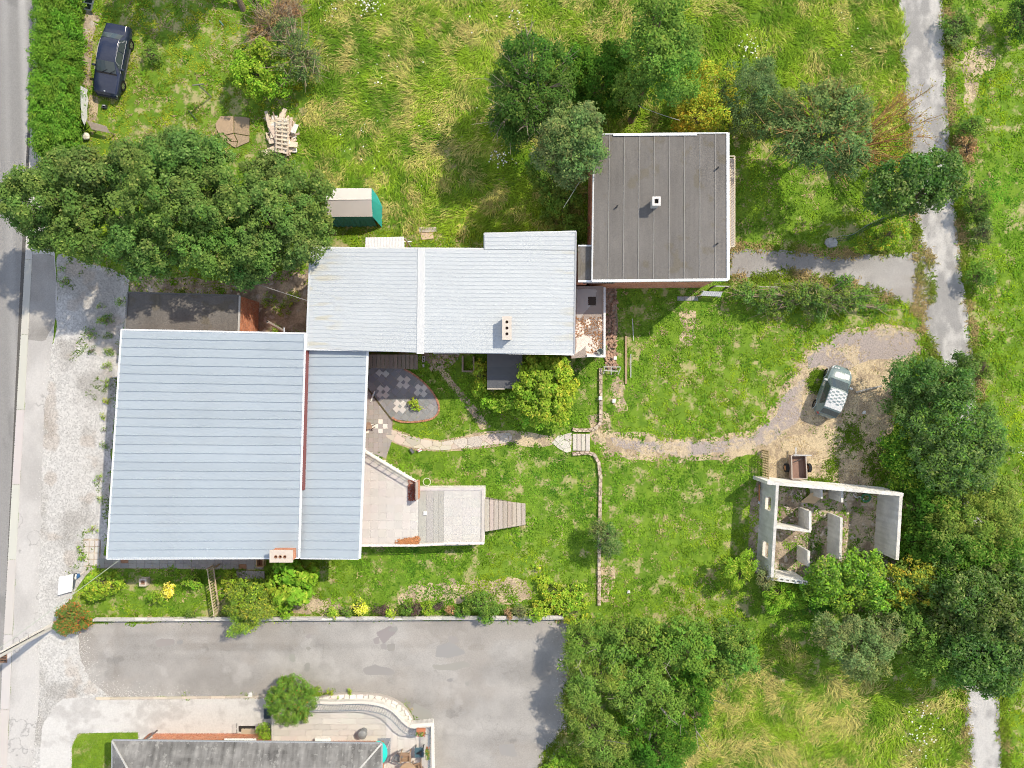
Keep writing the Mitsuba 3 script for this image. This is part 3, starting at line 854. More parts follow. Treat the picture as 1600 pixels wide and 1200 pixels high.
# lichen grows along the two outer ends of the sheets (seen as brown-grey streaks in the photograph)
qwl = [at(485, 388, ZW), at(656, 388.5, ZR), at(655, 551, ZR), at(479, 545, ZW)]
qwr = [at(660, 389, ZR), at(898, 391.5, ZW), at(897, 553, ZW), at(658, 551, ZR)]
qwb = [at(757, 365, 4.97), at(900, 362, ZW), at(898, 391.0, ZW), at(757, 389.6, 4.97)]
ribbed(f'{wr}__roof', qwl, 26, lambda s: 0.03 + 0.9 * (s < 0.2), 'ribbed_sheet')
ribbed(f'{wr}__roof', qwr, 26, lambda s: 0.0 + 0.7 * (s > 0.9), 'ribbed_sheet')
ribbed(f'{wr}__roof', qwb, 4, lambda s: 0.0, 'ribbed_sheet')
ra, rb_ = at(658, 387, ZR + 0.05), at(656.5, 553, ZR + 0.05)
part(f'{wr}__roof', 'ridge_cap', MB((0.50, 0.51, 0.52)).hexa([ra - [.22, 0, .05], rb_ - [.22, 0, .05], rb_ - [-.22, 0, .05], ra - [-.22, 0, .05]], [ra - [.19, 0, 0], rb_ - [.19, 0, 0], rb_ - [-.19, 0, 0], ra - [-.19, 0, 0]]), 'satin')
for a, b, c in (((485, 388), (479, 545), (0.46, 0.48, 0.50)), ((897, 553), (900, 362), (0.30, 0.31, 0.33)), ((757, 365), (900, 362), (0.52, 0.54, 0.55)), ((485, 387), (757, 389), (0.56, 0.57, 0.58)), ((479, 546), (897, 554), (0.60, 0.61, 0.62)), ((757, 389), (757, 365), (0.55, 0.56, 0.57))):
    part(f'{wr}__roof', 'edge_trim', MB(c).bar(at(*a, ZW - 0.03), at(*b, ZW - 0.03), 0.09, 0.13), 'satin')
c0, c1 = xy(784.5, 531, 5.75), xy(799.5, 494, 5.75)
part(wr, 'chimney', MB((0.40, 0.37, 0.34)).prism([c0 + .04, (c1[0] - .04, c0[1] + .04), c1 - .04, (c0[0] + .04, c1[1] - .04)], ZW, 5.62))
cap = Polygon([c0, (c1[0], c0[1]), c1, (c0[0], c1[1])])
holes = [xy(792, y, 5.75) for y in (503, 512.5, 521.5)]
for p in holes:
    cap = cap.difference(Point(*p).buffer(0.085))
part(f'{wr}__chimney', 'cap', MB((0.50, 0.45, 0.40)).poly(cap, 5.62, 5.75))
part(f'{wr}__chimney', 'flue_bottom', MB((0.02, 0.012, 0.01)).prism([c0 + .1, (c1[0] - .1, c0[1] + .1), c1 - .1, (c0[0] + .1, c1[1] - .1)], 5.60, 5.625))
for x, w_ in ((690, 1.3), (708, 0.0)):
    if w_:
        p = xy(699, 552.6, 2.6)
        y0 = foot.buffer(-0.10, join_style=2).bounds[1]
        k = part(wr, 'window', MB((0.42, 0.42, 0.42)).box([p[0], xy(699, 551, ZW)[1] + .04, 3.3], [1.5, 0.12, 0.9]), 'satin')
        part(k, 'pane', MB().box([p[0], xy(699, 551, ZW)[1] - .03, 3.3], [1.34, 0.02, 0.75]), 'glass')
# small white corrugated lean-to on its north side
lt = thing('corrugated_canopy', 'small white corrugated plastic canopy on the north edge of the white roof', 'canopy')
q = [at(571, 371, 2.6), at(631, 370, 2.6), at(632, 390, 2.9), at(570, 390, 2.9)]
mb = MB((0.54, 0.54, 0.55))
for k in range(26):
    a, b, c, d = quad_at(q, k / 26, 0), quad_at(q, (k + 1) / 26, 0), quad_at(q, (k + 1) / 26, 1), quad_at(q, k / 26, 1)
    u = np.array([0, 0, 0.028])
    m1, m2 = (a + b) / 2 + u, (c + d) / 2 + u
    mb.add([a, d, m2, m1], [[0, 1, 2, 3]])
    mb.add([m1, m2, c, b], [[0, 1, 2, 3]])
part(lt, 'sheet', mb, 'satin')
for p in (q[0], q[1]):
    part(lt, 'post', MB((0.4, 0.4, 0.42)).bar([p[0] + .05, p[1] - .1, 0], [p[0] + .05, p[1] - .1, 2.58], 0.07), 'satin')
ls = thing('t_bracket', 'white T-shaped metal bracket standing right of the corrugated canopy', 'bracket')
part(ls, 'post', MB((0.66, 0.66, 0.66)).bar(at(636, 387, 0.2), at(636, 378, 1.2), 0.08), 'satin')
part(ls, 'crossbar', MB((0.66, 0.66, 0.66)).bar(at(631, 377.5, 1.22), at(643, 377.5, 1.22), 0.07), 'satin')

# ---- balcony terrace at the east end of the white-roofed building
bt = thing('rear_balcony', 'ruinous concrete balcony with peeling floor and rusty leaves beside the white roof', 'balcony')
ZB = 2.3
fl = Polygon([tuple(xy(*p, ZB)) for p in [(893, 447), (943, 447), (945, 556), (893, 560)]])
part(bt, 'slab', MB((0.30, 0.26, 0.235)).poly(fl, ZB - 0.25, ZB), 'matte')
part(bt, 'wall', MB().poly(wall_ring(fl.buffer(-0.08)), 0, ZB - 0.26), 'brick')
for poly_, seed in (([(900, 500), (911, 504), (914, 540), (899, 556)], 3), ([(915, 498), (922, 500), (921, 512), (912, 510)], 4), ([(914, 524), (934, 528), (936, 552), (916, 552)], 5), ([(900, 452), (932, 452), (930, 470), (905, 498), (901, 498)], 6), ([(934, 500), (943, 500), (943, 520), (936, 518)], 7)):
    col = (0.66, 0.60, 0.54) if seed != 6 else (0.40, 0.385, 0.37)
    part(bt, 'floor_patch', MB(col).poly(ragged(Polygon([tuple(xy(*p, ZB)) for p in poly_]), 0.07, 0.12, seed).intersection(fl.buffer(-.02)), ZB - 0.01, ZB + 0.008 + seed * .001))
part(bt, 'hatch', MB((0.05, 0.04, 0.035)).prism([xy(*p, ZB) for p in ((919, 464), (931, 464), (931, 477), (919, 477))], ZB - .02, ZB + .03))
part(bt, 'parapet', MB((0.62, 0.62, 0.62)).bar(at(944.5, 449, ZB + .05), at(944.5, 557, ZB + .05), 0.13, 0.16), 'satin')
part(bt, 'parapet', MB((0.66, 0.65, 0.64)).bar(at(917, 555.5, ZB + .05), at(946, 556.5, ZB + .05), 0.16, 0.16), 'satin')
for k, (a, b) in enumerate((((903, 505), (910, 530)), ((915, 515), (921, 520)), ((925, 505), (930, 525)))):
    pass
lf = MB()
r = np.random.default_rng(3)
for _ in range(700):
    p = xy(r.uniform(899, 941), r.uniform(495, 555), ZB)
    if nfbm(p[0] * 1.5, p[1] * 1.5, 5, 3) < 0.47:
        continue
    s = r.uniform(0.03, 0.07)
    a = r.uniform(0, 6.3)
    d, e = np.array([math.cos(a), math.sin(a), 0.2]) * s, np.array([-math.sin(a), math.cos(a), 0.3]) * s * .5
    c = np.array([p[0], p[1], ZB + 0.03])
    lf.add([c - d, c + e, c + d, c - e], [[0, 1, 2, 3]], jit((0.30, 0.16, 0.08), r, 0.35))
L(lf.put('fallen_leaves', 'matte'), 'brown fallen leaves scattered over the ruinous balcony floor', 'leaves', kind='stuff')
bk = thing('bucket', 'grey-green plastic tub in the outer corner of the ruinous balcony', 'tub')
cc = at(937, 549.5, ZB)
part(bk, 'shell', MB((0.22, 0.25, 0.23)).lathe(cc, [(0.0, ZB + .01), (0.16, ZB + .01), (0.2, ZB + .3), (0.18, ZB + .3), (0.15, ZB + .06), (0, ZB + .06)], 18), 'satin')

# ---- the brown house with the flat felt roof
hs = thing('brown_house', 'square two-storey brown brick house with a flat grey felt roof of parallel strips', 'house')
ZH = 5.1
qh = quadw([(928, 210), (1137, 208), (1137.5, 437), (925, 439)], ZH)
ph = Polygon([p[:2] for p in qh])
part(hs, 'wall', MB(uv=(0.85, 0)).poly(wall_ring(ph.buffer(-0.22, join_style=2)), 0, ZH - 0.18), 'brick')
part(hs, 'roof', MB((0.15, 0.14, 0.13)).poly(ph.buffer(-0.02, join_style=2), ZH - 0.18, ZH - 0.03))
cuts = [0, .115, .227, .338, .45, .564, .676, .790, .905, 1.0]
for k in range(9):
    a, b, c, d = quad_at(qh, cuts[k], 0), quad_at(qh, cuts[k + 1], 0), quad_at(qh, cuts[k + 1], 1), quad_at(qh, cuts[k], 1)
    e = np.array([0.04, 0, 0]) if k < 8 else np.zeros(3)
    mb = MB(uv=(rng.uniform(0.6, 1.1), 0))
    mb.hexa([d - [0, 0, .03], c + e - [0, 0, .03], b + e - [0, 0, .03], a - [0, 0, .03]], [d + [0, 0, .020], c + e - [0, 0, .004], b + e - [0, 0, .004], a + [0, 0, .020]])
    part(f'{hs}__roof', 'felt_strip', mb, 'felt')
    if 0 < k:
        part(f'{hs}__roof', 'seam', MB((0.235, 0.228, 0.218)).bar(a + [0.01, 0, .02], d + [0.01, 0, .02], 0.045, 0.012))
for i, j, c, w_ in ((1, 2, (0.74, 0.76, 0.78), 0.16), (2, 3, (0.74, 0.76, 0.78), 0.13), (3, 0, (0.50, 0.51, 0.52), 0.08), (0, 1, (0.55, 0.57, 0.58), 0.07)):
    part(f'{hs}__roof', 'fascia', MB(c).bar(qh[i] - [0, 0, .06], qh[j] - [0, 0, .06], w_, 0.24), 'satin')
part(f'{hs}__roof', 'white_coping', MB((0.72, 0.74, 0.76)).bar(at(958, 210.5, ZH + .07), at(1089, 209.5, ZH + .07), 0.14, 0.04), 'satin')
c0, c1 = xy(1019.5, 321, 6.0), xy(1032.5, 307, 6.0)
w_ = 0.12
part(hs, 'chimney', MB((0.34, 0.33, 0.31)).prism([c0 + .05, (c1[0] - .05, c0[1] + .05), c1 - .05, (c0[0] + .05, c1[1] - .05)], ZH - .02, 5.86))
part(f'{hs}__chimney', 'cap', MB((0.62, 0.60, 0.57)).poly(Polygon([c0, (c1[0], c0[1]), c1, (c0[0], c1[1])]).difference(Polygon([c0 + w_, (c1[0] - w_, c0[1] + w_), c1 - w_, (c0[0] + w_, c1[1] - w_)])), 5.86, 6.0))
part(f'{hs}__chimney', 'flue', MB((0.01, 0.01, 0.01)).prism([c0 + w_, (c1[0] - w_, c0[1] + w_), c1 - w_, (c0[0] + w_, c1[1] - w_)], 5.85, 5.87))
for px, py in ((1120, 264), (963, 324), (1119, 382)):
    p = at(px, py, ZH)
    part(hs, 'vent_pipe', MB((0.06, 0.06, 0.06)).tube([p, p + [0, 0, .22], p + [.05, .05, .26]], 0.05, 8))
pa_ = Polygon([tuple(xy(*p, 4.7)) for p in [(903, 384), (925, 384), (925, 439), (903, 439)]])
part(hs, 'annex_wall', MB(uv=(0.85, 0)).poly(wall_ring(pa_.buffer(-0.1)), 0, 4.5), 'brick')
part(hs, 'annex_roof', MB(uv=(1.0, 0)).poly(pa_, 4.5, 4.7), 'felt')
part(f'{hs}__annex_roof', 'fascia', MB((0.70, 0.72, 0.74)).bar(at(903, 439.5, 4.68), at(925, 439.5, 4.68), 0.12, 0.2), 'satin')
part(f'{hs}__annex_roof', 'fascia', MB((0.62, 0.64, 0.66)).bar(at(903, 384, 4.70), at(925, 384, 4.70), 0.08, 0.1), 'satin')
sx = xy(1000, 439, ZH)
wy = ph.buffer(-0.22, join_style=2).bounds[1]
for px, w_ in ((922, 0.9), (946, 1.3)):
    x = xy(px, 446, 3.6)[0]
    k = part(hs, 'window', MB((0.20, 0.20, 0.2)).box([x, wy, 3.4], [w_, 0.1, 1.2]), 'satin')
    part(k, 'pane', MB().box([x, wy - .06, 3.4], [w_ - .16, 0.02, 1.04]), 'glass')
# its balcony on the east side
bl = part(hs, 'balcony', MB((0.42, 0.40, 0.37)).prism([xy(1137, 247, 2.6), xy(1147.5, 247, 2.6), xy(1147.5, 386, 2.6), xy(1137, 386, 2.6)], 2.42, 2.6))
xr = at(1148, 300, 3.55)[0]
y0, y1 = at(0, 244, 3.55)[1], at(0, 385, 3.55)[1]
for z in (3.55, 2.7):
    part(bl, 'rail', MB((0.55, 0.50, 0.38)).bar([xr, y0, z], [xr, y1, z], 0.05), 'satin')
bars = MB((0.55, 0.50, 0.38))
for y in np.arange(y1, y0 + .01, 0.155):
    bars.bar([xr, y, 2.6], [xr, y, 3.53], 0.022)
part(bl, 'balusters', bars, 'satin', kind='stuff')
for y in (y0, y1):
    part(bl, 'rail', MB((0.55, 0.50, 0.38)).bar([xr, y, 3.55], [xr - .45, y, 3.55], 0.05), 'satin')

# ---- shed with the black felt roof in the garden
sh = thing('garden_shed', 'small garden shed with a black felt roof half hidden by the lime-edged tree', 'shed')
ZS = 2.25
q = quadw([(761, 551), (816, 551), (816, 607), (761, 607)], ZS)
ps = Polygon([p[:2] for p in q])
part(sh, 'wall', MB((0.20, 0.15, 0.10)).poly(wall_ring(ps.buffer(-0.1), 0.06), 0, ZS - 0.08))
part(sh, 'roof', MB((0.05, 0.05, 0.055)).poly(ps, ZS - 0.08, ZS - 0.03))
for t0, t1, dz in ((0, .40, 0.03), (.385, .665, 0.0), (.65, 1, -.02)):
    a, b, c, d = (quad_at(q, s, t) for s, t in ((0, t0), (1, t0), (1, t1), (0, t1)))
    part(f'{sh}__roof', 'felt_strip', MB(jit((0.078, 0.084, 0.092), rng, .08)).hexa([d - [0, 0, .06], c - [0, 0, .06], b - [0, 0, .06], a - [0, 0, .06]], [d + [0, 0, dz + .012], c + [0, 0, dz + .012], b + [0, 0, dz], a + [0, 0, dz]]), 'satin')
part(f'{sh}__roof', 'batten', MB((0.42, 0.38, 0.32)).bar(q[3] + [0, -.02, 0], q[3] + [1.1, -.02, 0], 0.08, 0.07))

# ---- garden steps beside the white building
gs = thing('wooden_stairs', 'flight of weathered timber steps in the shade between the white roof and the patio', 'stairs')
n = 12
for k in range(n):
    px = 653 - k * 6.5
    z = 0.10 + k * 0.13
    y0, y1 = 554, 577 - 0.2 * k
    mb = MB(jit((0.25, 0.215, 0.175), rng, 0.12))
    mb.prism([xy(px - 6.2, y0, z), xy(px - .3, y0, z), xy(px - .3, y1, z), xy(px - 6.2, y1, z)], z - 0.06, z, cham=0.012)
    part(gs, 'tread', mb)
    part(gs, 'riser', MB((0.12, 0.10, 0.085)).prism([xy(px - 6.2, y0 + .5, z), xy(px - 5.4, y0 + .5, z), xy(px - 5.4, y1 - .5, z), xy(px - 6.2, y1 - .5, z)], 0, z - .062))

# ---- the raised terrace with its railings and stairs
tr = thing('raised_terrace', 'raised cream tiled terrace with a chamfered corner behind the blue-grey roof', 'terrace')
ZT = 1.3
t1_ = Polygon([tuple(xy(*p, ZT)) for p in [(540, 690), (566, 706), (648, 756), (653, 764), (653, 851), (540, 853)]])
t2_ = Polygon([tuple(xy(*p, ZT)) for p in [(653, 763.5), (757.5, 763), (756.5, 848.5), (700, 850), (653, 852)]])
part(tr, 'base', MB(uv=(0.9, 0)).poly(unary_union([t1_, t2_]), 0, ZT - 0.03), 'concrete')
for i in range(9):
    for j in range(13):
        a = xy(553 + i * 12.6, 688 + j * 12.6, ZT)
        w_ = 12.6 * (1 - ZT / CAM_H) / SCALE
        q = Polygon([a, a + [w_, 0], a + [w_, -w_], a + [0, -w_]]).buffer(-0.003, join_style=2).intersection(t1_.buffer(-0.05))
        for gme in getattr(q, 'geoms', [q]):
            if gme.geom_type == 'Polygon' and gme.area > 0.01:
                part(tr, 'tile', MB(jit((0.52, 0.50, 0.48), rng, 0.045, 0.012)).poly(gme, ZT - 0.04, ZT + rng.uniform(-.003, .003)))
for i, x0 in enumerate((654.5, 666, 677, 685)):
    x1 = (666, 677, 685, 693)[i]
    part(tr, 'plank_slab', MB(jit((0.37, 0.355, 0.33), rng, 0.05)).poly(Polygon([tuple(xy(*p, ZT)) for p in [(x0, 765), (x1 - .3, 765), (x1 - .3, 850.5), (x0, 851)]]).intersection(t2_), ZT - 0.04, ZT + 0.012))
for i in range(4):
    for j in range(6):
        q = Polygon([tuple(xy(*p, ZT)) for p in [(693.3 + i * 14.4, 765 + j * 14), (693.3 + i * 14.4 + 14.32, 765 + j * 14), (693.3 + i * 14.4 + 14.32, 765 + j * 14 + 13.92), (693.3 + i * 14.4, 765 + j * 14 + 13.92)]]).intersection(t2_.buffer(-.02))
        if q.area > 0.01:
            part(tr, 'tile', MB(jit((0.485, 0.47, 0.45), rng, 0.03, 0.01)).poly(q, ZT - 0.04, ZT + 0.002))
for a, b in (((653, 764.3), (757, 763.8)), ((755, 764), (754.5, 849)), ((566, 707), (648, 757)), ((653.5, 851), (756, 848.5)), ((560, 852), (653, 851.5))):
    part(tr, 'coping', MB(jit((0.50, 0.475, 0.445), rng, .05)).bar(at(*a, ZT + .01), at(*b, ZT + .01), 0.2, 0.08))
wl = [xy(651, 753, ZT + 1), xy(651, 781, ZT + 1)]
part(tr, 'screen_wall', MB(uv=(0.5, 0)).prism([wl[0] - [.08, 0], wl[0] + [.08, 0], wl[1] + [.08, 0], wl[1] - [.08, 0]], ZT, ZT + 0.95), 'brick')
rl = f'{tr}__railing'


def railing(base, nm, A, B, z, h, npost, col, lab=None, post=0.05, rail=0.045, bal=0):
    A, B = np.asarray(A), np.asarray(B)
    k = part(base, nm, MB(col).bar([*A[:2], z + h], [*B[:2], z + h], rail, rail), 'satin', lab)
    part(k, 'lower_rail', MB(col).bar([*A[:2], z + .45 * h], [*B[:2], z + .45 * h], rail * .8, rail * .8), 'satin')
    for t in np.linspace(0, 1, npost):
        p = lerp(A[:2], B[:2], t)
        part(k, 'post', MB(col).bar([p[0], p[1], z], [p[0], p[1], z + h], post), 'satin')
    return k


railing(tr, 'railing', xy(567, 703, ZT + .9), xy(650, 753, ZT + .9), ZT, 0.9, 9, WHITE, 'white metal railing along the chamfered edge')
railing(tr, 'railing', xy(561, 853, ZT + .5), xy(655, 853, ZT + .5), ZT, 0.45, 6, WHITE)
railing(tr, 'railing', xy(655, 853, ZT + .5), xy(700, 849.6, ZT + .5), ZT, 0.45, 3, WHITE)
railing(tr, 'railing', xy(700, 849.6, ZT + .5), xy(756, 849, ZT + .5), ZT, 0.45, 4, WHITE)
part(tr, 'ornament', MB((0.80, 0.80, 0.80)).box([*xy(664, 802, ZT + .1), ZT + .06], [0.2, 0.22, 0.1], cham=.02))
ts = thing('terrace_stairs', 'tapering flight of grey timber steps going down from the cream terrace to the lawn', 'stairs')
n = 9
for k in range(n):
    z = ZT - 0.10 - k * 0.132
    x0, x1 = 757.5 + k * 7.1, 757.5 + (k + 1) * 7.1
    f0, f1 = k / n, (k + 1) / n
    ya0, yb0, ya1, yb1 = 780 + 7 * f0, 831 - 11 * f0, 780 + 7 * f1, 831 - 11 * f1
    part(ts, 'tread', MB(jit((0.40, 0.355, 0.31), rng, 0.10)).prism([xy(x0, ya0, z), xy(x1 - .4, ya1, z), xy(x1 - .4, yb1, z), xy(x0, yb0, z)], z - 0.07, z, cham=0.015))
    part(ts, 'riser', MB((0.20, 0.18, 0.16)).prism([xy(x0 + .3, ya0 + 1, z), xy(x1 - 1, ya1 + 1, z), xy(x1 - 1, yb1 - 1, z), xy(x0 + .3, yb0 - 1, z)], 0, z - .072))
lf = MB()
for _ in range(900):
    u = r.random() ** 0.6
    p = xy(653 - 36 * u * r.random() + r.normal() * 2, 850 - 13 * r.random() * (1 - 0.5 * u), ZT)
    s, a = r.uniform(0.03, 0.075), r.uniform(0, 6.3)
    d, e = np.array([math.cos(a), math.sin(a), r.uniform(-.4, .4)]) * s, np.array([-math.sin(a), math.cos(a), 0.3]) * s * .5
    c = np.array([p[0], p[1], ZT + r.uniform(0.03, 0.09)])
    lf.add([c - d, c + e, c + d, c - e], [[0, 1, 2, 3]], jit((0.44, 0.20, 0.09), r, 0.3))
for _ in range(350):
    p = xy(r.uniform(638, 651), r.uniform(750, 782), ZT)
    s, a = r.uniform(0.03, 0.07), r.uniform(0, 6.3)
    d, e = np.array([math.cos(a), math.sin(a), 0.2]) * s, np.array([-math.sin(a), math.cos(a), 0.3]) * s * .5
    c = np.array([min(p[0], wl[0][0] - .1), p[1], ZT + r.uniform(0.03, 0.15)])
    lf.add([c - d, c + e, c + d, c - e], [[0, 1, 2, 3]], jit((0.26, 0.08, 0.05), r, 0.35))
L(lf.put('fallen_leaves', 'matte'), 'heap of orange fallen leaves in the south corner of the cream terrace', 'leaves', kind='stuff')

# ---- the concrete shell (a house begun and left without a roof)
cs_ = thing('concrete_shell', 'roofless concrete block ruin with open rooms beside the trailer', 'ruin')
HZ = 2.65


def cwall(a, b, z, t=0.16, nm='wall', tone=1.0, h0=0.0, name_bsdf='concrete'):
    """A wall whose top runs from a to b (picture points at its top height z)."""
    A, B = xy(*a, z), xy(*b, z)
    d = (B - A) / np.linalg.norm(B - A)
    s = np.array([-d[1], d[0]]) * t / 2
    return part(cs_, nm, MB(uv=(tone, 0)).prism([A - s, B - s, B + s, A + s], h0, z), name_bsdf)


A, B = xy(1215, 757, HZ), xy(1206.5, 902, HZ)


def ww(t0, t1, z0, z1):
    d = (B - A) / np.linalg.norm(B - A)
    s = np.array([-d[1], d[0]]) * 0.09
    P0, P1 = lerp(A, B, t0), lerp(A, B, t1)
    return [P0 - s, P1 - s, P1 + s, P0 + s], z0, z1


mb = MB(uv=(0.3, 0))
for t0, t1, z0, z1 in ((0, .165, 0, HZ), (.165, .315, 0, .95), (.165, .315, 1.95, HZ), (.315, .665, 0, HZ), (.665, .835, 0, .95), (.665, .835, 1.95, HZ), (.835, 1, 0, HZ)):
    mb.prism(*ww(t0, t1, z0, z1))
k = part(cs_, 'wall', mb, 'concrete', label='long grey west wall with two window openings')
for t0, t1 in ((.165, .315), (.665, .835)):
    q, _, _ = ww(t0, t1, 0, 0)
    part(k, 'sill', MB((0.66, 0.60, 0.52)).prism(q, 0.95, 1.0))
cwall((1199, 754.5), (1412, 773), HZ, 0.2)
cwall((1408, 775), (1402, 875), HZ, 0.2)
cwall((1213, 824), (1267, 830.5), 1.7, 0.14)
cwall((1266, 799), (1266, 829), 1.7, 0.16)
cwall((1315, 809), (1313, 874), 1.8, 0.16)
cwall((1264, 861), (1263, 885), 1.7, 0.16)
cwall((1316, 765.5), (1316, 785), 1.8, 0.14)
cwall((1284, 763), (1284, 779), 1.7, 0.12)
# the south wall: hollow blocks whose open cavities show along its top
A2, B2 = xy(1199, 903, 2.3), xy(1262, 911, 2.3)
d2 = (B2 - A2) / np.linalg.norm(B2 - A2)
s2 = np.array([-d2[1], d2[0]])
part(cs_, 'wall', MB(uv=(1.1, 0)).prism([A2 - s2 * .12, B2 - s2 * .12, B2 + s2 * .12, A2 + s2 * .12], 0, 2.1), 'concrete')
nb = 7
for k in range(nb):
    a, b = lerp(A2, B2, k / nb), lerp(A2, B2, (k + .96) / nb)
    blk = Polygon([a - s2 * .12, b - s2 * .12, b + s2 * .12, a + s2 * .12])
    ctr = (a + b) / 2
    hole = Polygon([ctr - d2 * .11 - s2 * .055, ctr + d2 * .11 - s2 * .055, ctr + d2 * .11 + s2 * .055, ctr - d2 * .11 + s2 * .055])
    part(cs_, 'hollow_block', MB(jit((0.58, 0.57, 0.545), rng, .06)).poly(blk.difference(hole), 2.1, 2.3))
cwall((1330, 905), (1400, 908), 2.0, 0.2)
pb_ = thing('plaster_board', 'pale orange-brown board lying tilted in the north room of the concrete ruin', 'board')
part(pb_, 'sheet', MB((0.50, 0.38, 0.25)).hexa([at(1250, 785, .1), at(1272, 787, .1), at(1294, 770, .6), at(1268, 770, .6)], [at(1250, 785, .13), at(1272, 787, .13), at(1294, 770, .63), at(1268, 770, .63)]))
st = MB()
for _ in range(420):
    px, py = r.uniform(1212, 1330), r.uniform(765, 880)
    if nfbm(px * .06, py * .06, 2, 2) < 0.5:
        continue
    p = at(px, py, 0.05)
    s = r.uniform(0.03, 0.12)
    m_ = trimesh.creation.icosphere(0, s)
    m_.apply_scale([1, r.uniform(.5, 1), .5])
    m_.apply_translation(p)
    st.mesh(m_, jit((0.42, 0.37, 0.32), r, 0.4))
L(st.put('rubble', 'matte'), 'loose rubble strewn over the floor of the concrete ruin', 'rubble', kind='stuff')

# ---- neighbour's house at the bottom with its terrace
ZP = 1.0
nh = thing('slate_roofed_house', 'orange brick house with a grey slate hip roof at the bottom edge', 'house')
ZV = 3.25
ev = [at(175.5, 1157.5, ZV), at(596, 1162, ZV)]
x0, x1, yN = ev[0][0], ev[1][0], ev[0][1]
yS = yN - 9.0
RZ = 5.4
sw, se = np.array([x0, yS, ZV]), np.array([x1, yS - .0, ZV])
r0, r1 = np.array([x0 + 4.3, yN - 4.5, RZ]), np.array([x1 - 4.3, yN - 4.5, RZ])
rf = MB()
for q in ([ev[0], r0, r1, ev[1]], [ev[1], r1, se, se], [se, r1, r0, sw], [sw, r0, ev[0], ev[0]]):
    v = np.array(q)
    rf.add(v, [[0, 2, 1], [0, 3, 2]])
part(nh, 'roof', rf, 'slate')
for a, b in ((ev[0], r0), (ev[1], r1), (r0, r1)):
    part(f'{nh}__roof', 'hip_cap', MB((0.42, 0.415, 0.40)).bar(a + [0, 0, .02], b + [0, 0, .02], 0.1, 0.05))
for a, b in ((ev[0], ev[1]), (ev[0], sw), (ev[1], se)):
    part(f'{nh}__roof', 'gutter', MB((0.28, 0.30, 0.32)).bar(a - [0, 0, .05], b - [0, 0, .05], 0.13, 0.10), 'satin')
yw = yN - 1.12
wp = Polygon([(x0 + .6, yw), (x1 - .25, yw), (x1 - .25, yS + .5), (x0 + .6, yS + .5)])
part(nh, 'wall', MB().poly(wall_ring(wp), 0, ZV - 0.12), 'brick')
part(nh, 'soffit', MB((0.6, 0.6, 0.58)).poly(Polygon([ev[0][:2], ev[1][:2], se[:2], sw[:2]]).buffer(-.05), ZV - .14, ZV - .08))
for px, w_ in ((373, 1.9), (503, 0.9)):
    x = xy(px, 1150, 1.6)[0]
    k = part(nh, 'window' if w_ > 1 else 'door', MB((0.72, 0.72, 0.72)).box([x, yw + .05, 2.0], [w_, 0.14, 1.9 if w_ < 1 else 1.2]), 'satin')
    part(k, 'pane', MB().box([x, yw + .13, 2.05], [w_ - .2, 0.02, 1.0]), 'glass')
    part(k, 'sill', MB((0.70, 0.68, 0.65)).box([x, yw + .17, 1.36], [w_ + .1, 0.3, 0.06]))
tp = thing('neighbour_terrace', 'paved terrace with curved iron railing behind the slate roofed house', 'terrace')
out_pts = [(424, 1103), (500, 1098), (560, 1098), (590, 1101), (612, 1110), (626, 1124), (638, 1134), (650, 1136), (675, 1133), (677, 1260), (424, 1260)]
curve = spline([(500, 1098), (560, 1098), (590, 1101), (612, 1110), (626, 1124), (636, 1133), (648, 1136.5)], 26)
top_p = Polygon([tuple(xy(*p, ZP)) for p in [(424, 1103)] + curve.tolist() + [(675, 1133.5), (677, 1260), (424, 1260)]])
part(tp, 'base', MB(uv=(1.05, 0)).poly(top_p, 0, ZP - 0.03), 'concrete')
for j in range(6):
    for i in range(9):
        a0 = 426 + i * 26 - 13 * (j % 2)
        q = Polygon([tuple(xy(*p, ZP)) for p in [(a0, 1104 + j * 9.2), (a0 + 25.6, 1104 + j * 9.2), (a0 + 25.6, 1112.8 + j * 9.2), (a0, 1112.8 + j * 9.2)]]).intersection(top_p.buffer(-.12)).intersection(Polygon([tuple(xy(*p, ZP)) for p in [(426, 1100), (603, 1100), (603, 1160), (426, 1160)]]))
        if not q.is_empty and q.geom_type == 'Polygon' and q.area > .02:
            part(tp, 'slab', MB(jit((0.50, 0.48, 0.45), rng, 0.085, .02)).poly(q, ZP - .04, ZP + rng.uniform(-.002, .002)))
for i in range(8):
    for j in range(5):
        a0 = 603.4 + i * 9.2
        b0 = 1104 + j * 26 - 13 * (i % 2)
        q = Polygon([tuple(xy(*p, ZP)) for p in [(a0, b0), (a0 + 8.8, b0), (a0 + 8.8, b0 + 25.6), (a0, b0 + 25.6)]]).intersection(top_p.buffer(-.12))
        if not q.is_empty and q.geom_type == 'Polygon' and q.area > .02:
            part(tp, 'slab', MB(jit((0.53, 0.51, 0.485), rng, 0.05, .015)).poly(q, ZP - .04, ZP + rng.uniform(-.002, .002)))
IR = (0.17, 0.19, 0.22)
rail_pts = np.array([[*xy(x, y, ZP), 0] for x, y in [(490, 1101.5)] + (curve + [0, 1.5]).tolist() + [(672, 1136)]])
for z in (0.95, 0.1):
    nm = part(tp, 'curved_railing' if z > .5 else 'curved_railing__lower_rail', MB(IR).tube(rail_pts + [0, 0, ZP + z], 0.028, 6), 'satin', 'dark iron railing along the rounded edge' if z > .5 else None)
bal = MB(IR)
ln = LineString(rail_pts[:, :2])
for s in np.arange(0, ln.length, 0.16):
    p = ln.interpolate(s)
    bal.bar([p.x, p.y, ZP], [p.x, p.y, ZP + .95], 0.018)
part(tp, 'curved_railing__balusters', bal, 'satin', kind='stuff')
ea, eb = xy(672, 1136, ZP), xy(672, 1262, ZP)
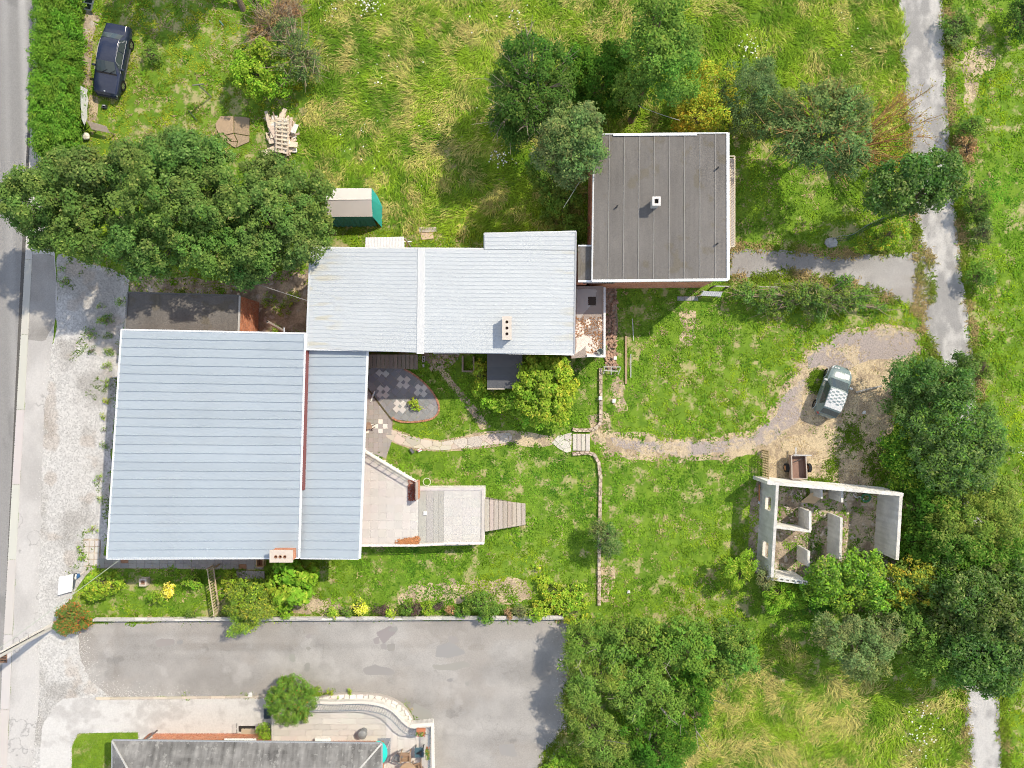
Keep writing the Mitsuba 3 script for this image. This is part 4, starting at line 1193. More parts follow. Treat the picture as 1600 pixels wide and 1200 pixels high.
for z in (0.95, 0.1):
    part(tp, 'curved_railing__side_rail', MB(IR).bar([*ea, ZP + z], [*eb, ZP + z], 0.05), 'satin')
bal = MB(IR)
for y in np.arange(eb[1], ea[1], 0.16):
    bal.bar([ea[0], y, ZP], [ea[0], y, ZP + .95], 0.018)
part(tp, 'curved_railing__balusters', bal, 'satin', kind='stuff')
part(tp, 'coping', MB((0.64, 0.61, 0.57)).bar(at(642, 1134.0, ZP + .01), at(678, 1131.5, ZP + .01), 0.22, 0.08))
part(tp, 'coping', MB((0.64, 0.61, 0.57)).bar(at(676, 1133, ZP + .012), at(677.5, 1260, ZP + .012), 0.2, 0.08))
cp = LineString([tuple(xy(*p, ZP)) for p in curve]).buffer(0.11, cap_style=2)
part(tp, 'coping', MB((0.62, 0.585, 0.54)).poly(cp, ZP - .02, ZP + .04))
# stone-filled bed outside the curved wall
bed = Polygon(spline(pts([(488, 1092), (520, 1083), (560, 1081), (600, 1085), (628, 1098), (643, 1116), (648, 1130)]), 40).tolist() + pts([(642, 1134), (620, 1124), (604, 1108), (570, 1099), (500, 1099)])).buffer(0)
rb2 = thing('rubble_wall', 'curved bank of whitewashed rubble stones outside the railing of the neighbour terrace', 'wall')
part(rb2, 'fill', MB((0.40, 0.37, 0.34)).poly(bed, 0, 0.30))
k_ = stones(bed, (0.42, 0.34), 8, (0.68, 0.645, 0.60), 0.0, 0.42, f'{rb2}__stone', 0.05, amp=0.14)
# little steps and the cellar opening left of the terrace
cl = thing('cellar_steps', 'sunken cellar opening with tan stone edge and small rail against the orange brick strip', 'steps')
part(cl, 'opening', MB((0.035, 0.032, 0.03)).prism(pts([(373, 1134), (399, 1134), (399, 1143), (373, 1143)]), 0.0, 0.034))
part(cl, 'curb', MB((0.42, 0.36, 0.27)).prism(pts([(378, 1138), (399, 1138), (399, 1147), (378, 1147)]), 0.0, 0.12))
part(cl, 'rail', MB(DARK).tube([at(370, 1131, 0), at(370, 1131, .9), at(370, 1145, .9), at(370, 1145, 0)], 0.025, 6), 'satin')
part(cl, 'kerb', MB((0.56, 0.48, 0.38)).prism(pts([(300, 1146), (373, 1147), (373, 1151), (300, 1150)]), 0.0, 0.1))
dp2 = thing('door_ramp_bar', 'dark slanting bar at the west end of the slate roofed house', 'bar')
part(dp2, 'bar', MB((0.12, 0.10, 0.10)).bar(at(246, 1141, 1.5), at(228, 1156, 2.4), 0.10, 0.06), 'satin')
part(dp2, 'bracket', MB((0.5, 0.5, 0.5)).bar(at(238, 1151, 1.9), at(226, 1157, 2.3), 0.08, 0.05), 'satin')
kb = thing('drive_edging', 'low stone edging between the car park and the pale drive', 'edging')
cols = [(150 + i * 22.5, 1091.5 - .25 * i) for i in range(13)]
for (a, b), (c, d) in zip(cols[:-1], cols[1:]):
    part(kb, 'stone', MB(jit((0.48, 0.43, 0.36), rng, .12)).bar(at(a, b, 0.05), at(c - .6, d, 0.05), 0.14, 0.10))

# ---- low wall between the garden and the car park
bw = thing('boundary_wall', 'low whitewashed wall with coping stones along the top of the car park', 'wall')
seg = np.linspace(148, 880, 36)
for k in range(35):
    y = 967.5 - 3.0 * (seg[k] - 148) / 732
    step = 1.5 if 210 < seg[k] < 330 else 0
    col = jit((0.44, 0.42, 0.39), rng, .22)
    if rng.random() < .12:
        continue
    part(bw, 'coping_stone', MB(col).bar(at(seg[k], y + rng.uniform(-.5, .5), 0.47), at(seg[k + 1] - .8, y + rng.uniform(-.5, .5), 0.47), rng.uniform(.14, .20), 0.07))
part(bw, 'wall', MB(uv=(0.9, 0)).bar(at(148, 967.5, .2), at(880, 964.5, .2), 0.14, 0.46), 'concrete')

# ================================================================== VEHICLES
rng = np.random.default_rng(23)


def Mworld(px, py, z, ang):
    p = at(px, py, z)
    c, s = math.cos(ang), math.sin(ang)
    M = np.eye(4)
    M[:2, :2] = [[c, -s], [s, c]]
    M[:2, 3] = p[:2]
    return M


class Car:
    """A car body lofted through stations along its length (x forward); ring points run over one side, mirrored to the other."""

    def __init__(self, st, M):
        # station: x, half width, sill z, belt z, top half width, top z
        self.st, self.M = np.array(st, float), M

    def ring(self, s):
        st = self.st
        i = min(int(s), len(st) - 2)
        f = s - i
        x, w, z0, zb, wt, zt = st[i] * (1 - f) + st[i + 1] * f
        h = [(0, z0), (w * .86, z0), (w * .97, z0 + .10), (w, z0 + .30), (w, zb - .12), (w * .965, zb), (wt, zt - .035), (wt * .90, zt), (wt * .5, zt + .02), (0, zt + .028)]
        return np.array([[x, y, z] for y, z in h])

    def S(self, s, k):
        """Point of the surface at station s and ring place k (0..9 on the left side, minus for the right)."""
        r = self.ring(s)
        a = abs(k)
        i = min(int(a), 8)
        p = r[i] * (1 - (a - i)) + r[i + 1] * (a - i)
        return p * [1, -1 if k < 0 else 1, 1]

    def body(self, cuts, col):
        ss = []
        for i in range(len(self.st) - 1):
            ss += [i, i + .5]
        ss.append(len(self.st) - 1)
        rings = [np.vstack([self.ring(s), self.ring(s)[-2:0:-1] * [1, -1, 1]]) for s in ss]
        n = len(rings[0])
        v = np.vstack(rings)
        f = []
        for i in range(len(rings) - 1):
            for j in range(n):
                k = (j + 1) % n
                a, b, c, d = i * n + j, i * n + k, (i + 1) * n + k, (i + 1) * n + j
                f += [[a, b, c], [a, c, d]]
        m = len(v)
        v = np.vstack([v, rings[0].mean(0), rings[-1].mean(0)])
        for j in range(n):
            k = (j + 1) % n
            f += [[m, k, j], [m + 1, (len(rings) - 1) * n + j, (len(rings) - 1) * n + k]]
        tm = trimesh.Trimesh(v, f)
        trimesh.repair.fix_normals(tm)
        man = m3.Manifold(m3.Mesh(tm.vertices.astype(np.float32), tm.faces.astype(np.uint32)))
        for x, r_ in cuts:
            cyl = m3.Manifold.cylinder(3.0, r_, r_, 28, True).rotate([90, 0, 0]).translate([x, 0, r_ - .03])
            core = m3.Manifold.cube([4, self.st[:, 1].max() * 2 - .44, 2], True)
            man = man - (cyl - core)
        g = man.to_mesh()
        return trimesh.Trimesh(g.vert_properties[:, :3], g.tri_verts, process=False)

    def W(self, p):
        p = np.asarray(p, float)
        return p @ self.M[:3, :3].T + self.M[:3, 3]

    def patch(self, s0, s1, k0, k1, off=0.008, n=5, m=5, s0b=None, s1b=None):
        """A piece of skin between stations and ring places, lifted by off; s0b, s1b: stations at the far k."""
        s0b, s1b = s0 if s0b is None else s0b, s1 if s1b is None else s1b
        G = np.array([[self.S(lerp(lerp(s0, s0b, b), lerp(s1, s1b, b), a), lerp(k0, k1, b)) for b in np.linspace(0, 1, m)] for a in np.linspace(0, 1, n)])
        du, dv = np.gradient(G, axis=0), np.gradient(G, axis=1)
        nn = np.cross(du, dv)
        nn /= np.linalg.norm(nn, axis=2, keepdims=True) + 1e-9
        ctr = np.array([G[..., 0].mean(), 0, 0.6])
        if (nn * (G - ctr)).sum() < 0:
            nn = -nn
        G = G + nn * off
        v = self.W(G.reshape(-1, 3))
        f = [[i * m + j, (i + 1) * m + j, (i + 1) * m + j + 1, i * m + j + 1] for i in range(n - 1) for j in range(m - 1)]
        return v, f


def put_mesh(key, tm, col, bsdf, smooth=32):
    key = num(key)
    m = trimesh.graph.smooth_shade(tm, angle=math.radians(smooth), facet_minarea=None)
    scene[key] = mikit.ply(m, bsdf, smooth=True, color=np.broadcast_to(np.asarray(col, float), (len(m.vertices), 3)))
    return key


def wheel(car, key, car_obj, x, side, w, r, rimcol):
    y = side * (w - .015)
    tyre = MB((0.018, 0.018, 0.018))
    n = 22
    prof = [(r * .62, 0), (r * .95, 0.0), (r, .03), (r, .16), (r * .95, .19), (r * .62, .19)]
    v, f = [], []
    for rr, yy in prof:
        for a in np.arange(n) * 2 * math.pi / n:
            v.append([x + rr * math.cos(a), y - side * yy, r + rr * math.sin(a)])
    for i in range(len(prof) - 1):
        for j in range(n):
            k = (j + 1) % n
            f.append([i * n + j, i * n + k, (i + 1) * n + k, (i + 1) * n + j])
    tyre.add(car_obj.W(v), f)
    wk = part(key, 'wheel', tyre, 'matte')
    rim = MB(rimcol)
    ring = [[x + r * .63 * math.cos(a), y - side * .02, r + r * .63 * math.sin(a)] for a in np.arange(n) * 2 * math.pi / n]
    hub = [[x + r * .18 * math.cos(a), y - side * .005, r + r * .18 * math.sin(a)] for a in np.arange(n) * 2 * math.pi / n]
    rim.add(car_obj.W(ring + hub), [[j, (j + 1) % n, n + (j + 1) % n, n + j] for j in range(n) if (j % 4) != 3])
    rim.add(car_obj.W(hub + [[x, y, r]]), [[j, (j + 1) % n, n] for j in range(n)])
    part(wk, 'rim', rim, 'metal')
    part(wk, 'brake', MB((0.03, 0.03, 0.03)).add(car_obj.W([[a, b - side * .05, c] for a, b, c in ring] + [[x, y - side * .05, r]]), [[j, (j + 1) % n, n] for j in range(n)]))
    return wk


# ---- dark blue saloon standing by the hedge
cr = thing('parked_car', 'dark navy blue saloon car parked on the grass beside the conifer hedge', 'car')
ang = math.atan2(40 - 147, 165 - 186)
car = Car([(-2.28, .60, .42, .62, .56, .80), (-2.20, .74, .30, .80, .66, .98), (-1.62, .83, .24, .90, .71, 1.03), (-1.12, .84, .22, .93, .60, 1.33), (-.55, .85, .22, .94, .60, 1.40), (.25, .85, .22, .94, .60, 1.385), (.98, .845, .22, .93, .70, .985), (1.60, .83, .24, .86, .70, .92), (2.12, .77, .28, .74, .66, .80), (2.26, .64, .38, .60, .55, .66)], Mworld(173, 92.5, .85, ang))
NAVY = (0.012, 0.018, 0.045)
bm = car.body([(-1.33, .36), (1.38, .36)], NAVY)
bm.vertices = car.W(bm.vertices)
put_mesh(f'{cr}__body', bm, NAVY, 'gloss', 28)


def glass_set(key, car, wind, rear, sides, kr=6.25):
    for nm, (a, b, kk) in (('windscreen', wind), ('rear_window', rear)):
        mb = MB()
        v, f = car.patch(a, b, kk, 9.0, 0.014, 11, 9)
        mb.add(v, f)
        v, f = car.patch(a, b, -kk, -9.0, 0.014, 11, 9)
        mb.add(v, f)
        part(key, nm, mb, 'glass')
    for sd in (1, -1):
        for (a, b, a2, b2) in sides:
            mb = MB()
            v, f = car.patch(a, b, 5.06 * sd, 5.90 * sd, 0.014, 13, 6, a2, b2)
            mb.add(v, f)
            part(key, 'side_window', mb, 'glass')


glass_set(cr, car, (5.10, 5.90, 6.6), (2.12, 2.92, 6.6), [(3.02, 4.10, 3.2, 4.08), (4.16, 5.80, 4.14, 5.12), (2.55, 2.95, 2.95, 3.12)])
for sd in (1, -1):
    part(cr, 'window_trim', MB((0.40, 0.41, 0.43)).tube([car.W(car.S(s, (5.98 if 3 < s < 5.1 else 5.4) * sd) + [0, .012 * sd, 0]) for s in np.linspace(2.75, 5.2, 12)], 0.013, 5), 'satin')
    part(cr, 'window_trim', MB((0.40, 0.41, 0.43)).tube([car.W(car.S(s, 5.0 * sd) + [0, .014 * sd, .01]) for s in np.linspace(2.6, 5.8, 12)], 0.012, 5), 'satin')
    c = car.S(5.45, 5.0 * sd) + [0, .10 * sd, .05]
    k = part(cr, 'mirror', MB(NAVY).box(car.W(c), [.12, .22, .13], ang, cham=.03), 'gloss')
    for x in (-1.33, 1.38):
        wheel(None, cr, car, x, sd, .83, .315, (0.55, 0.55, 0.56))
    mb = MB((0.62, 0.64, 0.66))
    v, f = car.patch(8.15, 8.75, 4.0 * sd, 5.0 * sd, 0.008, 4, 3)
    part(cr, 'headlight', mb.add(v, f), 'gloss')
    mb = MB((0.24, 0.015, 0.012))
    v, f = car.patch(.25, .85, 3.6 * sd, 4.9 * sd, 0.008, 4, 3)
    part(cr, 'tail_light', mb.add(v, f), 'gloss')
    part(cr, 'sill_strip', MB((0.10, 0.105, 0.11)).bar(car.W([-1.0, .856 * sd, .42]), car.W([1.05, .856 * sd, .42]), 0.02, 0.10), 'satin')
part(cr, 'bumper', MB((0.035, 0.04, 0.05)).bar(car.W([2.25, -.66, .42]), car.W([2.25, .66, .42]), 0.14, 0.22), 'satin')
part(cr, 'bumper', MB((0.035, 0.04, 0.05)).bar(car.W([-2.27, -.66, .46]), car.W([-2.27, .66, .46]), 0.14, 0.22), 'satin')
part(cr, 'badge', MB((0.75, 0.76, 0.78)).disc(car.W([2.06, 0, 0])[:2], .045, .86, .80, 14), 'metal')
for y in (-.25, .25):
    a, b = car.S(6.02, 8.2) * [1, 0, 1] + [0, y - .1, .03], car.S(5.72, 8) * [1, 0, 1] + [0, y + .35, .05]
    part(cr, 'wiper', MB(DARK).bar(car.W(a), car.W(b), .025), 'satin')
mb = MB((0.02, 0.02, 0.022))
v, f = car.patch(5.93, 6.08, 6.5, 9, .012, 3, 4)
mb.add(v, f)
v, f = car.patch(5.93, 6.08, -6.5, -9, .012, 3, 4)
part(cr, 'cowl', mb.add(v, f), 'matte')

# ---- small grey-green hatchback with a chequered white roof
cb = thing('parked_car', 'small grey-green hatchback with a white chequered roof parked on the gravel drive', 'car')
ang = math.atan2(650 - 576, 1319 - 1292)
car = Car([(-1.68, .44, .44, .74, .42, .90), (-1.58, .66, .32, .86, .56, 1.06), (-1.18, .77, .24, .92, .57, 1.43), (-.55, .79, .22, .92, .59, 1.50), (.10, .79, .22, .92, .575, 1.46), (.80, .78, .22, .91, .63, 1.00), (1.24, .74, .24, .84, .58, .90), (1.56, .58, .30, .70, .46, .74), (1.69, .36, .38, .58, .30, .60)], Mworld(1305, 612, .9, ang))
SAGE = (0.14, 0.19, 0.19)
bm = car.body([(-1.08, .33), (1.05, .33)], SAGE)
bm.vertices = car.W(bm.vertices)
put_mesh(f'{cb}__body', bm, SAGE, 'gloss', 28)
glass_set(cb, car, (4.12, 4.92, 6.55), (1.06, 1.80, 6.55), [(2.25, 4.72, 2.35, 4.08)])
WS = (0.52, 0.53, 0.53)
mb = MB(WS)
for sd in (1, -1):
    v, f = car.patch(2.05, 3.95, 6.35 * sd, 9.0 * sd, 0.016, 21, 11)
    mb.add(v, f)
part(cb, 'roof_wrap', mb, 'gloss', label='white roof wrap with grey chequers')
nx, ny = 8, 6
mb = MB((0.19, 0.24, 0.245))
for i in range(nx):
    for j in range(ny):
        if (i + j) % 2:
            continue
        sa_, sb_ = 2.5 + i * 1.4 / nx, 2.5 + (i + .86) * 1.4 / nx
        ta, tb = -1 + 2 * j / ny, -1 + 2 * (j + .86) / ny

        def kk(t):
            return (9 - 2.6 * abs(t)) * (1 if t >= 0 else -1)
        if ta * tb < 0:
            continue
        ka, kb_ = kk(ta if ta != 0 else (1e-6 if tb > 0 else -1e-6)), kk(tb if tb != 0 else (1e-6 if ta > 0 else -1e-6))
        v, f = car.patch(sa_, sb_, ka, kb_, 0.028, 4, 4)
        mb.add(v, f)
part(f'{cb}__roof_wrap', 'chequers', mb, 'gloss')
mb = MB(WS)
v, f = car.patch(5.35, 6.2, -8.3, -6.6, 0.014, 9, 8)
part(cb, 'bonnet_sticker', mb.add(v, f), 'gloss', label='white block on the bonnet')
for a, b, k0, k1 in ((6.6, 6.9, 6.2, 7.2), (6.7, 6.95, 7.6, 8.2)):
    mb = MB(WS)
    v, f = car.patch(a, b, k0, k1, 0.014, 5, 5)
    part(cb, 'bonnet_sticker', mb.add(v, f), 'gloss')
# round number disc and marks on the left door
mb = MB(WS)
cc, rr = car.S(4.25, 4.35), .17
ringp = []
for a in np.arange(20) * 2 * math.pi / 20:
    ringp.append([cc[0] + rr * math.cos(a), cc[1] + .015, .72 + rr * math.sin(a) * 1.0])
mb.add(car.W(ringp + [[cc[0], cc[1] + .016, .72]]), [[j, (j + 1) % 20, 20] for j in range(20)])
part(cb, 'door_disc', mb, 'gloss', label='white round disc on the door')
for x_, z_, w_, h_ in ((-.28, .70, .10, .16), (-.12, .76, .08, .08)):
    mb = MB(WS)
    y_ = .785
    mb.add(car.W([[x_, y_, z_], [x_ + w_, y_, z_], [x_ + w_, y_, z_ + h_], [x_, y_, z_ + h_]]), [[0, 1, 2, 3]])
    part(cb, 'door_mark', mb, 'gloss')
for sd in (1, -1):
    c = car.S(4.6, 5.0 * sd) + [0, .10 * sd, .05]
    part(cb, 'mirror', MB(WS).box(car.W(c), [.13, .2, .13], ang, cham=.03), 'gloss')
    for x in (-1.08, 1.05):
        wheel(None, cb, car, x, sd, .765, .29, (0.35, 0.36, 0.37))
    mb = MB((0.36, 0.02, 0.02))
    v, f = car.patch(.15, 1.1, 4.2 * sd, 5.6 * sd, 0.010, 5, 4)
    part(cb, 'tail_light', mb.add(v, f), 'gloss')
    mb = MB((0.70, 0.72, 0.74))
    v, f = car.patch(6.5, 7.4, 4.3 * sd, 5.3 * sd, 0.008, 5, 4)
    part(cb, 'headlight', mb.add(v, f), 'gloss')
    for x in (-1.08, 1.05):
        part(cb, 'arch_trim', MB((0.40, 0.46, 0.46)).tube([car.W([x + .36 * math.cos(a), .785 * sd, .30 + .36 * math.sin(a)]) for a in np.linspace(.1, 3.04, 12)], .022, 5), 'gloss')
part(cb, 'number_plate', MB((0.72, 0.73, 0.76)).hexa([car.W(p) for p in ([-1.685, -.26, .62], [-1.685, .26, .62], [-1.66, .26, .62], [-1.66, -.26, .62])], [car.W(p) for p in ([-1.665, -.26, .74], [-1.665, .26, .74], [-1.64, .26, .74], [-1.64, -.26, .74])]), 'gloss')
part(cb, 'bumper', MB((0.16, 0.205, 0.20)).bar(car.W([-1.64, -.46, .48]), car.W([-1.64, .46, .48]), 0.13, 0.2), 'gloss')
part(cb, 'bumper', MB((0.22, 0.28, 0.275)).bar(car.W([1.60, -.40, .45]), car.W([1.60, .40, .45]), 0.13, 0.2), 'gloss')

# ---- rusty box trailer
tl = thing('box_trailer', 'rusty brown open box trailer standing against the concrete ruin', 'trailer')
ZTL = 0.85
q = [at(1236.5, 712, ZTL), at(1259, 712, ZTL), at(1261, 748, ZTL), at(1237.5, 748.5, ZTL)]
fl_ = [p * [1, 1, 0] + [0, 0, .45] for p in q]
part(tl, 'floor', MB((0.24, 0.155, 0.125)).hexa([fl_[3] - [0, 0, .06], fl_[2] - [0, 0, .06], fl_[1] - [0, 0, .06], fl_[0] - [0, 0, .06]], [fl_[3], fl_[2], fl_[1], fl_[0]]))
for i in range(4):
    a, b = q[i], q[(i + 1) % 4]
    sd = part(tl, 'side_board', MB((0.27, 0.20, 0.17) if i != 1 else (0.16, 0.10, 0.08)).bar((a * [1, 1, 0] + [0, 0, .65]), (b * [1, 1, 0] + [0, 0, .65]), 0.04, 0.42))
    part(tl, 'rim', MB((0.42, 0.37, 0.33)).bar(a + [0, 0, .01], b + [0, 0, .01], 0.06, 0.04))
part(tl, 'drawbar', MB((0.48, 0.47, 0.46)).bar(at(1243.3, 699, .5), at(1243.3, 713, .5), 0.08), 'satin')
part(tl, 'crossbar', MB((0.42, 0.42, 0.42)).bar(at(1240, 711, .9), at(1268, 711.5, .9), 0.07), 'satin')
part(tl, 'strap', MB((0.10, 0.09, 0.09)).bar(at(1240, 722, .5), at(1258, 715, .7), 0.06, 0.03))
part(tl, 'axle', MB((0.08, 0.07, 0.07)).bar(at(1229, 731, .3), at(1266, 731, .3), 0.07))
for px in (1229, 1264):
    c = at(px, 731, .31)
    n = 20
    v = [[c[0] + dx, c[1] + .29 * math.cos(a), .30 + .29 * math.sin(a)] for dx in (-.09, .09) for a in np.arange(n) * 2 * math.pi / n] + [[c[0] - .09, c[1], .3], [c[0] + .09, c[1], .3]]
    f = [[j, (j + 1) % n, n + (j + 1) % n] for j in range(n)] + [[j, n + (j + 1) % n, n + j] for j in range(n)] + [[j, (j + 1) % n, 2 * n] for j in range(n)] + [[n + j, n + (j + 1) % n, 2 * n + 1] for j in range(n)]
    k = part(tl, 'wheel', MB((0.025, 0.025, 0.027)).add(v, f))
    v = [[c[0] + dx, c[1] + .16 * math.cos(a), .30 + .16 * math.sin(a)] for dx in (-.10, .10) for a in np.arange(n) * 2 * math.pi / n] + [[c[0] - .11, c[1], .3], [c[0] + .11, c[1], .3]]
    part(k, 'rim', MB((0.36, 0.19, 0.10)).add(v, f))

# ================================================================== FENCES, POLES, SMALL THINGS


def slat_fence(key, A, B, h, n, col, rails=(0.15, 0.85), slat=(0.045, 0.02), z0=0.0, horiz=0, railc=None):
    """Fence from A to B (picture points of its top at height h) with n upright slats; each slat is a piece."""
    A, B = xy(*A, h), xy(*B, h)
    d = (B - A) / np.linalg.norm(B - A)
    s = np.array([-d[1], d[0]])
    for t in np.linspace(0, 1, n):
        p = lerp(A, B, t)
        part(key, 'slat', MB(jit(col, rng, .1)).bar([*p, z0], [*p, h - .02], slat[0], slat[1], up=(*s, 0)))
    for r_ in rails:
        part(key, 'rail', MB(jit(railc or col, rng, .05)).bar([*(A + s * .025), z0 + (h - z0) * r_], [*(B + s * .025), z0 + (h - z0) * r_], 0.05, 0.045))
    for p in (A, B):
        part(key, 'post', MB(jit(col, rng, .05)).bar([*p, 0], [*p, h], 0.08))


tf = thing('trellis_fence', 'tan wooden lattice fence standing at the corner of the concrete ruin', 'fence')
slat_fence(tf, (1201, 706), (1200.5, 768), 1.2, 17, (0.30, 0.23, 0.12), rails=(.12, .36, .6, .84, .99), slat=(.06, .02), railc=(.36, .29, .17))
fp = thing('orange_pipe', 'thin orange-brown pipe lying along the foot of the concrete ruin', 'pipe')
part(fp, 'pipe', MB((0.38, 0.15, 0.06)).tube([at(1186.5, 757, .3), at(1186.5, 783, .3)], 0.045, 8), 'satin')
part(fp, 'end', MB((0.42, 0.44, 0.47)).tube([at(1186.5, 783, .3), at(1186, 787, .25)], 0.075, 8), 'satin')
pg = thing('picket_fence', 'tan wooden picket fence across the small front lawn', 'fence')
slat_fence(pg, (323, 890), (333.5, 962), 1.05, 18, (0.50, 0.42, 0.29), rails=(.2, .97), slat=(.085, .03))
pg2 = thing('fence_frame', 'second thin tan rail frame just right of the picket fence', 'fence')
slat_fence(pg2, (333, 888), (340.5, 944), 1.0, 4, (0.38, 0.31, 0.21), rails=(.97,), slat=(.05, .03))
# utility pole with cables
up = thing('utility_pole', 'tall pale concrete utility pole at the corner of the hedge by the street', 'pole')
pb0, pt0 = at(84, 977, 0), at(84, 977, 0) + np.array([-.35, -.28, 9.2])
part(up, 'shaft', MB((0.56, 0.54, 0.51)).tube([pb0, lerp(pb0, pt0, .5), pt0], [0.21, .17, .13], 10), 'matte', smooth=False)
for dx, dy, c in ((.15, .12, (0.05, 0.05, 0.055)), (-.05, -.22, (0.03, 0.03, 0.035))):
    o_ = np.array([dx, dy, 0])
    part(up, 'cable', MB(c).tube([lerp(pb0, pt0, t) + o_ * (1 - .3 * t) + [0, 0, .02 * math.sin(t * 20)] for t in np.linspace(.12, 1, 14)], 0.032, 6), 'satin')
for s_, r_, z in ((1, .25, 3.4), (-1, .20, 3.2), (1, .2, 2.6)):
    c = lerp(pb0, pt0, z / 9.2) + np.array([0.06 * s_, .28 * s_, 0])
    part(up, 'cable_loop', MB((0.20, 0.19, 0.19)).tube([c + [r_ * .75 * math.cos(a), r_ * math.sin(a), 0] for a in np.linspace(0, 2 * math.pi, 20)], 0.016, 5), 'satin')


def cable(name, label, A, B, sag, r, col):
    A, B = np.asarray(A), np.asarray(B)
    mb = MB(col).tube([lerp(A, B, t) - [0, 0, sag * 4 * t * (1 - t)] for t in np.linspace(0, 1, 24)], r, 5)
    return single(name, mb, 'satin', label, 'cable')


cable('overhead_cable', 'pale overhead cable from the south-west roof corner to the utility pole', at(188, 874, 4.8), lerp(pb0, pt0, .8), .15, .018, (0.36, 0.40, 0.34))
cable('overhead_cable', 'thin overhead cable under the maples to the west edge of the white roof', at(386, 439, 4.2), at(481, 470, 4.8), .12, .014, (0.42, 0.42, 0.40))
cable('overhead_cable', 'thin cable from the blue-green tree down beside the brown house', at(909, 278, 5.0), at(880, 325, 4.0), .1, .014, (0.40, 0.40, 0.40))
cable('overhead_cable', 'thin pale cable crossing the shaded gap behind the brown house', at(997, 165, 3.6), at(1062, 188, 5.0), .1, .014, (0.55, 0.55, 0.55))
# white board on the forecourt and the blue-white bundle beside it
sb = thing('white_board', 'white board tilted on a dark base at the edge of the forecourt by the street', 'board')
zb_ = .55
q = [at(92, 902, zb_), at(114, 897, zb_), at(112.5, 924, zb_ - .2), at(90, 930, zb_ - .2)]
part(sb, 'panel', MB((0.76, 0.76, 0.76)).hexa([q[3] - [0, 0, .05], q[2] - [0, 0, .05], q[1] - [0, 0, .05], q[0] - [0, 0, .05]], [q[3], q[2], q[1], q[0]]), 'satin')
part(sb, 'base', MB((0.10, 0.12, 0.15)).hexa([p * [1, 1, 0] for p in (q[3] + [.05, .05, 0], q[2] + [-.05, .05, 0], q[1] - [.05, .05, 0], q[0] + [.05, -.05, 0])], [q[3] - [-.05, -.05, .052], q[2] - [.05, -.05, .052], q[1] - [.05, .05, .052], q[0] - [-.05, .05, .052]]))
bl2 = thing('blue_white_bundle', 'blue and white folded cloth bundle lying right of the tilted white board', 'bundle')
part(bl2, 'white_fold', MB((0.70, 0.70, 0.68)).hexa([at(*p, 0) for p in ((115, 906), (119, 906), (120, 897), (116, 896))], [at(*p, .22) for p in ((115, 905), (119, 905), (120, 897), (116, 897))]))
part(bl2, 'blue_fold', MB((0.05, 0.13, 0.28)).hexa([at(*p, 0) for p in ((119.5, 906), (126, 901), (124, 896), (120, 897))], [at(*p, .26) for p in ((119.5, 904), (125, 900), (124, 896), (120, 897))]))
part(bl2, 'white_fold', MB((0.62, 0.58, 0.52)).hexa([at(*p, 0) for p in ((125, 899), (131, 894), (132, 892), (125, 896))], [at(*p, .15) for p in ((125, 899), (131, 894), (132, 892), (125, 896))]))
# green and white storage tent
tn = thing('storage_tent', 'small tent shelter with a grubby white roof and turquoise side walls beside the maples', 'tent')
ze, zr_ = 1.55, 2.15
W0, W1, W2 = 512, 581, 588
rn = [at(510, 294, ze), at(580.5, 294, ze)]
rr_ = [at(508, 312, zr_), at(580.5, 311, zr_)]
rs = [at(512, 339, ze), at(582, 338.5, ze)]
ru = lambda p, dz=0: np.array([p[0], p[1], p[2] + dz])
k = part(tn, 'roof', MB((0.52, 0.50, 0.465)).add([rn[0], rn[1], rr_[1], rr_[0]], [[0, 3, 2, 1]]).add([rr_[0], rr_[1], rs[1], rs[0]], [[0, 3, 2, 1]]).add([rn[0] - [0, 0, .03], rn[1] - [0, 0, .03], rr_[1] - [0, 0, .03], rr_[0] - [0, 0, .03]], [[0, 1, 2, 3]]).add([rr_[0] - [0, 0, .03], rr_[1] - [0, 0, .03], rs[1] - [0, 0, .03], rs[0] - [0, 0, .03]], [[0, 1, 2, 3]]), 'matte', label='grubby white roof sheet')
part(tn, 'ridge_seam', MB((0.66, 0.63, 0.58)).bar(rr_[0] + [0, 0, .01], rr_[1] + [0, 0, .01], .06, .02))
TQ = (0.035, 0.30, 0.26)
fold = []
n = 26
for i in range(n + 1):
    t = i / n
    a = lerp(rs[0], rs[1], t)
    b = np.array([a[0] * 1.0, a[1] - 0.28 + .04 * math.sin(i * 1.9), 0.02])
    m_ = lerp(a, b, .5) + [0, .05 * math.sin(i * 2.3), 0]
    fold += [a - [0, .0, .02], m_, b]
part(tn, 'side_wall', MB((0.045, 0.20, 0.175)).add(fold, [[i * 3 + j, i * 3 + j + 1, (i + 1) * 3 + j + 1, (i + 1) * 3 + j] for i in range(n) for j in range(2)]), label='dark teal side wall')
ev2 = [at(588.5, 300, .05)[0]]
e0, e1, e2 = rn[1], rr_[1], rs[1]
bx = .32
part(tn, 'end_wall', MB(TQ).add([e0, e1, e2, [e2[0] + bx, e2[1] - .35, 0.02], [e1[0] + bx, e1[1], 0.02], [e0[0] + bx * .3, e0[1] - .1, 0.02]], [[0, 1, 4], [0, 4, 5], [1, 2, 3], [1, 3, 4]]), label='bright turquoise end wall')
part(tn, 'end_wall', MB(TQ).add([rn[0], rr_[0], rs[0], [rs[0][0], rs[0][1], 0.02], [rn[0][0], rn[0][1], 0.02]], [[0, 1, 2], [0, 2, 3], [0, 3, 4]]))
part(tn, 'side_wall', MB((0.045, 0.22, 0.19)).add([rn[0], rn[1], [rn[1][0], rn[1][1], .02], [rn[0][0], rn[0][1], .02]], [[0, 1, 2, 3]]))
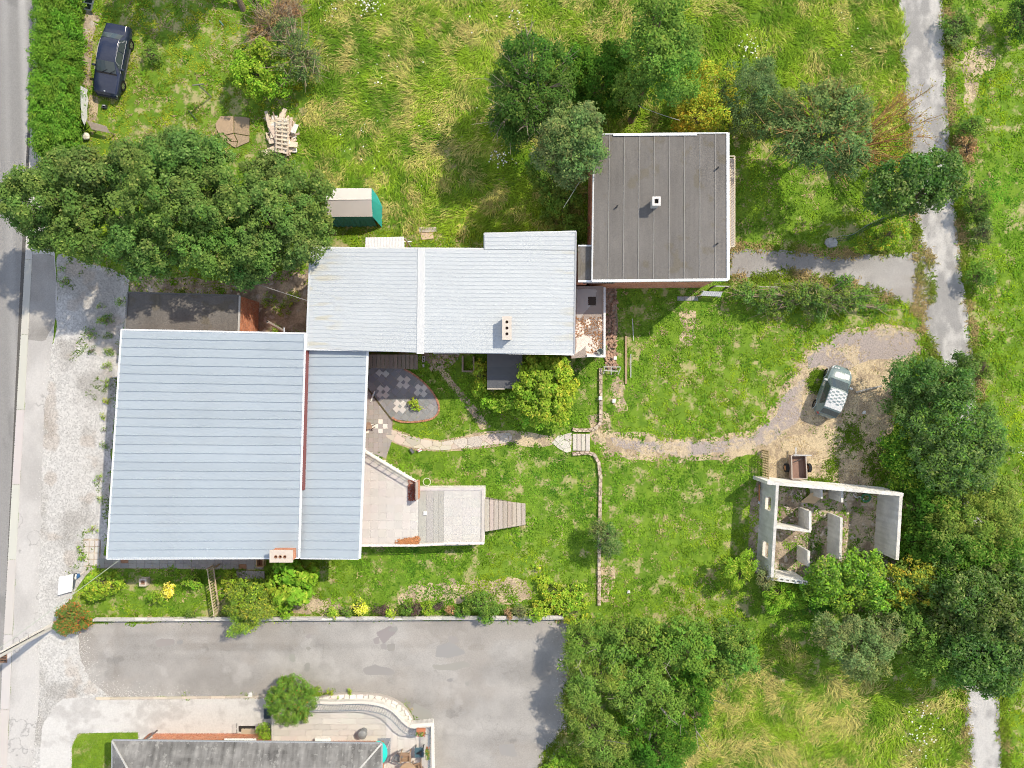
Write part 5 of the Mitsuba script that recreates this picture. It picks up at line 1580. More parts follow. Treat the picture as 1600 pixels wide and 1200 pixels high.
# ladder frame at the top edge and the sheets leaning on the hedge
ld = thing('glass_frame', 'pale window frame leaning by the hedge at the top edge of the picture', 'frame')
fa, fb, fc, fd = at(132, -6, 1.0), at(147, -4, 1.0), at(142, 16, .1), at(130, 13, .1)
for a, b in ((fa, fb), (fb, fc), (fc, fd), (fd, fa), (lerp(fa, fd, .5), lerp(fb, fc, .5))):
    part(ld, 'bar', MB((0.58, 0.60, 0.62)).bar(a, b, .08), 'satin')
part(ld, 'pane', MB().add([fa, fb, fc, fd], [[0, 1, 2, 3]]), 'glass')
ws_ = thing('plaster_sheet', 'broken pale grey sheet leaning upright against the foot of the hedge', 'sheet')
o_ = [(126, 134), (137.5, 140), (135.5, 146), (138.5, 156), (136, 170), (136.5, 184), (132, 196), (127.5, 186), (126, 160)]
v = [at(x, y, 1.5 - .08 * (x - 126)) for x, y in o_]
v2 = [p - [.03, 0, .05] for p in v]
m_ = MB((0.60, 0.60, 0.61))
nn = len(v)
m_.add(v + v2, [[0, k + 1, k] for k in range(1, nn - 1)] + [[nn, nn + k, nn + k + 1] for k in range(1, nn - 1)] + [[k, (k + 1) % nn, nn + (k + 1) % nn] for k in range(nn)] + [[k, nn + (k + 1) % nn, nn + k] for k in range(nn)])
part(ws_, 'sheet', m_)
part(ws_, 'prop', MB((0.3, 0.25, 0.2)).bar(at(131, 165, 0), at(131, 165, .7), .05))
wp_ = thing('board_panel', 'weathered grey-brown board panel propped over dark clutter below the hedge', 'panel')
q = [at(135, 188, .75), at(166, 197, .75), at(172, 208, .55), at(143, 202, .55)]
for k in range(6):
    a, b, c, d = lerp(q[0], q[3], k / 6), lerp(q[1], q[2], k / 6), lerp(q[1], q[2], (k + .92) / 6), lerp(q[0], q[3], (k + .92) / 6)
    part(wp_, 'board', MB(jit((0.40, 0.34, 0.28), rng, .12)).hexa([d - [0, 0, .03], c - [0, 0, .03], b - [0, 0, .03], a - [0, 0, .03]], [d, c, b, a]))
for p in (q[2], q[3], q[0]):
    part(wp_, 'leg', MB((0.2, 0.16, 0.12)).bar(p * [1, 1, 0] + [0, .05, 0], p - [0, -.05, .03], .06))
wb_ = thing('white_sack', 'crumpled white sack lying between the hedge and the big maples', 'sack')
m_ = trimesh.creation.icosphere(2, .28)
m_.vertices *= [.9, .7, .5]
m_.vertices += (np.c_[nfbm(m_.vertices[:, 0] * 6, m_.vertices[:, 1] * 6), nfbm(m_.vertices[:, 1] * 6, m_.vertices[:, 2] * 6), nfbm(m_.vertices[:, 2] * 6, m_.vertices[:, 0] * 6)] - .5) * .2
m_.apply_translation(at(134, 213, .2))
part(wb_, 'cloth', MB((0.66, 0.62, 0.54)).mesh(m_))
bx_ = thing('black_box', 'small black plastic crate lying on the lawn in front of the navy car', 'crate')
c = at(163, 167, .1)
part(bx_, 'shell', MB((0.03, 0.033, 0.04)).poly(Polygon([c[:2] + [-.16, -.09], c[:2] + [.14, -.12], c[:2] + [.17, .09], c[:2] + [-.12, .11]]).difference(Point(c[0], c[1]).buffer(.06)), 0, .18), 'satin')
part(bx_, 'grey_lid', MB((0.36, 0.38, 0.40)).box([c[0] + .03, c[1] + .06, .19], [.16, .07, .03]))
# pile of broken timber with a pallet on top
pile_key = 'scrap_plank'
for k in range(26):
    px, py = rng.uniform(414, 462), rng.uniform(183, 240)
    if (px - 438) ** 2 / 26**2 + (py - 212) ** 2 / 34**2 > 1:
        continue
    a = rng.uniform(-.5, .6) + (math.pi / 2 if rng.random() < .75 else 0)
    l_, w_ = rng.uniform(.6, 1.5), rng.uniform(.14, .42)
    col = (0.60, 0.50, 0.40) if rng.random() < .65 else (0.70, 0.66, 0.62)
    d = np.array([math.cos(a), math.sin(a), rng.uniform(-.15, .15)])
    p = at(px, py, rng.uniform(.15, .5))
    lab = 'pale broken plank in the heap of scrap timber beside the meadow'
    kx = thing(pile_key, lab, 'plank', 'broken planks of the scrap timber heap')
    part(kx, 'board', MB(jit(col, rng, .12)).bar(p - d * l_ / 2, p + d * l_ / 2, w_, .035))
base = MB()
for _ in range(90):
    p = at(rng.uniform(418, 460), rng.uniform(186, 240), rng.uniform(.03, .3))
    a = rng.uniform(0, 3.2)
    d = np.array([math.cos(a), math.sin(a), rng.uniform(-.3, .3)]) * rng.uniform(.15, .5)
    base.bar(p - d, p + d, rng.uniform(.05, .16), .03, jit((0.50, 0.40, 0.31), rng, .35))
L(base.put('timber_scraps', 'matte'), 'small splinters and offcuts under the heap of scrap timber', 'scraps', kind='stuff')
pl = thing('wooden_pallet', 'long wooden pallet rack with seven open rows lying on the timber heap', 'pallet')
A, B, C_, D_ = at(432, 186, .6), at(451, 187, .6), at(449, 240, .55), at(432, 236, .55)
for t in (0, .5, 1):
    part(pl, 'runner', MB(jit((0.52, 0.43, 0.33), rng, .08)).bar(lerp(A, B, t), lerp(D_, C_, t), .09, .1))
for t in np.linspace(0, 1, 9):
    part(pl, 'slat', MB(jit((0.58, 0.50, 0.40), rng, .1)).bar(lerp(A, D_, t) + [-.05, 0, .06], lerp(B, C_, t) + [.05, 0, .06], .11, .03))
# washing line posts
tp_ = thing('washing_line_post', 'T-shaped dark metal washing line post standing in the upper left lawn', 'post')
b_, t_ = at(330.5, 152, 0), at(308, 128, 1.9)
t_ = np.array([b_[0] - .05, b_[1] + .03, 1.9])
part(tp_, 'shaft', MB((0.20, 0.21, 0.18)).bar(b_, t_, .07), 'satin')
part(tp_, 'crossbar', MB((0.16, 0.17, 0.14)).bar(t_ + [-.36, -.05, 0], t_ + [.36, .05, 0], .06), 'satin')
for px, py, l_, col, nm, lab in ((346, 36, .28, (0.10, 0.25, 0.27), 'teal_bar', 'short teal bar lying on the lawn near the top edge'), (301, 180, .55, (0.06, 0.07, 0.05), 'thin_rod', 'thin dark rod lying in the grass left of the cracked slab')):
    c = at(px, py, .1)
    k = thing(nm, lab, 'rod')
    part(k, 'rod', MB(col).bar(c + [-l_ * .5, l_ * .6, 0], c + [l_ * .5, -l_ * .6, 0], .045), 'satin')
# slope-side bits in the middle of the garden
hp = thing('white_hoop', 'white metal hoop on a short stalk at the corner of the cream terrace', 'hoop')
c = at(667, 753, .7)
part(hp, 'ring', MB((0.66, 0.64, 0.60)).tube([c + [.24 * math.cos(a), .24 * math.sin(a), 0] for a in np.linspace(0, 2 * math.pi, 24)], .022, 6), 'satin')
part(hp, 'stalk', MB((0.66, 0.64, 0.60)).tube([c + [0, -.24, 0], np.array([c[0] + .02, c[1] - .34, .4]), np.array([c[0] + .02, c[1] - .3, 0])], .022, 6), 'satin')
bb_ = thing('black_block', 'black rectangular block lying on the grass below the stone path', 'block')
c = at(643.5, 704.5, .12)
part(bb_, 'body', MB((0.09, 0.095, 0.10)).box([c[0], c[1], .09], [.36, .17, .18], -.95, cham=.02), 'satin')
part(bb_, 'lid', MB((0.12, 0.125, 0.13)).box([c[0], c[1], .19], [.30, .13, .03], -.95), 'satin')
pk = thing('pink_white_parcel', 'small pink and white parcel lying on the grass below the stone path', 'parcel')
c = at(655.5, 703.5, .1)
part(pk, 'paper', MB((0.70, 0.68, 0.68)).box([c[0], c[1], .1], [.22, .2, .2], .5, cham=.03))
part(pk, 'band', MB((0.56, 0.25, 0.28)).box([c[0], c[1] + .02, .1], [.235, .06, .21], .5))
wpl = thing('white_plank', 'white plank lying on the shaded dark patio slabs', 'plank')
part(wpl, 'board', MB((0.62, 0.64, 0.62)).bar(at(579, 628, .1), at(585.5, 611, .16), .075, .04))
gc = thing('garden_chair', 'broken tan garden chair tipped over on the white tiles at the roof edge', 'chair')
c = at(577, 667, .25)
part(gc, 'seat', MB((0.40, 0.30, 0.22)).hexa([c + p for p in ([-.18, -.16, -.05], [.18, -.10, .0], [.20, .12, .1], [-.16, .18, .02])], [c + p for p in ([-.18, -.16, 0], [.18, -.10, .05], [.20, .12, .15], [-.16, .18, .07])]))
part(gc, 'backrest', MB((0.44, 0.33, 0.25)).hexa([c + p for p in ([-.2, .16, .0], [.16, .14, .1], [.1, .3, .2], [-.22, .3, .1])], [c + p for p in ([-.2, .18, .04], [.16, .16, .14], [.1, .32, .24], [-.22, .32, .14])]))
for a, b in (((.18, -.1, .03), (.34, -.02, -.15)), ((.18, .1, .12), (.36, .16, -.2)), ((-.16, -.14, 0), (-.2, -.3, -.22)), ((.1, -.1, 0), (.16, -.28, -.22))):
    part(gc, 'leg', MB((0.07, 0.05, 0.045)).bar(c + np.array(a), c + np.array(b), .035))
hb = thing('concrete_block', 'two-hole concrete block on the bare ground at the foot of the timber stairs', 'block')
c = at(661.5, 561, .2)
part(hb, 'block', MB((0.36, 0.35, 0.34)).poly(Polygon([c[:2] + [-.09, -.2], c[:2] + [.09, -.2], c[:2] + [.09, .2], c[:2] + [-.09, .2]]).difference(Polygon([c[:2] + [-.05, -.15], c[:2] + [.05, -.15], c[:2] + [.05, -.03], c[:2] + [-.05, -.03]])).difference(Polygon([c[:2] + [-.05, .03], c[:2] + [.05, .03], c[:2] + [.05, .15], c[:2] + [-.05, .15]])), 0, .2))
part(hb, 'broken_half', MB((0.40, 0.39, 0.37)).box([c[0] - .02, c[1] - .42, .05], [.12, .2, .1], .1, cham=.015))
rbx = thing('raised_bed', 'small wooden frame of a raised bed against the wall of the white-roofed building', 'planter')
for a, b in (((723, 556), (723, 580)), ((722, 580), (741, 580.5)), ((740, 557), (740.5, 580))):
    part(rbx, 'board', MB(jit((0.34, 0.29, 0.22), rng, .1)).bar(at(*a, .2), at(*b, .2), .1, .3))
# row of concrete posts, white stones and other bits east of the balcony
for px, py, lab in ((938, 622, 'white square stone set on the rough edging wall'), (959, 626.5, 'white square stone in the grass right of the rough edging wall'), (961, 559.5, 'white block beside the tangled metal rack')):
    k = thing('white_stone', lab, 'stone')
    c = at(px, py, .25 if px < 940 else .1)
    m_ = MB((0.74, 0.73, 0.71)).box([c[0], c[1], c[2]], [.21, .24, .22 if px != 961 else .14], rng.uniform(-.1, .1), cham=.03)
    part(k, 'stone', m_)
mr = thing('metal_rack', 'bent grey metal rack lying in the grass below the ruinous balcony', 'rack')
for a, b in (((943, 573), (970, 573.5)), ((945, 573), (943, 584)), ((970, 574), (966, 585)), ((944, 579), (966, 580)), ((955, 573), (955, 585))):
    part(mr, 'bar', MB(jit((0.46, 0.45, 0.43), rng, .1)).bar(at(*a, .55), at(*b, .35), .05, .04), 'satin')
for a, b in (((943, 573), 0), ((970, 573.5), 0), ((966, 583), 0)):
    p = at(*a, .5)
    part(mr, 'leg', MB((0.2, 0.2, 0.2)).bar(p, p * [1, 1, 0], .04), 'satin')
for a, b, lab in (((985.5, 553), (985.5, 590), 'long thin grey pole standing in the sunny part of the grass east of the balcony'), ((988, 498), (990, 532), 'thin grey pole lying in the shadow of the brown house')):
    k = thing('thin_pole', lab, 'pole')
    part(k, 'pole', MB((0.45, 0.46, 0.46)).tube([at(*a, .15), at(*b, .1)], .03, 6), 'satin')
for k_, (a, b) in enumerate((((960, 497), (960.5, 535)), ((978, 525), (978, 600)))):
    k = thing('timber_edging', ('short rotten timber edging beside the stone rubble of the balcony', 'long rotten timber edging in the grass east of the balcony')[k_], 'edging')
    part(k, 'timber', MB((0.34, 0.25, 0.17)).bar(at(*a, .06), at(*b, .06), .13, .12))
bn = MB()
for _ in range(160):
    p = at(rng.uniform(946, 964), rng.uniform(452, 575), .06)
    bn.box([*p[:2], rng.uniform(.03, .15)], [rng.uniform(.1, .25), rng.uniform(.08, .14), .1], rng.uniform(0, 3), jit((0.33, 0.22, 0.16), rng, .4))
L(bn.put('brick_rubble', 'matte'), 'loose brick rubble along the outer side of the ruinous balcony', 'rubble', kind='stuff')
# concrete pole lying by the trees
lp = thing('fallen_pole', 'grey weathered pole lying on the ground right of the chequered hatchback', 'pole')
part(lp, 'shaft', MB((0.40, 0.38, 0.35)).tube([at(1337, 613, .1), at(1352, 609, .18), at(1378, 603, .3)], [.06, .055, .05], 8))
part(lp, 'wire', MB((0.12, 0.12, 0.12)).tube([at(1336, 616, .06), at(1356, 611.5, .1)], .018, 5))
# netting with a grey bundle near the asphalt drive
nt = thing('green_net', 'long sagging green net with a pale grey bundle at its end above the asphalt drive', 'net')
top = [at(*p, .5) for p in ((1304, 372), (1312, 369), (1330, 366.5), (1345, 358), (1362, 348), (1382, 340))]
mb = MB((0.05, 0.095, 0.06))
tt = spline(top, 20)
vv = []
for i, p in enumerate(tt):
    vv += [p, p * [1, 1, .45] + [0, -.12 + .05 * math.sin(i), 0], p * [1, 1, 0] + [.1, -.22, .03]]
mb.add(vv, [[i * 3 + j, i * 3 + j + 1, (i + 1) * 3 + j + 1, (i + 1) * 3 + j] for i in range(19) for j in range(2)])
mb = MB((0.05, 0.095, 0.06))
for i in range(0, 58, 3):
    mb.tube(np.array(vv[i:i + 3]), .012, 4)
for j in (1, 2):
    mb.tube(np.array(vv[j::3]), .014, 4)
part(nt, 'netting', mb, 'satin', kind='stuff')
part(nt, 'top_cord', MB((0.24, 0.30, 0.26)).tube(tt, .013, 5), 'satin')
for i in (0, 7, 13, 19):
    part(nt, 'stake', MB((0.2, 0.22, 0.2)).bar(tt[i], tt[i] * [1, 1, 0], .04))
m_ = trimesh.creation.icosphere(2, .42)
m_.vertices *= [.95, .6, .42]
m_.vertices += (np.c_[nfbm(m_.vertices[:, 0] * 5, m_.vertices[:, 1] * 5), nfbm(m_.vertices[:, 1] * 5, m_.vertices[:, 2] * 5), nfbm(m_.vertices[:, 2] * 5, m_.vertices[:, 0] * 5)] - .5) * .35
m_.apply_translation(at(1298.5, 379, .14))
part(nt, 'bundle', MB((0.34, 0.35, 0.35)).mesh(m_), 'matte', label='crumpled pale grey bundle')
# gate frames and the grey lid south of the brown house
gf = thing('plastic_table', 'low grey ribbed plastic table standing at the south-east corner of the brown house', 'lid')
q = [at(1099, 454.5, .6), at(1129, 456, .6), at(1126, 463.5, .55), at(1094, 462, .55)]
mb = MB((0.40, 0.43, 0.46))
for k in range(10):
    a, b, c, d = quad_at(q, k / 10, 0), quad_at(q, (k + 1) / 10, 0), quad_at(q, (k + 1) / 10, 1), quad_at(q, k / 10, 1)
    u = np.array([0, 0, .03])
    mb.add([a, d, (d + c) / 2 + u, (a + b) / 2 + u], [[0, 1, 2, 3]]).add([(a + b) / 2 + u, (d + c) / 2 + u, c, b], [[0, 1, 2, 3]])
part(gf, 'top', mb, 'satin')
for p in q:
    part(gf, 'leg', MB((0.25, 0.26, 0.28)).bar(p, p * [1, 1, 0], .05))
for a, b, lab in (((1117, 447), (1140, 447.5), 'short grey rail fence at the corner of the brown house'), ((1181, 448), (1219, 448.5), 'short grey rail fence in front of the bramble hedge')):
    k = thing('rail_fence', lab, 'fence')
    part(k, 'rail', MB((0.48, 0.47, 0.44)).bar(at(*a, 1.0), at(*b, 1.0), .05))
    for t in (0, 1):
        p = lerp(at(*a, 1.0), at(*b, 1.0), t)
        part(k, 'post', MB((0.12, 0.11, 0.10)).bar(p + [0, 0, .06], p * [1, 1, 0], .08))
    part(k, 'wire', MB((0.2, 0.2, 0.2)).bar(at(*a, .5), at(*b, .5), .02))
gp = thing('grey_paving', 'grey slab in the shadow below the south wall of the brown house', 'slab')
for k in range(3):
    part(gp, 'slab', MB(jit((0.30, 0.30, 0.30), rng, .06)).prism(pts([(1058 + k * 11, 463), (1068.5 + k * 11, 463.6), (1068.5 + k * 11, 470), (1058 + k * 11, 469.5)]), 0, .06, cham=.01))
# planter of bricks on the front lawn
bp = thing('brick_planter', 'square white-edged brick planter standing on the small front lawn', 'planter')
c = at(223.5, 910, .45)
sq = Polygon([c[:2] + [-.24, -.24], c[:2] + [.24, -.24], c[:2] + [.24, .24], c[:2] + [-.24, .24]])
part(bp, 'wall', MB((0.48, 0.42, 0.36)).poly(wall_ring(sq, .1), 0, .5))
part(bp, 'soil', MB((0.05, 0.035, 0.025)).poly(sq.buffer(-.1), 0, .36))
for dx, dy in ((-.07, .07), (.07, .07), (-.07, -.07), (.07, -.07)):
    part(bp, 'brick', MB(jit((0.28, 0.16, 0.11), rng, .2)).box([c[0] + dx, c[1] + dy, .4], [.1, .08, .1], .2))
wcr = thing('wooden_crate', 'open tan wooden crate under the eaves left of the brick chimney', 'crate')
c = at(405.5, 882, .5)
sq = Polygon([tuple(xy(*p, .5)) for p in ((400, 872), (412, 872), (411.5, 886.5), (400, 886.5))])
part(wcr, 'side', MB((0.46, 0.32, 0.18)).poly(wall_ring(sq, .06), 0, .5))
part(wcr, 'bottom', MB((0.30, 0.16, 0.09)).poly(sq.buffer(-.06), 0, .1))
rp_ = thing('red_brick_post', 'low red brick wall end beside the fig bush', 'wall')
for k in range(5):
    part(rp_, 'brick', MB(jit((0.40, 0.20, 0.16), rng, .15)).prism(pts([(414, 905 + k * 5.6), (421, 905 + k * 5.6), (421, 910.2 + k * 5.6), (414, 910.2 + k * 5.6)]), 0, .4 + rng.uniform(-.03, .03), cham=.015))
# neighbour's terrace furniture
pt_ = thing('stone_pot', 'round dark grey lidded pot on the neighbour terrace beside the orange brick strip', 'pot')
c = at(566.5, 1147.5, ZP + .5)
part(pt_, 'body', MB((0.17, 0.175, 0.18)).lathe(c, [(0, ZP), (.2, ZP), (.27, ZP + .3), (.25, ZP + .55), (.0, ZP + .55)], 22), 'satin')
part(pt_, 'lid', MB((0.22, 0.225, 0.23)).lathe(c, [(.27, ZP + .55), (.27, ZP + .6), (.14, ZP + .66), (.05, ZP + .68), (.05, ZP + .72), (0, ZP + .73)], 22), 'satin')
ps_ = thing('parasol', 'turquoise parasol half hidden under the east eaves of the slate roof', 'parasol')
c = at(591, 1178, 2.55)
n = 20
ring = [[c[0] + .55 * math.cos(a), c[1] + .74 * math.sin(a), 2.42] for a in np.arange(n) * 2 * math.pi / n]
part(ps_, 'canopy', MB((0.03, 0.55, 0.47)).add(ring + [[c[0], c[1], 2.75]], [[j, (j + 1) % n, n] for j in range(n)]))
part(ps_, 'pole', MB((0.5, 0.5, 0.5)).tube([[c[0] + .45, c[1], ZP], [c[0] + .4, c[1], 2.5]], .02, 6), 'satin')
sheet_r = thing('grey_rug', 'rectangular blue-grey outdoor rug beside the turquoise parasol', 'rug')
part(sheet_r, 'cloth', MB((0.26, 0.28, 0.31)).prism([xy(*p, ZP) for p in ((590, 1153.5), (610.5, 1153), (609.5, 1189.5), (589, 1190))], ZP, ZP + .016))
part(sheet_r, 'border', MB((0.22, 0.24, 0.27)).prism([xy(*p, ZP) for p in ((590.7, 1154.2), (609.8, 1153.7), (608.8, 1188.8), (589.7, 1189.2))], ZP, ZP + .02))
bt_ = thing('teal_table', 'square dark teal side table with a black ornament by the terrace railing', 'table')
part(bt_, 'top', MB((0.05, 0.10, 0.125)).prism([xy(*p, ZP + .45) for p in ((648, 1168.5), (662, 1168), (662, 1183.5), (648, 1184))], ZP + .42, ZP + .45), 'satin')
for px, py in ((649, 1169.5), (661, 1169), (661, 1182.5), (649, 1183)):
    p = xy(px, py, ZP + .45)
    part(bt_, 'leg', MB((0.05, 0.05, 0.05)).bar([*p, ZP], [*p, ZP + .42], .05))
on = thing('black_figure', 'small black ornament standing on the square teal table', 'ornament')
c = at(655.5, 1176, ZP + .5)
part(on, 'body', MB((0.015, 0.015, 0.018)).tube([c + [-.2, -.1, -.04], c + [-.05, 0, .06], c + [.08, .05, .1], c + [.14, .18, .1]], [.03, .06, .06, .02], 7), 'satin')
part(on, 'wing', MB((0.02, 0.02, 0.022)).hexa([c + p for p in ([-.05, 0, .05], [.1, 0, .05], [.16, -.2, .05], [.02, -.1, .05])], [c + p for p in ([-.05, 0, .08], [.1, 0, .08], [.16, -.2, .08], [.02, -.1, .08])]), 'satin')
mt = thing('door_mat', 'dark blue mat on the pale drive beside the clipped ball bush', 'mat')
part(mt, 'mat', MB((0.05, 0.075, 0.10)).prism(pts([(413, 1107.5), (422.5, 1107.5), (422.5, 1122), (413, 1122)]), Z_APRON, .05))
part(mt, 'rim', MB((0.08, 0.10, 0.13)).poly(wall_ring(poly([(412.6, 1107), (423, 1107), (423, 1122.5), (412.6, 1122.5)]), .06), Z_APRON, .056))
WOOD = (0.30, 0.20, 0.13)


def armchair(px, py, rz, label, col=WOOD, sc=1.0):
    k = thing('garden_armchair', label, 'chair', None)
    c = at(px, py, ZP + .45)
    Rm = np.array([[math.cos(rz), -math.sin(rz), 0], [math.sin(rz), math.cos(rz), 0], [0, 0, 1]])
    w = lambda p: Rm @ (np.array(p) * sc) + [c[0], c[1], ZP]
    for j in range(6):
        y = -.25 + j * .09
        part(k, 'seat_slat', MB(jit(col, rng, .1)).bar(w([-.26, y, .44]), w([.26, y, .44]), .075, .03))
    for s in (-1, 1):
        part(k, 'leg', MB(jit(col, rng, .1)).bar(w([.28 * s, -.27, 0]), w([.28 * s, -.27, .62]), .05))
        part(k, 'leg', MB(jit(col, rng, .1)).bar(w([.28 * s, .27, 0]), w([.28 * s, .42, 1.0]), .05))
        part(k, 'armrest', MB(jit(col, rng, .1)).bar(w([.30 * s, -.30, .64]), w([.30 * s, .33, .66]), .07, .03))
    part(k, 'backrest', MB(jit(col, rng, .1)).bar(w([-.28, .42, .98]), w([.28, .42, .98]), .06, .05))
    part(k, 'backrest', MB(jit(col, rng, .1)).bar(w([-.28, .34, .62]), w([.28, .34, .62]), .05, .05))
    return k


armchair(634, 1183, 0, 'brown wooden armchair with its back to the railing on the neighbour terrace')
armchair(622, 1186, 1.2, 'grey metal-framed armchair left of the brown wooden one', (0.16, 0.17, 0.18), .8)
armchair(652, 1199, -1.3, 'brown armchair at the bottom edge right of the round table', WOOD, .9)
tb = thing('round_table', 'round brown wooden table cut by the bottom edge of the picture', 'table')
c = at(637, 1205, ZP + .72)
part(tb, 'top', MB((0.36, 0.25, 0.16)).disc(c, .52, ZP + .72, ZP + .68, 28))
part(tb, 'pedestal', MB(WOOD).tube([[c[0], c[1], ZP], [c[0], c[1], ZP + .68]], .06, 8))


def flower_box(px, py, horizontal, label):
    k = thing('flower_box', label, 'planter')
    c = at(px, py, ZP + .95)
    s = (.55, .2) if horizontal else (.22, .62)
    part(k, 'box', MB((0.44, 0.17, 0.09)).box([c[0], c[1] + (.06 if horizontal else 0), ZP + .85], [s[0], s[1], .2], 0, cham=.015))
    mb = MB()
    for _ in range(160):
        p = np.array([c[0] + rng.uniform(-.5, .5) * s[0], c[1] + rng.uniform(-.5, .45) * s[1] - (.12 if horizontal else 0), ZP + .95 + rng.uniform(0, .18)])
        u = rng.random()
        col = (0.10, 0.20, 0.04) if u < .6 else (0.36, 0.36, 0.06) if u < .8 else (0.50, 0.06, 0.05) if u < .92 else (0.6, 0.55, 0.5)
        a = rng.uniform(0, 6.3)
        d, e = np.array([math.cos(a), math.sin(a), rng.uniform(-.3, .5)]) * .055, np.array([-math.sin(a), math.cos(a), rng.uniform(-.3, .5)]) * .04
        mb.add([p - d, p + e, p + d, p - e], [[0, 1, 2, 3]], jit(col, rng, .2))
    part(k, 'flowers', mb, 'leaf')


flower_box(657.5, 1143.5, True, 'terracotta flower box hanging on the inner side of the railing corner')
flower_box(668, 1177, False, 'flower box with red and yellow blooms beside the teal table')
hp_ = thing('hose_reel', 'green hose and dark clutter lying inside the north wall of the concrete ruin', 'hose')
c = at(1354, 778, .2)
for r_ in (.3, .26, .22):
    part(hp_, 'coil', MB((0.05, 0.18, 0.10)).tube([c + [r_ * math.cos(a), r_ * .9 * math.sin(a), .02 * r_ * 10 - .1] for a in np.linspace(0, 2 * math.pi, 22)], .03, 6), 'satin')
part(hp_, 'tail', MB((0.55, 0.54, 0.55)).tube([at(1333, 772, .1), at(1337, 777, .12), at(1344, 776, .1), at(1350, 781, .15)], .04, 6), 'satin')
for px, py, s_, lab in ((390, 1086, .3, 'small pale concrete block at the top edge of the pale drive'), (1350, 644.5, .22, 'pale scrap of paper on the grass behind the chequered hatchback'), (982, 925, .2, 'pale grey stone in the grass near the lower stone edging')):
    k = thing('pale_scrap', lab, 'scrap')
    c = at(px, py, .1)
    part(k, 'piece', MB((0.58, 0.58, 0.57)).prism([c[:2] + np.array(p) * s_ for p in ((-.5, -.45), (.55, -.4), (.5, .5), (-.2, .4))], 0, .12, cham=.02))
bd = thing('plywood_board', 'tan plywood board lying in the grass north of the white roof', 'board')
part(bd, 'sheet', MB((0.50, 0.40, 0.28)).prism(pts([(657, 364), (676, 362), (678, 373), (659, 375)]), 0, .06, cham=.01))
for k in range(4):
    part(bd, 'batten', MB(jit((0.44, 0.40, 0.35), rng, .1)).bar(at(655, 356.5 + k * 1.9, .1), at(682, 355.5 + k * 1.9, .1), .06, .04))

# ================================================================== PLANTS
def unit(v):
    return v / (np.linalg.norm(v, axis=-1, keepdims=True) + 1e-12)


def sph(r, n):
    return unit(r.normal(size=(n, 3)))


def leaves(pos, nrm, size, aspect, r, axis=None, fold=0.25):
    """Rhombic leaf sprays at pos facing nrm: (vertices, triangles)."""
    n = len(pos)
    t = unit(np.cross(nrm, r.normal(size=(n, 3)))) if axis is None else unit(axis - nrm * np.sum(axis * nrm, 1, keepdims=True))
    b = np.cross(nrm, t)
    s = np.broadcast_to(size, (n,))[:, None]
    v = np.stack([pos - t * s * .5, pos + b * s * aspect * .5 - nrm * s * fold * .3 + t * s * .06, pos + t * s * .5 - nrm * s * .08, pos - b * s * aspect * .5 - nrm * s * fold * .3 + t * s * .06], 1)
    f = (np.arange(n) * 4)[:, None, None] + np.array([[0, 1, 2], [0, 2, 3]])[None]
    return v.reshape(-1, 3), f.reshape(-1, 3)


PAL = {  # leaf albedo: a dark, a light, a rare third tone and its share
    'maple': ((0.046, 0.090, 0.024), (0.115, 0.180, 0.052), (0.16, 0.21, 0.07), .10),
    'mid': ((0.060, 0.120, 0.022), (0.125, 0.215, 0.045), (0.17, 0.23, 0.05), .10),
    'bright': ((0.090, 0.180, 0.018), (0.180, 0.300, 0.035), (0.28, 0.34, 0.06), .12),
    'lime': ((0.130, 0.220, 0.020), (0.260, 0.350, 0.045), (0.36, 0.38, 0.06), .18),
    'dark': ((0.035, 0.075, 0.018), (0.070, 0.135, 0.030), (0.11, 0.15, 0.04), .06),
    'ivy': ((0.030, 0.085, 0.012), (0.065, 0.150, 0.022), (0.11, 0.19, 0.03), .06),
    'blue': ((0.048, 0.090, 0.036), (0.118, 0.180, 0.068), (0.18, 0.235, 0.09), .10),
    'olive': ((0.085, 0.125, 0.050), (0.160, 0.205, 0.085), (0.20, 0.21, 0.09), .12),
    'gold': ((0.150, 0.190, 0.025), (0.290, 0.290, 0.040), (0.38, 0.31, 0.04), .22),
    'dry': ((0.140, 0.095, 0.055), (0.280, 0.190, 0.110), (0.36, 0.25, 0.15), .2),
    'purple': ((0.050, 0.035, 0.040), (0.100, 0.065, 0.070), (0.10, 0.12, 0.05), .2),
    'red': ((0.065, 0.120, 0.030), (0.120, 0.190, 0.045), (0.34, 0.12, 0.05), .24),
    'hedge': ((0.045, 0.115, 0.014), (0.110, 0.220, 0.030), (0.16, 0.26, 0.045), .10),
    'yellow': ((0.360, 0.360, 0.030), (0.560, 0.520, 0.080), (0.65, 0.58, 0.16), .3),
    'feather': ((0.075, 0.130, 0.025), (0.150, 0.225, 0.050), (0.20, 0.25, 0.07), .12),
}


def tint(pal, n, r, base=None):
    a, b, c, share = (np.array(x) if not np.isscalar(x) else x for x in PAL[pal])
    t = np.clip((r.random(n) if base is None else base) * .75 + r.random(n) * .35 - .05, 0, 1)[:, None]
    col = a * (1 - t) + b * t
    k = r.random(n) < share
    col[k] = c
    return col * [1.62, 1.68, 1.45] * r.uniform(.88, 1.12, (n, 1))


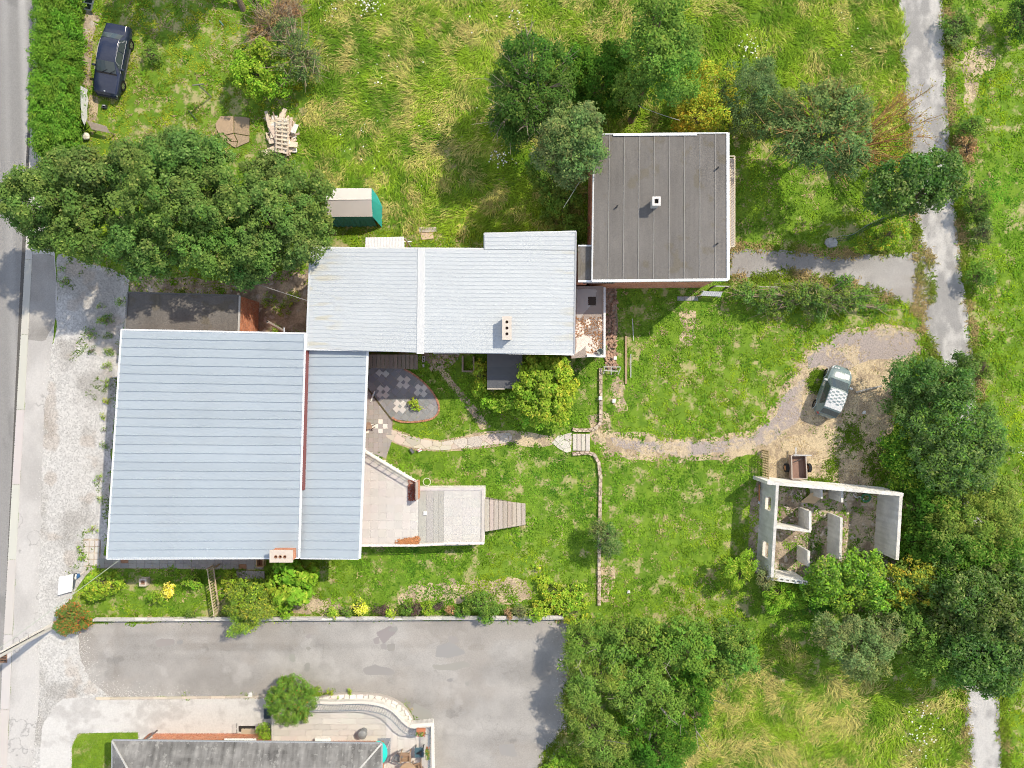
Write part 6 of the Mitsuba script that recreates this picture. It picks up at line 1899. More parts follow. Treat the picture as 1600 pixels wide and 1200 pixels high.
def crown(lobes, pal, leaf=0.20, aspect=.62, dens=130, clump=.55, seed=0, up=.55, spiky=0.0, lift=0.0, wobble=.42, fill=.8, pal2=None, where2=None):
    """Leaf sprays on clumps spread over ellipsoid lobes (cx, cy, cz, rx, ry, rz): vertices, triangles, colours per leaf vertex, clump centres."""
    r = np.random.default_rng(seed)
    centres, lob_ids = [], []
    L_ = np.array(lobes, float)
    for li, (cx, cy, cz, rx, ry, rz) in enumerate(L_):
        area = 4 * math.pi * ((rx * ry) ** 1.6 / 3 + (rx * rz) ** 1.6 / 3 + (ry * rz) ** 1.6 / 3) ** (1 / 1.6)
        n = int(max(5, fill * area / (clump * clump * 1.7)))
        d = sph(r, int(n * 1.9))
        d = d[(d[:, 2] > -.35) | (r.random(len(d)) < .22)][:n]
        wob = 1.01 - wobble * .5 + wobble * nfbm(d[:, 0] * 1.7 + 9 * li + seed, d[:, 1] * 1.7 + d[:, 2], 3, 3)
        shell = np.where(r.random(len(d)) < .8, r.uniform(.72, 1.05, len(d)), r.uniform(.35, .75, len(d))) * wob
        c = np.array([cx, cy, cz]) + d * np.array([rx, ry, rz]) * shell[:, None]
        # no clumps deep inside a neighbouring lobe
        inside = np.zeros(len(c), bool)
        for lj, q in enumerate(L_):
            if lj != li:
                inside |= (((c - q[:3]) / q[3:]) ** 2).sum(1) < .45
        keep = ~inside | (r.random(len(c)) < .25)
        c, d = c[keep], d[keep]
        c = c[c[:, 2] > .12]
        d = d[:len(c)]
        centres.append(c)
        lob_ids.append(np.full(len(c), li))
    c = np.vstack(centres)
    rad = clump * r.uniform(.45, 1.3, len(c))
    cnt = np.maximum(6, (dens * 2.2 * rad * rad).astype(int))
    idx = np.repeat(np.arange(len(c)), cnt)
    m = len(idx)
    ctr = L_[:, :3].mean(0)
    dirs = sph(r, m)
    dirs[:, 2] = np.where(dirs[:, 2] < -.45, -dirs[:, 2], dirs[:, 2])
    flat = np.array([1, 1, .72])
    pos = c[idx] + dirs * (rad[idx] * r.uniform(.25, 1.05, m) ** .6)[:, None] * flat
    tone = (.25 + .5 * r.random(len(c)))[idx]
    nrm = unit(dirs * .7 + np.array([0, 0, up]) + r.normal(size=(m, 3)) * .38)
    axis = None
    if spiky:
        out = unit(c[idx] - ctr + np.array([0, 0, .6]))
        axis = unit(dirs * (1 - spiky) + out * spiky + r.normal(size=(m, 3)) * .25)
    v, f = leaves(pos, nrm, leaf * r.uniform(.65, 1.3, m) * r.uniform(.8, 1.2, len(c))[idx], aspect, r, axis)
    v[:, 2] = np.maximum(v[:, 2], .03)
    col = tint(pal, m, r, tone)
    if pal2 is not None:
        k = where2(pos, r)
        col[k] = tint(pal2, m, r, tone)[k]
    # limbs differ a little in hue, clumps too: younger and older leaves
    lob = np.concatenate(lob_ids)[idx]
    hue = np.column_stack([r.uniform(.93, 1.12, len(L_)), r.uniform(.93, 1.07, len(L_)), r.uniform(.9, 1.05, len(L_))])[lob] * np.column_stack([r.uniform(.88, 1.14, len(c)), r.uniform(.92, 1.08, len(c)), np.ones(len(c))])[idx]
    return v, f, np.repeat(np.clip(col * hue, 0, .9), 4, axis=0), c


def limbs(base, centres, r, thick, col, nmain=7, top=None):
    """Tapered trunk and branches that reach into the crown."""
    mb = MB(col)
    ctr = centres.mean(0) if top is None else top
    fork = np.array([*lerp(base, ctr, .45)[:2], max(.3, ctr[2] * .42)])
    mb.tube([base - [0, 0, .1], lerp(base, fork, .5) + [r.normal() * .05, r.normal() * .05, 0], fork], [thick * 1.25, thick, thick * .82], 9)
    sel = centres[r.choice(len(centres), min(len(centres), nmain * 5), replace=False)]
    main = sel[:nmain]
    for m_ in main:
        mid = lerp(fork, m_, .5) + np.array([0, 0, .25 * np.linalg.norm(m_ - fork) * .3])
        mb.tube([fork, mid, m_], [thick * .6, thick * .36, thick * .12], 6)
        for s_ in sel[nmain:]:
            if np.linalg.norm(s_ - m_) < 1.6:
                mb.tube([mid, lerp(mid, s_, .6) + r.normal(size=3) * .06, s_], [thick * .25, thick * .14, thick * .05], 5)
    return mb


BARK = (0.15, 0.12, 0.09)
SEED = [100]


def tree(name, label, cat, lobes, pal, base=None, leaf=.20, aspect=.62, dens=130, clump=.55, thick=.16, group=None, bark=BARK, crown_name='crown', nmain=7, twigs=0, twig_col=(0.30, 0.24, 0.17), **kw):
    """lobes in picture units: (px, py, rx, ry, z centre, z radius); base: picture point of the trunk's foot."""
    SEED[0] += 7
    r = np.random.default_rng(SEED[0])
    W = []
    for px, py, rx, ry, zc, rz in lobes:
        p = at(px, py, zc)
        k = (1 - zc / CAM_H) / SCALE
        W.append((p[0], p[1], zc, rx * k * .94, ry * k * .94, rz))
    v, f, c, centres = crown(W, pal, leaf, aspect, dens, clump, SEED[0], **kw)
    key = thing(name, label, cat, group)
    mb = MB()
    mb.v, mb.f, mb.c, mb.u, mb.n = [v], [f], [c], [np.zeros((len(v), 2))], len(v)
    part(key, crown_name, mb, 'leaf')
    ctr = np.array(W)[:, :3].mean(0)
    b = np.array([ctr[0], ctr[1], 0]) if base is None else at(*base, 0)
    part(key, 'trunk' if thick > .05 else 'stem', limbs(b, centres, r, thick, bark, nmain), 'matte')
    if twigs:
        tm = MB()
        for i in r.choice(len(centres), min(len(centres), twigs), replace=False):
            o_ = centres[i]
            d = unit(o_ - (ctr - [0, 0, 1.0]))
            for _ in range(3):
                e = o_ + (d + r.normal(size=3) * .45) * r.uniform(.3, .9)
                tm.tube([lerp(ctr, o_, .55), o_ + r.normal(size=3) * .05, e], [.035, .022, .008], 4, col=jit(twig_col, r, .25))
        part(key, 'bare_twigs', tm, 'matte', kind='stuff')
    return key


E = {}
# ---- the big maples on the left
G3 = 'big maples beside the street'
tree('maple_tree', 'leftmost big dark green maple overhanging the street', 'tree', [(100, 312, 82, 58, 6.0, 2.4), (40, 318, 42, 36, 5.2, 1.6), (152, 275, 56, 38, 6.2, 2.2), (158, 368, 62, 42, 5.6, 2.2), (82, 360, 45, 30, 4.8, 1.6), (112, 264, 40, 24, 5.0, 1.5)], 'maple', (190, 345), .165, .62, 210, .44, .26, G3, nmain=10)
tree('maple_tree', 'middle big maple, the tallest of the three beside the street', 'tree', [(270, 305, 80, 68, 7.2, 2.6), (300, 248, 62, 44, 6.6, 2.2), (240, 388, 62, 46, 6.0, 2.2), (335, 385, 62, 48, 6.2, 2.2), (220, 265, 48, 42, 6.5, 2.0), (345, 320, 48, 52, 7.0, 2.2), (272, 232, 36, 26, 5.4, 1.5)], 'maple', (300, 345), .165, .62, 210, .44, .28, G3, nmain=10)
tree('maple_tree', 'rightmost big maple reaching over the corner of the white roof', 'tree', [(430, 330, 62, 58, 6.2, 2.4), (474, 312, 46, 44, 5.6, 2.0), (462, 385, 45, 32, 5.2, 1.8), (400, 385, 48, 44, 5.8, 2.2), (425, 278, 42, 30, 5.2, 1.6), (492, 352, 28, 32, 4.8, 1.4), (380, 425, 34, 22, 4.8, 1.3)], 'maple', (430, 365), .165, .62, 210, .44, .24, G3, nmain=10)
# ---- conifer hedge by the street
hl = []
for i, y in enumerate(np.arange(-40, 240, 13.0)):
    s = 1 + .05 * math.sin(i * 2.1)
    hl += [(80 - y * .015, y, 20 * s, 15, 1.35, 1.25), (109 - y * .01 + 2 * math.sin(i), y + 6, 17 * s, 15, 1.25, 1.2)]
tree('conifer_hedge', 'long thick clipped bright green conifer hedge along the street', 'hedge', hl, 'hedge', None, .17, .34, 230, .34, .06, None, crown_name='foliage', nmain=16, up=.9, spiky=.65, wobble=.12, fill=1.0)
# ---- upper left garden
tree('bright_bush', 'bright green leafy bush beside the timber heap in the upper left garden', 'bush', [(405, 118, 42, 36, 1.7, 1.1), (420, 95, 34, 30, 1.8, 1.1), (380, 108, 22, 24, 1.3, .9), (430, 135, 26, 20, 1.3, .8)], 'bright', None, .17, .5, 170, .36, .08)
tree('olive_bush', 'dark grey-green bush right of the bright green one', 'bush', [(462, 92, 34, 36, 1.9, 1.2), (450, 60, 30, 26, 1.8, 1.0), (480, 105, 22, 22, 1.4, .9)], 'blue', None, .13, .45, 150, .36, .08, twigs=40)
tree('dry_bush', 'brown dead brush heap above the dark grey-green bush', 'bush', [(425, 38, 30, 28, .9, .7), (445, 18, 26, 22, .8, .6), (408, 52, 18, 18, .7, .5)], 'dry', None, .2, .16, 150, .36, .05, twigs=90, spiky=.3)
tree('corner_bush', 'green bush cut by the top edge above the dead brush heap', 'bush', [(402, 2, 15, 14, .9, .7)], 'bright', None, .15, .5, 170, .3, .05)
tree('lawn_shrub', 'small round shrub alone on the upper left lawn near the navy car', 'shrub', [(234, 88, 12, 10, .45, .42), (244, 90, 10, 9, .4, .38), (237, 74, 8, 8, .35, .3)], 'mid', None, .12, .5, 240, .2, .03)
tree('orchard_tree', 'forked grey trunk whose crown lies above the top edge of the picture', 'tree', [(300, -160, 62, 60, 5.6, 2.0), (245, -150, 50, 45, 5.2, 1.6), (345, -185, 50, 45, 5.4, 1.6)], 'mid', (380, 15), .2, .6, 140, .5, .16, nmain=8)
# ---- trees above the brown house
tree('dark_tree', 'dark brownish-green tree left in the row above the brown house', 'tree', [(828, 105, 50, 48, 5.0, 1.9), (818, 165, 50, 46, 4.6, 1.9), (855, 150, 42, 48, 5.0, 1.8), (800, 205, 30, 26, 3.2, 1.3), (800, 130, 34, 36, 4.0, 1.5), (872, 110, 26, 30, 3.6, 1.3)], 'dark', (850, 190), .17, .5, 140, .48, .16, twigs=60, twig_col=(0.28, 0.24, 0.19))
tree('ivy_bush', 'smooth dark green ivy mound between the dark tree and the tall tree', 'bush', [(892, 140, 26, 34, 1.8, 1.1), (960, 100, 24, 34, 2.0, 1.2), (975, 165, 24, 22, 1.8, 1.0), (935, 128, 40, 40, 2.4, 1.5), (915, 110, 28, 24, 2.0, 1.2), (950, 160, 26, 22, 1.8, 1.1), (905, 92, 18, 15, 1.5, .9)], 'ivy', None, .15, .6, 240, .34, .08)
tree('tall_tree', 'tall mid green tree with a long crown above the brown house', 'tree', [(1028, 40, 40, 40, 6.2, 2.0), (1015, 92, 44, 40, 6.0, 2.1), (1050, 120, 42, 40, 5.6, 2.0), (1020, 10, 34, 22, 5.2, 1.5), (985, 145, 24, 30, 4.2, 1.4), (1062, 70, 26, 32, 5.2, 1.5)], 'mid', (985, 190), .18, .55, 150, .5, .18)
tree('golden_bush', 'golden yellow-green bush at the north-east corner of the brown house', 'bush', [(1106, 140, 40, 38, 2.4, 1.5), (1095, 178, 40, 27, 2.0, 1.3), (1070, 185, 22, 18, 1.6, 1.0), (1125, 175, 28, 26, 2.0, 1.2)], 'gold', None, .15, .5, 170, .38, .1, pal2='lime', where2=lambda p, r: r.random(len(p)) < .45)
tree('blue_green_bush', 'soft blue-green bush right of the golden bush', 'bush', [(1165, 148, 42, 46, 2.6, 1.5), (1185, 190, 44, 28, 2.2, 1.3), (1205, 160, 30, 36, 2.4, 1.3), (1150, 190, 20, 20, 1.8, 1.0), (1190, 120, 22, 24, 1.9, 1.1)], 'blue', None, .19, .28, 190, .42, .1, spiky=.35)
tree('blue_green_tree', 'blue-green tree overhanging the north-west corner of the brown roof', 'tree', [(895, 215, 48, 40, 6.4, 1.9), (905, 240, 38, 34, 6.2, 1.7), (870, 240, 36, 34, 5.4, 1.6), (915, 192, 30, 24, 6.2, 1.3), (880, 185, 28, 22, 5.4, 1.2), (888, 272, 28, 20, 4.8, 1.1)], 'blue', (862, 290), .17, .5, 165, .42, .15, pal2='olive', where2=lambda p, r: r.random(len(p)) < .25)
tree('grey_shrub', 'pale grey-green shrub below the dark tree at the meadow edge', 'shrub', [(812, 202, 18, 20, 1.3, .9)], 'blue', None, .15, .4, 170, .3, .05)
tree('shaded_bush', 'dark bush in the shadow between the white roof and the brown house', 'bush', [(868, 300, 30, 30, 1.2, .9), (845, 270, 24, 24, 1.0, .8), (882, 322, 26, 30, 1.3, 1.0), (895, 355, 18, 20, 1.0, .8), (865, 345, 18, 15, .8, .6)], 'mid', None, .16, .5, 190, .32, .06)
# ---- trees between the brown house and the lane
tree('grey_green_tree', 'grey-green tree with rusty dead twigs north of the asphalt drive', 'tree', [(1275, 165, 56, 40, 5.0, 1.8), (1298, 222, 55, 46, 4.8, 1.9), (1232, 212, 42, 38, 4.2, 1.6), (1320, 185, 36, 40, 4.8, 1.6), (1325, 250, 28, 26, 4.0, 1.3)], 'olive', (1275, 240), .17, .5, 150, .46, .16, twigs=110, twig_col=(0.42, 0.27, 0.11), pal2='blue', where2=lambda p, r: r.random(len(p)) < .55)
tree('lane_tree', 'dark green tree arching over the rear lane', 'tree', [(1425, 275, 62, 32, 5.0, 1.6), (1390, 300, 42, 30, 4.6, 1.5), (1462, 262, 36, 28, 4.8, 1.3), (1440, 310, 40, 22, 4.2, 1.2), (1480, 290, 20, 18, 4.2, .9), (1372, 318, 24, 18, 3.6, 1.0)], 'dark', (1420, 330), .18, .55, 165, .44, .15, pal2='blue', where2=lambda p, r: r.random(len(p)) < .4)
# bare golden branches
bt2 = thing('bare_tree', 'half dead tree of bare golden branches leaning over the lane edge', 'tree')
r = np.random.default_rng(77)
tm, lv = MB((0.30, 0.19, 0.08)), []
b0 = at(1325, 235, 1.2)
for k in range(30):
    a = r.uniform(-.75, 1.05)
    ln_ = r.uniform(2.2, 5.2)
    tip = b0 + np.array([math.cos(a) * ln_, math.sin(a) * ln_, r.uniform(.6, 2.8)])
    mid = lerp(b0, tip, .5) + r.normal(size=3) * .2
    c_ = jit((0.33, 0.20, 0.08), r, .3)
    tm.tube([b0, mid, tip], [.06, .035, .010], 5, col=c_)
    for _ in range(9):
        t = r.uniform(.3, 1)
        p = lerp(mid, tip, t) if t > .5 else lerp(b0, mid, t * 2)
        d = unit(tip - b0) * r.uniform(.3, .9) + r.normal(size=3) * .35
        tm.tube([p, p + d * .6 + r.normal(size=3) * .05, p + d], [.02, .013, .006], 4, col=c_)
        lv += [p + d * r.uniform(.3, 1) + r.normal(size=3) * .12 for _ in range(5)]
part(bt2, 'trunk', tm, 'matte')
lv = np.array(lv)
v, f = leaves(lv, unit(np.array([0, 0, 1]) + r.normal(size=lv.shape) * .5), .12, .5, r)
mb = MB()
mb.v, mb.f, mb.c, mb.u, mb.n = [v], [f], [np.repeat(tint('gold', len(lv), r) * [.9, .72, .7], 4, 0)], [np.zeros((len(v), 2))], len(v)
part(bt2, 'crown', mb, 'leaf')
# roadside scrub right of the lane
RS = 'scrub bushes along the right side of the lane'
for px, py, rx, ry, z, pal, lab in ((1512, 195, 22, 18, .9, 'mid', 'green scrub bush right of the lane facing the bare golden tree'), (1508, 228, 15, 24, .7, 'dry', 'brownish scrub right of the lane beside the arching tree'), (1522, 322, 18, 28, .9, 'dark', 'dark scrub bush right of the lane below the arching tree'), (1530, 360, 15, 20, .7, 'blue', 'grey-green scrub bush right of the lane opposite the asphalt drive'), (1530, 428, 18, 20, .9, 'mid', 'round scrub bush on the right verge level with the hatchback gate'), (1495, 32, 24, 22, .7, 'mid', 'scrub at the lane side near the top edge'), (1490, 55, 14, 20, .6, 'olive', 'low grey-green scrub hugging the lane near the top edge'), (1590, 30, 18, 30, 1.2, 'dark', 'dark bush in the upper right corner'), (1535, 570, 14, 24, .6, 'feather', 'feathery scrub right of the lane beside the big dark willows')):
    tree('scrub_bush', lab, 'bush', [(px, py, rx, ry, z, z * .8), (px + rx * .5, py + ry * .5, rx * .6, ry * .6, z * .8, z * .6)], pal, None, .15, .45, 170, .3, .04, RS)
# bramble hedge south of the asphalt drive
tree('bramble_hedge', 'ragged bramble hedge between the asphalt drive and the gravel drive', 'hedge', [(1165, 458, 20, 16, .8, .6), (1195, 466, 26, 18, 1.0, .8), (1232, 458, 26, 18, 1.1, .8), (1265, 462, 26, 20, 1.2, .9), (1300, 466, 26, 20, 1.1, .9), (1330, 470, 22, 15, .9, .7), (1318, 440, 12, 10, 1.6, .7), (1280, 486, 26, 12, .7, .5), (1345, 462, 14, 10, .8, .6), (1370, 480, 14, 8, .4, .3), (1215, 482, 30, 10, .6, .5)], 'mid', None, .15, .5, 190, .32, .04, twigs=60, pal2='blue', where2=lambda p, r: r.random(len(p)) < .35)
tree('drive_bush', 'low bright bush between the green net and the lane', 'bush', [(1372, 380, 22, 10, .5, .4), (1400, 362, 20, 22, .8, .6), (1345, 388, 14, 6, .35, .3)], 'bright', None, .14, .5, 180, .28, .04, pal2='gold', where2=lambda p, r: r.random(len(p)) < .25)
# ---- the trees along the lane on the right
tree('willow_tree', 'dark blue-green willow beside the hatchback, northernmost of the lane trees', 'tree', [(1432, 590, 40, 32, 3.08, 1.41), (1472, 605, 46, 40, 3.50, 1.58), (1415, 632, 28, 32, 2.52, 1.23), (1500, 580, 22, 24, 2.94, 1.06)], 'blue', (1450, 640), .2, .36, 165, .46, .15, pal2='dark', where2=lambda p, r: r.random(len(p)) < .5, fill=1.1)
tree('willow_tree', 'large dark willow bulging over the lane, widest of the lane trees', 'tree', [(1495, 660, 64, 52, 3.78, 1.76), (1470, 705, 55, 46, 3.64, 1.67), (1510, 700, 46, 40, 3.64, 1.58), (1530, 695, 44, 44, 3.64, 1.58), (1500, 740, 48, 34, 3.36, 1.50), (1450, 668, 34, 34, 3.22, 1.41)], 'blue', (1470, 700), .2, .36, 165, .48, .18, pal2='mid', where2=lambda p, r: r.random(len(p)) < .4, fill=1.1)
tree('hazel_bush', 'bright green bush with a yellow patch right of the concrete ruin', 'bush', [(1420, 680, 30, 24, 1.98, 1.06), (1455, 745, 34, 30, 2.34, 1.14), (1402, 712, 28, 26, 1.98, 1.14), (1432, 716, 28, 28, 2.34, 1.14), (1412, 745, 26, 20, 1.80, 0.97), (1390, 690, 16, 16, 1.6, .9)], 'bright', None, .16, .55, 170, .36, .08, pal2='ivy', where2=lambda p, r: r.random(len(p)) < .5)
tree('ivy_thicket', 'dark ivy thicket hugging the east wall of the concrete ruin', 'bush', [(1440, 785, 34, 40, 1.98, 1.23), (1440, 840, 34, 44, 1.98, 1.32), (1468, 815, 34, 48, 2.52, 1.41), (1475, 880, 38, 36, 2.52, 1.32), (1455, 920, 30, 30, 2.16, 1.14), (1420, 870, 20, 18, 1.62, 0.88)], 'ivy', None, .17, .6, 190, .38, .08)
tree('feathery_tree', 'feathery mid green tree by the lane south of the widest willow', 'tree', [(1532, 765, 36, 34, 2.0, 1.2), (1540, 860, 36, 34, 2.0, 1.2), (1512, 800, 60, 46, 3.08, 1.50), (1552, 830, 44, 44, 2.80, 1.32), (1545, 770, 40, 34, 2.66, 1.23), (1575, 870, 30, 34, 2.70, 1.06), (1490, 845, 44, 40, 3.08, 1.41), (1530, 870, 42, 30, 2.66, 1.23), (1565, 795, 20, 28, 2.24, 0.97)], 'feather', (1500, 830), .2, .34, 165, .46, .14, pal2='ivy', where2=lambda p, r: (p[:, 1] < -9.2) & (r.random(len(p)) < .55), fill=1.1)
tree('dark_tree', 'very large dark tree in the lower right spanning the lane', 'tree', [(1540, 895, 44, 38, 2.4, 1.3), (1535, 960, 50, 44, 2.6, 1.4), (1545, 1030, 44, 38, 2.4, 1.3), (1540, 950, 66, 54, 4.34, 1.94), (1500, 920, 50, 42, 3.78, 1.67), (1560, 905, 44, 34, 3.22, 1.41), (1500, 975, 44, 40, 3.50, 1.50), (1570, 1000, 46, 44, 4.20, 1.76), (1520, 1010, 52, 44, 4.06, 1.85), (1545, 1055, 42, 28, 3.50, 1.50), (1590, 930, 34, 40, 3.78, 1.50)], 'blue', (1480, 960), .19, .48, 165, .5, .2, pal2='dark', where2=lambda p, r: r.random(len(p)) < .55, fill=1.1)
tree('mid_green_tree', 'mid green tree between the grey-olive tree and the very large dark one', 'tree', [(1430, 985, 34, 30, 2.94, 1.41), (1452, 1020, 36, 32, 2.94, 1.41), (1415, 965, 28, 20, 2.52, 1.14), (1480, 1050, 26, 20, 2.52, 1.06)], 'mid', (1430, 980), .17, .6, 165, .42, .12)
tree('grey_olive_tree', 'broad grey-olive tree with drooping sprays below the concrete ruin', 'tree', [(1338, 1005, 52, 36, 3.22, 1.50), (1310, 985, 40, 28, 2.94, 1.32), (1375, 985, 36, 32, 2.94, 1.32), (1350, 1035, 42, 20, 2.66, 1.14)], 'olive', (1330, 960), .2, .3, 170, .42, .14, spiky=.3)
tree('broadleaf_tree', 'light green broadleaf tree over the south wall of the concrete ruin', 'tree', [(1300, 900, 36, 28, 2.80, 1.32), (1345, 888, 36, 28, 2.94, 1.32), (1320, 930, 40, 22, 2.52, 1.23), (1365, 925, 34, 26, 2.66, 1.23), (1275, 920, 22, 22, 2.24, 0.97)], 'bright', (1320, 920), .17, .6, 160, .4, .12, pal2='mid', where2=lambda p, r: r.random(len(p)) < .5)
tree('yellowing_tree', 'yellowing tree beside the light green broadleaf tree', 'tree', [(1415, 900, 34, 28, 2.80, 1.32), (1435, 925, 26, 24, 2.52, 1.06), (1400, 935, 30, 20, 2.38, 0.97), (1440, 885, 22, 24, 2.38, 0.97)], 'mid', (1410, 915), .16, .55, 165, .38, .1, pal2='gold', where2=lambda p, r: (nfbm(p[:, 0] * 1.1, p[:, 1] * 1.1, 5, 2) > .5) & (r.random(len(p)) < .8))
tree('spiky_bush', 'bright spiky-leaved bush directly below the south-west corner of the ruin', 'bush', [(1218, 928, 26, 20, 1.35, 0.88), (1240, 935, 16, 14, 1.2, .8), (1205, 940, 16, 12, 1.1, .7)], 'bright', None, .26, .2, 220, .34, .06, spiky=.8)
tree('spiky_bush', 'bright spiky-leaved bush standing left of the ruin in the lawn', 'bush', [(1150, 892, 24, 22, 1.44, 0.88), (1165, 880, 14, 14, 1.3, .8)], 'bright', None, .26, .2, 220, .34, .06, spiky=.8)
tree('grey_sapling', 'thin grey-green sapling leaning on the corner of the ruin', 'sapling', [(1195, 903, 15, 14, 2.0, .8)], 'olive', None, .22, .2, 130, .3, .04, spiky=.8)
tree('shaded_bush', 'dark undergrowth in the shadow south of the ruin', 'bush', [(1275, 950, 22, 14, .9, .7), (1255, 942, 14, 14, .8, .6)], 'ivy', None, .16, .5, 190, .3, .05)
# ---- thicket right of the car park
TG = [('feathery_willow', 'feathery willow at the north-west corner of the thicket by the car park', [(915, 1000, 34, 28, 2.2, 1.2), (905, 1030, 30, 28, 2.0, 1.1), (935, 985, 28, 18, 1.9, 0.9)], 'feather', .22, .26),
      ('feathery_willow', 'feathery willow in the middle of the car park edge of the thicket', [(920, 1075, 36, 28, 2.4, 1.3), (945, 1050, 32, 24, 2.5, 1.3), (905, 1100, 26, 24, 2.0, 1.0)], 'feather', .22, .26),
      ('feathery_willow', 'feathery willow at the south-west of the thicket near the ivy mound', [(930, 1130, 38, 28, 2.4, 1.3), (950, 1165, 36, 28, 2.4, 1.3), (915, 1165, 26, 24, 1.9, 1.0)], 'feather', .22, .26),
      ('thicket_tree', 'round-leaved tree in the north of the thicket below the stone edging', [(990, 990, 38, 24, 2.5, 1.3), (1010, 1012, 40, 28, 2.6, 1.3), (965, 1010, 26, 24, 2.2, 1.1)], 'mid', .17, .6),
      ('thicket_tree', 'bushy tree at the top middle of the thicket, right of the round-leaved one', [(1065, 990, 40, 26, 2.6, 1.3), (1080, 1020, 40, 30, 2.9, 1.4), (1045, 1025, 28, 26, 2.5, 1.2)], 'mid', .17, .6),
      ('thicket_tree', 'bushy tree at the north-east end of the thicket', [(1140, 992, 36, 26, 2.5, 1.3), (1150, 1025, 34, 30, 2.5, 1.3), (1120, 1045, 34, 26, 2.5, 1.2)], 'mid', .17, .6),
      ('thicket_tree', 'yellowish tree in the heart of the thicket', [(1005, 1065, 42, 30, 2.7, 1.4), (1040, 1090, 40, 28, 2.7, 1.4), (985, 1095, 30, 26, 2.5, 1.2)], 'feather', .18, .4),
      ('thicket_tree', 'dense tree on the eastern flank of the thicket facing the dry meadow', [(1080, 1075, 36, 30, 2.5, 1.3), (1075, 1115, 32, 26, 2.2, 1.2)], 'ivy', .18, .5),
      ('thicket_tree', 'green tree cut by the bottom edge at the foot of the thicket', [(1010, 1140, 42, 28, 2.5, 1.3), (1030, 1180, 42, 26, 2.4, 1.3), (990, 1200, 40, 24, 2.2, 1.2), (1060, 1160, 26, 24, 2.0, 1.0), (960, 1215, 34, 22, 2.0, 1.0)], 'ivy', .18, .4)]
for nm, lab, lob, pal, lf_, asp in TG:
    tree(nm, lab, 'tree', lob, pal, None, lf_, asp, 170, .44, .11, twigs=4, twig_col=(0.30, 0.27, 0.23), spiky=.35 if asp < .5 else 0)
tree('ivy_mound', 'bright ivy mound spilling onto the car park at the bottom edge', 'bush', [(880, 1190, 22, 18, .6, .45), (905, 1180, 18, 16, .7, .5), (860, 1205, 18, 12, .45, .35)], 'bright', None, .14, .6, 200, .26, .04)
# ---- plants in the garden
tree('lime_edged_tree', 'garden tree with glossy blue-green crown and lime yellow outer branches', 'tree', [(838, 598, 34, 38, 2.4, 1.2), (845, 628, 36, 30, 2.4, 1.1), (865, 588, 28, 28, 2.2, 1.0), (880, 612, 18, 34, 1.7, .8), (876, 642, 15, 24, 1.3, .6), (812, 624, 26, 20, 1.6, .8), (780, 630, 32, 12, 1.0, .6), (835, 655, 30, 12, .9, .5), (850, 566, 36, 14, 1.8, .8)], 'bright', (835, 605), .19, .6, 170, .34, .09, pal2='lime', where2=lambda p, r: ((p[:, 0] > 2.75) | (p[:, 1] < -1.7)) & (r.random(len(p)) < .6))
tree('lime_bush', 'narrow yellow-green bush at the left side of the garden shed', 'bush', [(751, 575, 9, 14, .9, .7), (752, 600, 10, 12, .9, .7), (745, 612, 12, 7, .6, .5)], 'lime', None, .15, .6, 200, .24, .04)
tree('front_bush', 'yellow-green bush at the street end of the front lawn', 'bush', [(160, 912, 24, 18, 1.0, .75), (146, 922, 16, 12, .8, .6), (178, 910, 16, 14, .9, .6)], 'lime', None, .14, .55, 210, .26, .05, pal2='bright', where2=lambda p, r: r.random(len(p)) < .5)
tree('front_shrub', 'small green shrub left of the yellow flowering shrub', 'shrub', [(246, 930, 12, 10, .6, .5), (252, 937, 8, 8, .45, .4)], 'bright', None, .13, .5, 220, .2, .03)
tree('yellow_shrub', 'bright yellow leaved shrub on the small front lawn', 'shrub', [(265, 920, 9, 10, .6, .5), (263, 930, 8, 7, .5, .4)], 'yellow', None, .13, .55, 220, .2, .03)
tree('front_shrub', 'small green shrub just left of the picket fence', 'shrub', [(299, 906, 11, 9, .6, .5), (306, 914, 8, 6, .5, .4)], 'bright', None, .14, .45, 200, .2, .03)
tree('mixed_shrub', 'yellowish shrub right of the picket fence', 'shrub', [(356, 912, 12, 10, .6, .5), (362, 902, 12, 10, .6, .5)], 'lime', None, .14, .45, 190, .24, .03)
tree('feathery_bush', 'large feathery green bush overhanging the car park by the picket fence', 'bush', [(386, 935, 30, 26, 1.8, 1.2), (405, 950, 26, 22, 1.8, 1.1), (368, 957, 18, 14, 1.3, .8), (395, 920, 24, 16, 1.6, 1.0), (382, 975, 20, 10, 1.3, .6), (370, 984, 9, 5, 1.2, .3)], 'feather', None, .2, .26, 200, .34, .07, spiky=.3, pal2='lime', where2=lambda p, r: r.random(len(p)) < .4)
tree('fig_bush', 'large-leaved fig bush beside the brick chimney', 'bush', [(452, 892, 26, 18, 1.6, 1.0), (470, 902, 20, 16, 1.5, .9), (440, 918, 20, 20, 1.5, .9), (462, 925, 20, 16, 1.3, .8), (445, 942, 14, 10, .9, .6), (482, 890, 14, 10, 1.0, .6)], 'bright', None, .27, .75, 120, .36, .07)
tree('red_tipped_bush', 'clipped bush with red shoots at the street corner below the white board', 'bush', [(112, 960, 21, 18, .9, .7), (122, 970, 20, 16, .9, .7), (104, 975, 16, 14, .8, .6)], 'red', None, .12, .5, 300, .24, .05, wobble=.1, fill=1.1)
tree('grey_spruce', 'grey-green bushy tree growing on the lower stone edging', 'bush', [(948, 840, 20, 18, 1.9, 1.1), (938, 828, 14, 12, 1.6, .8), (955, 855, 16, 14, 1.5, .9)], 'olive', None, .2, .2, 190, .32, .06, spiky=.6, pal2='dark', where2=lambda p, r: r.random(len(p)) < .35)
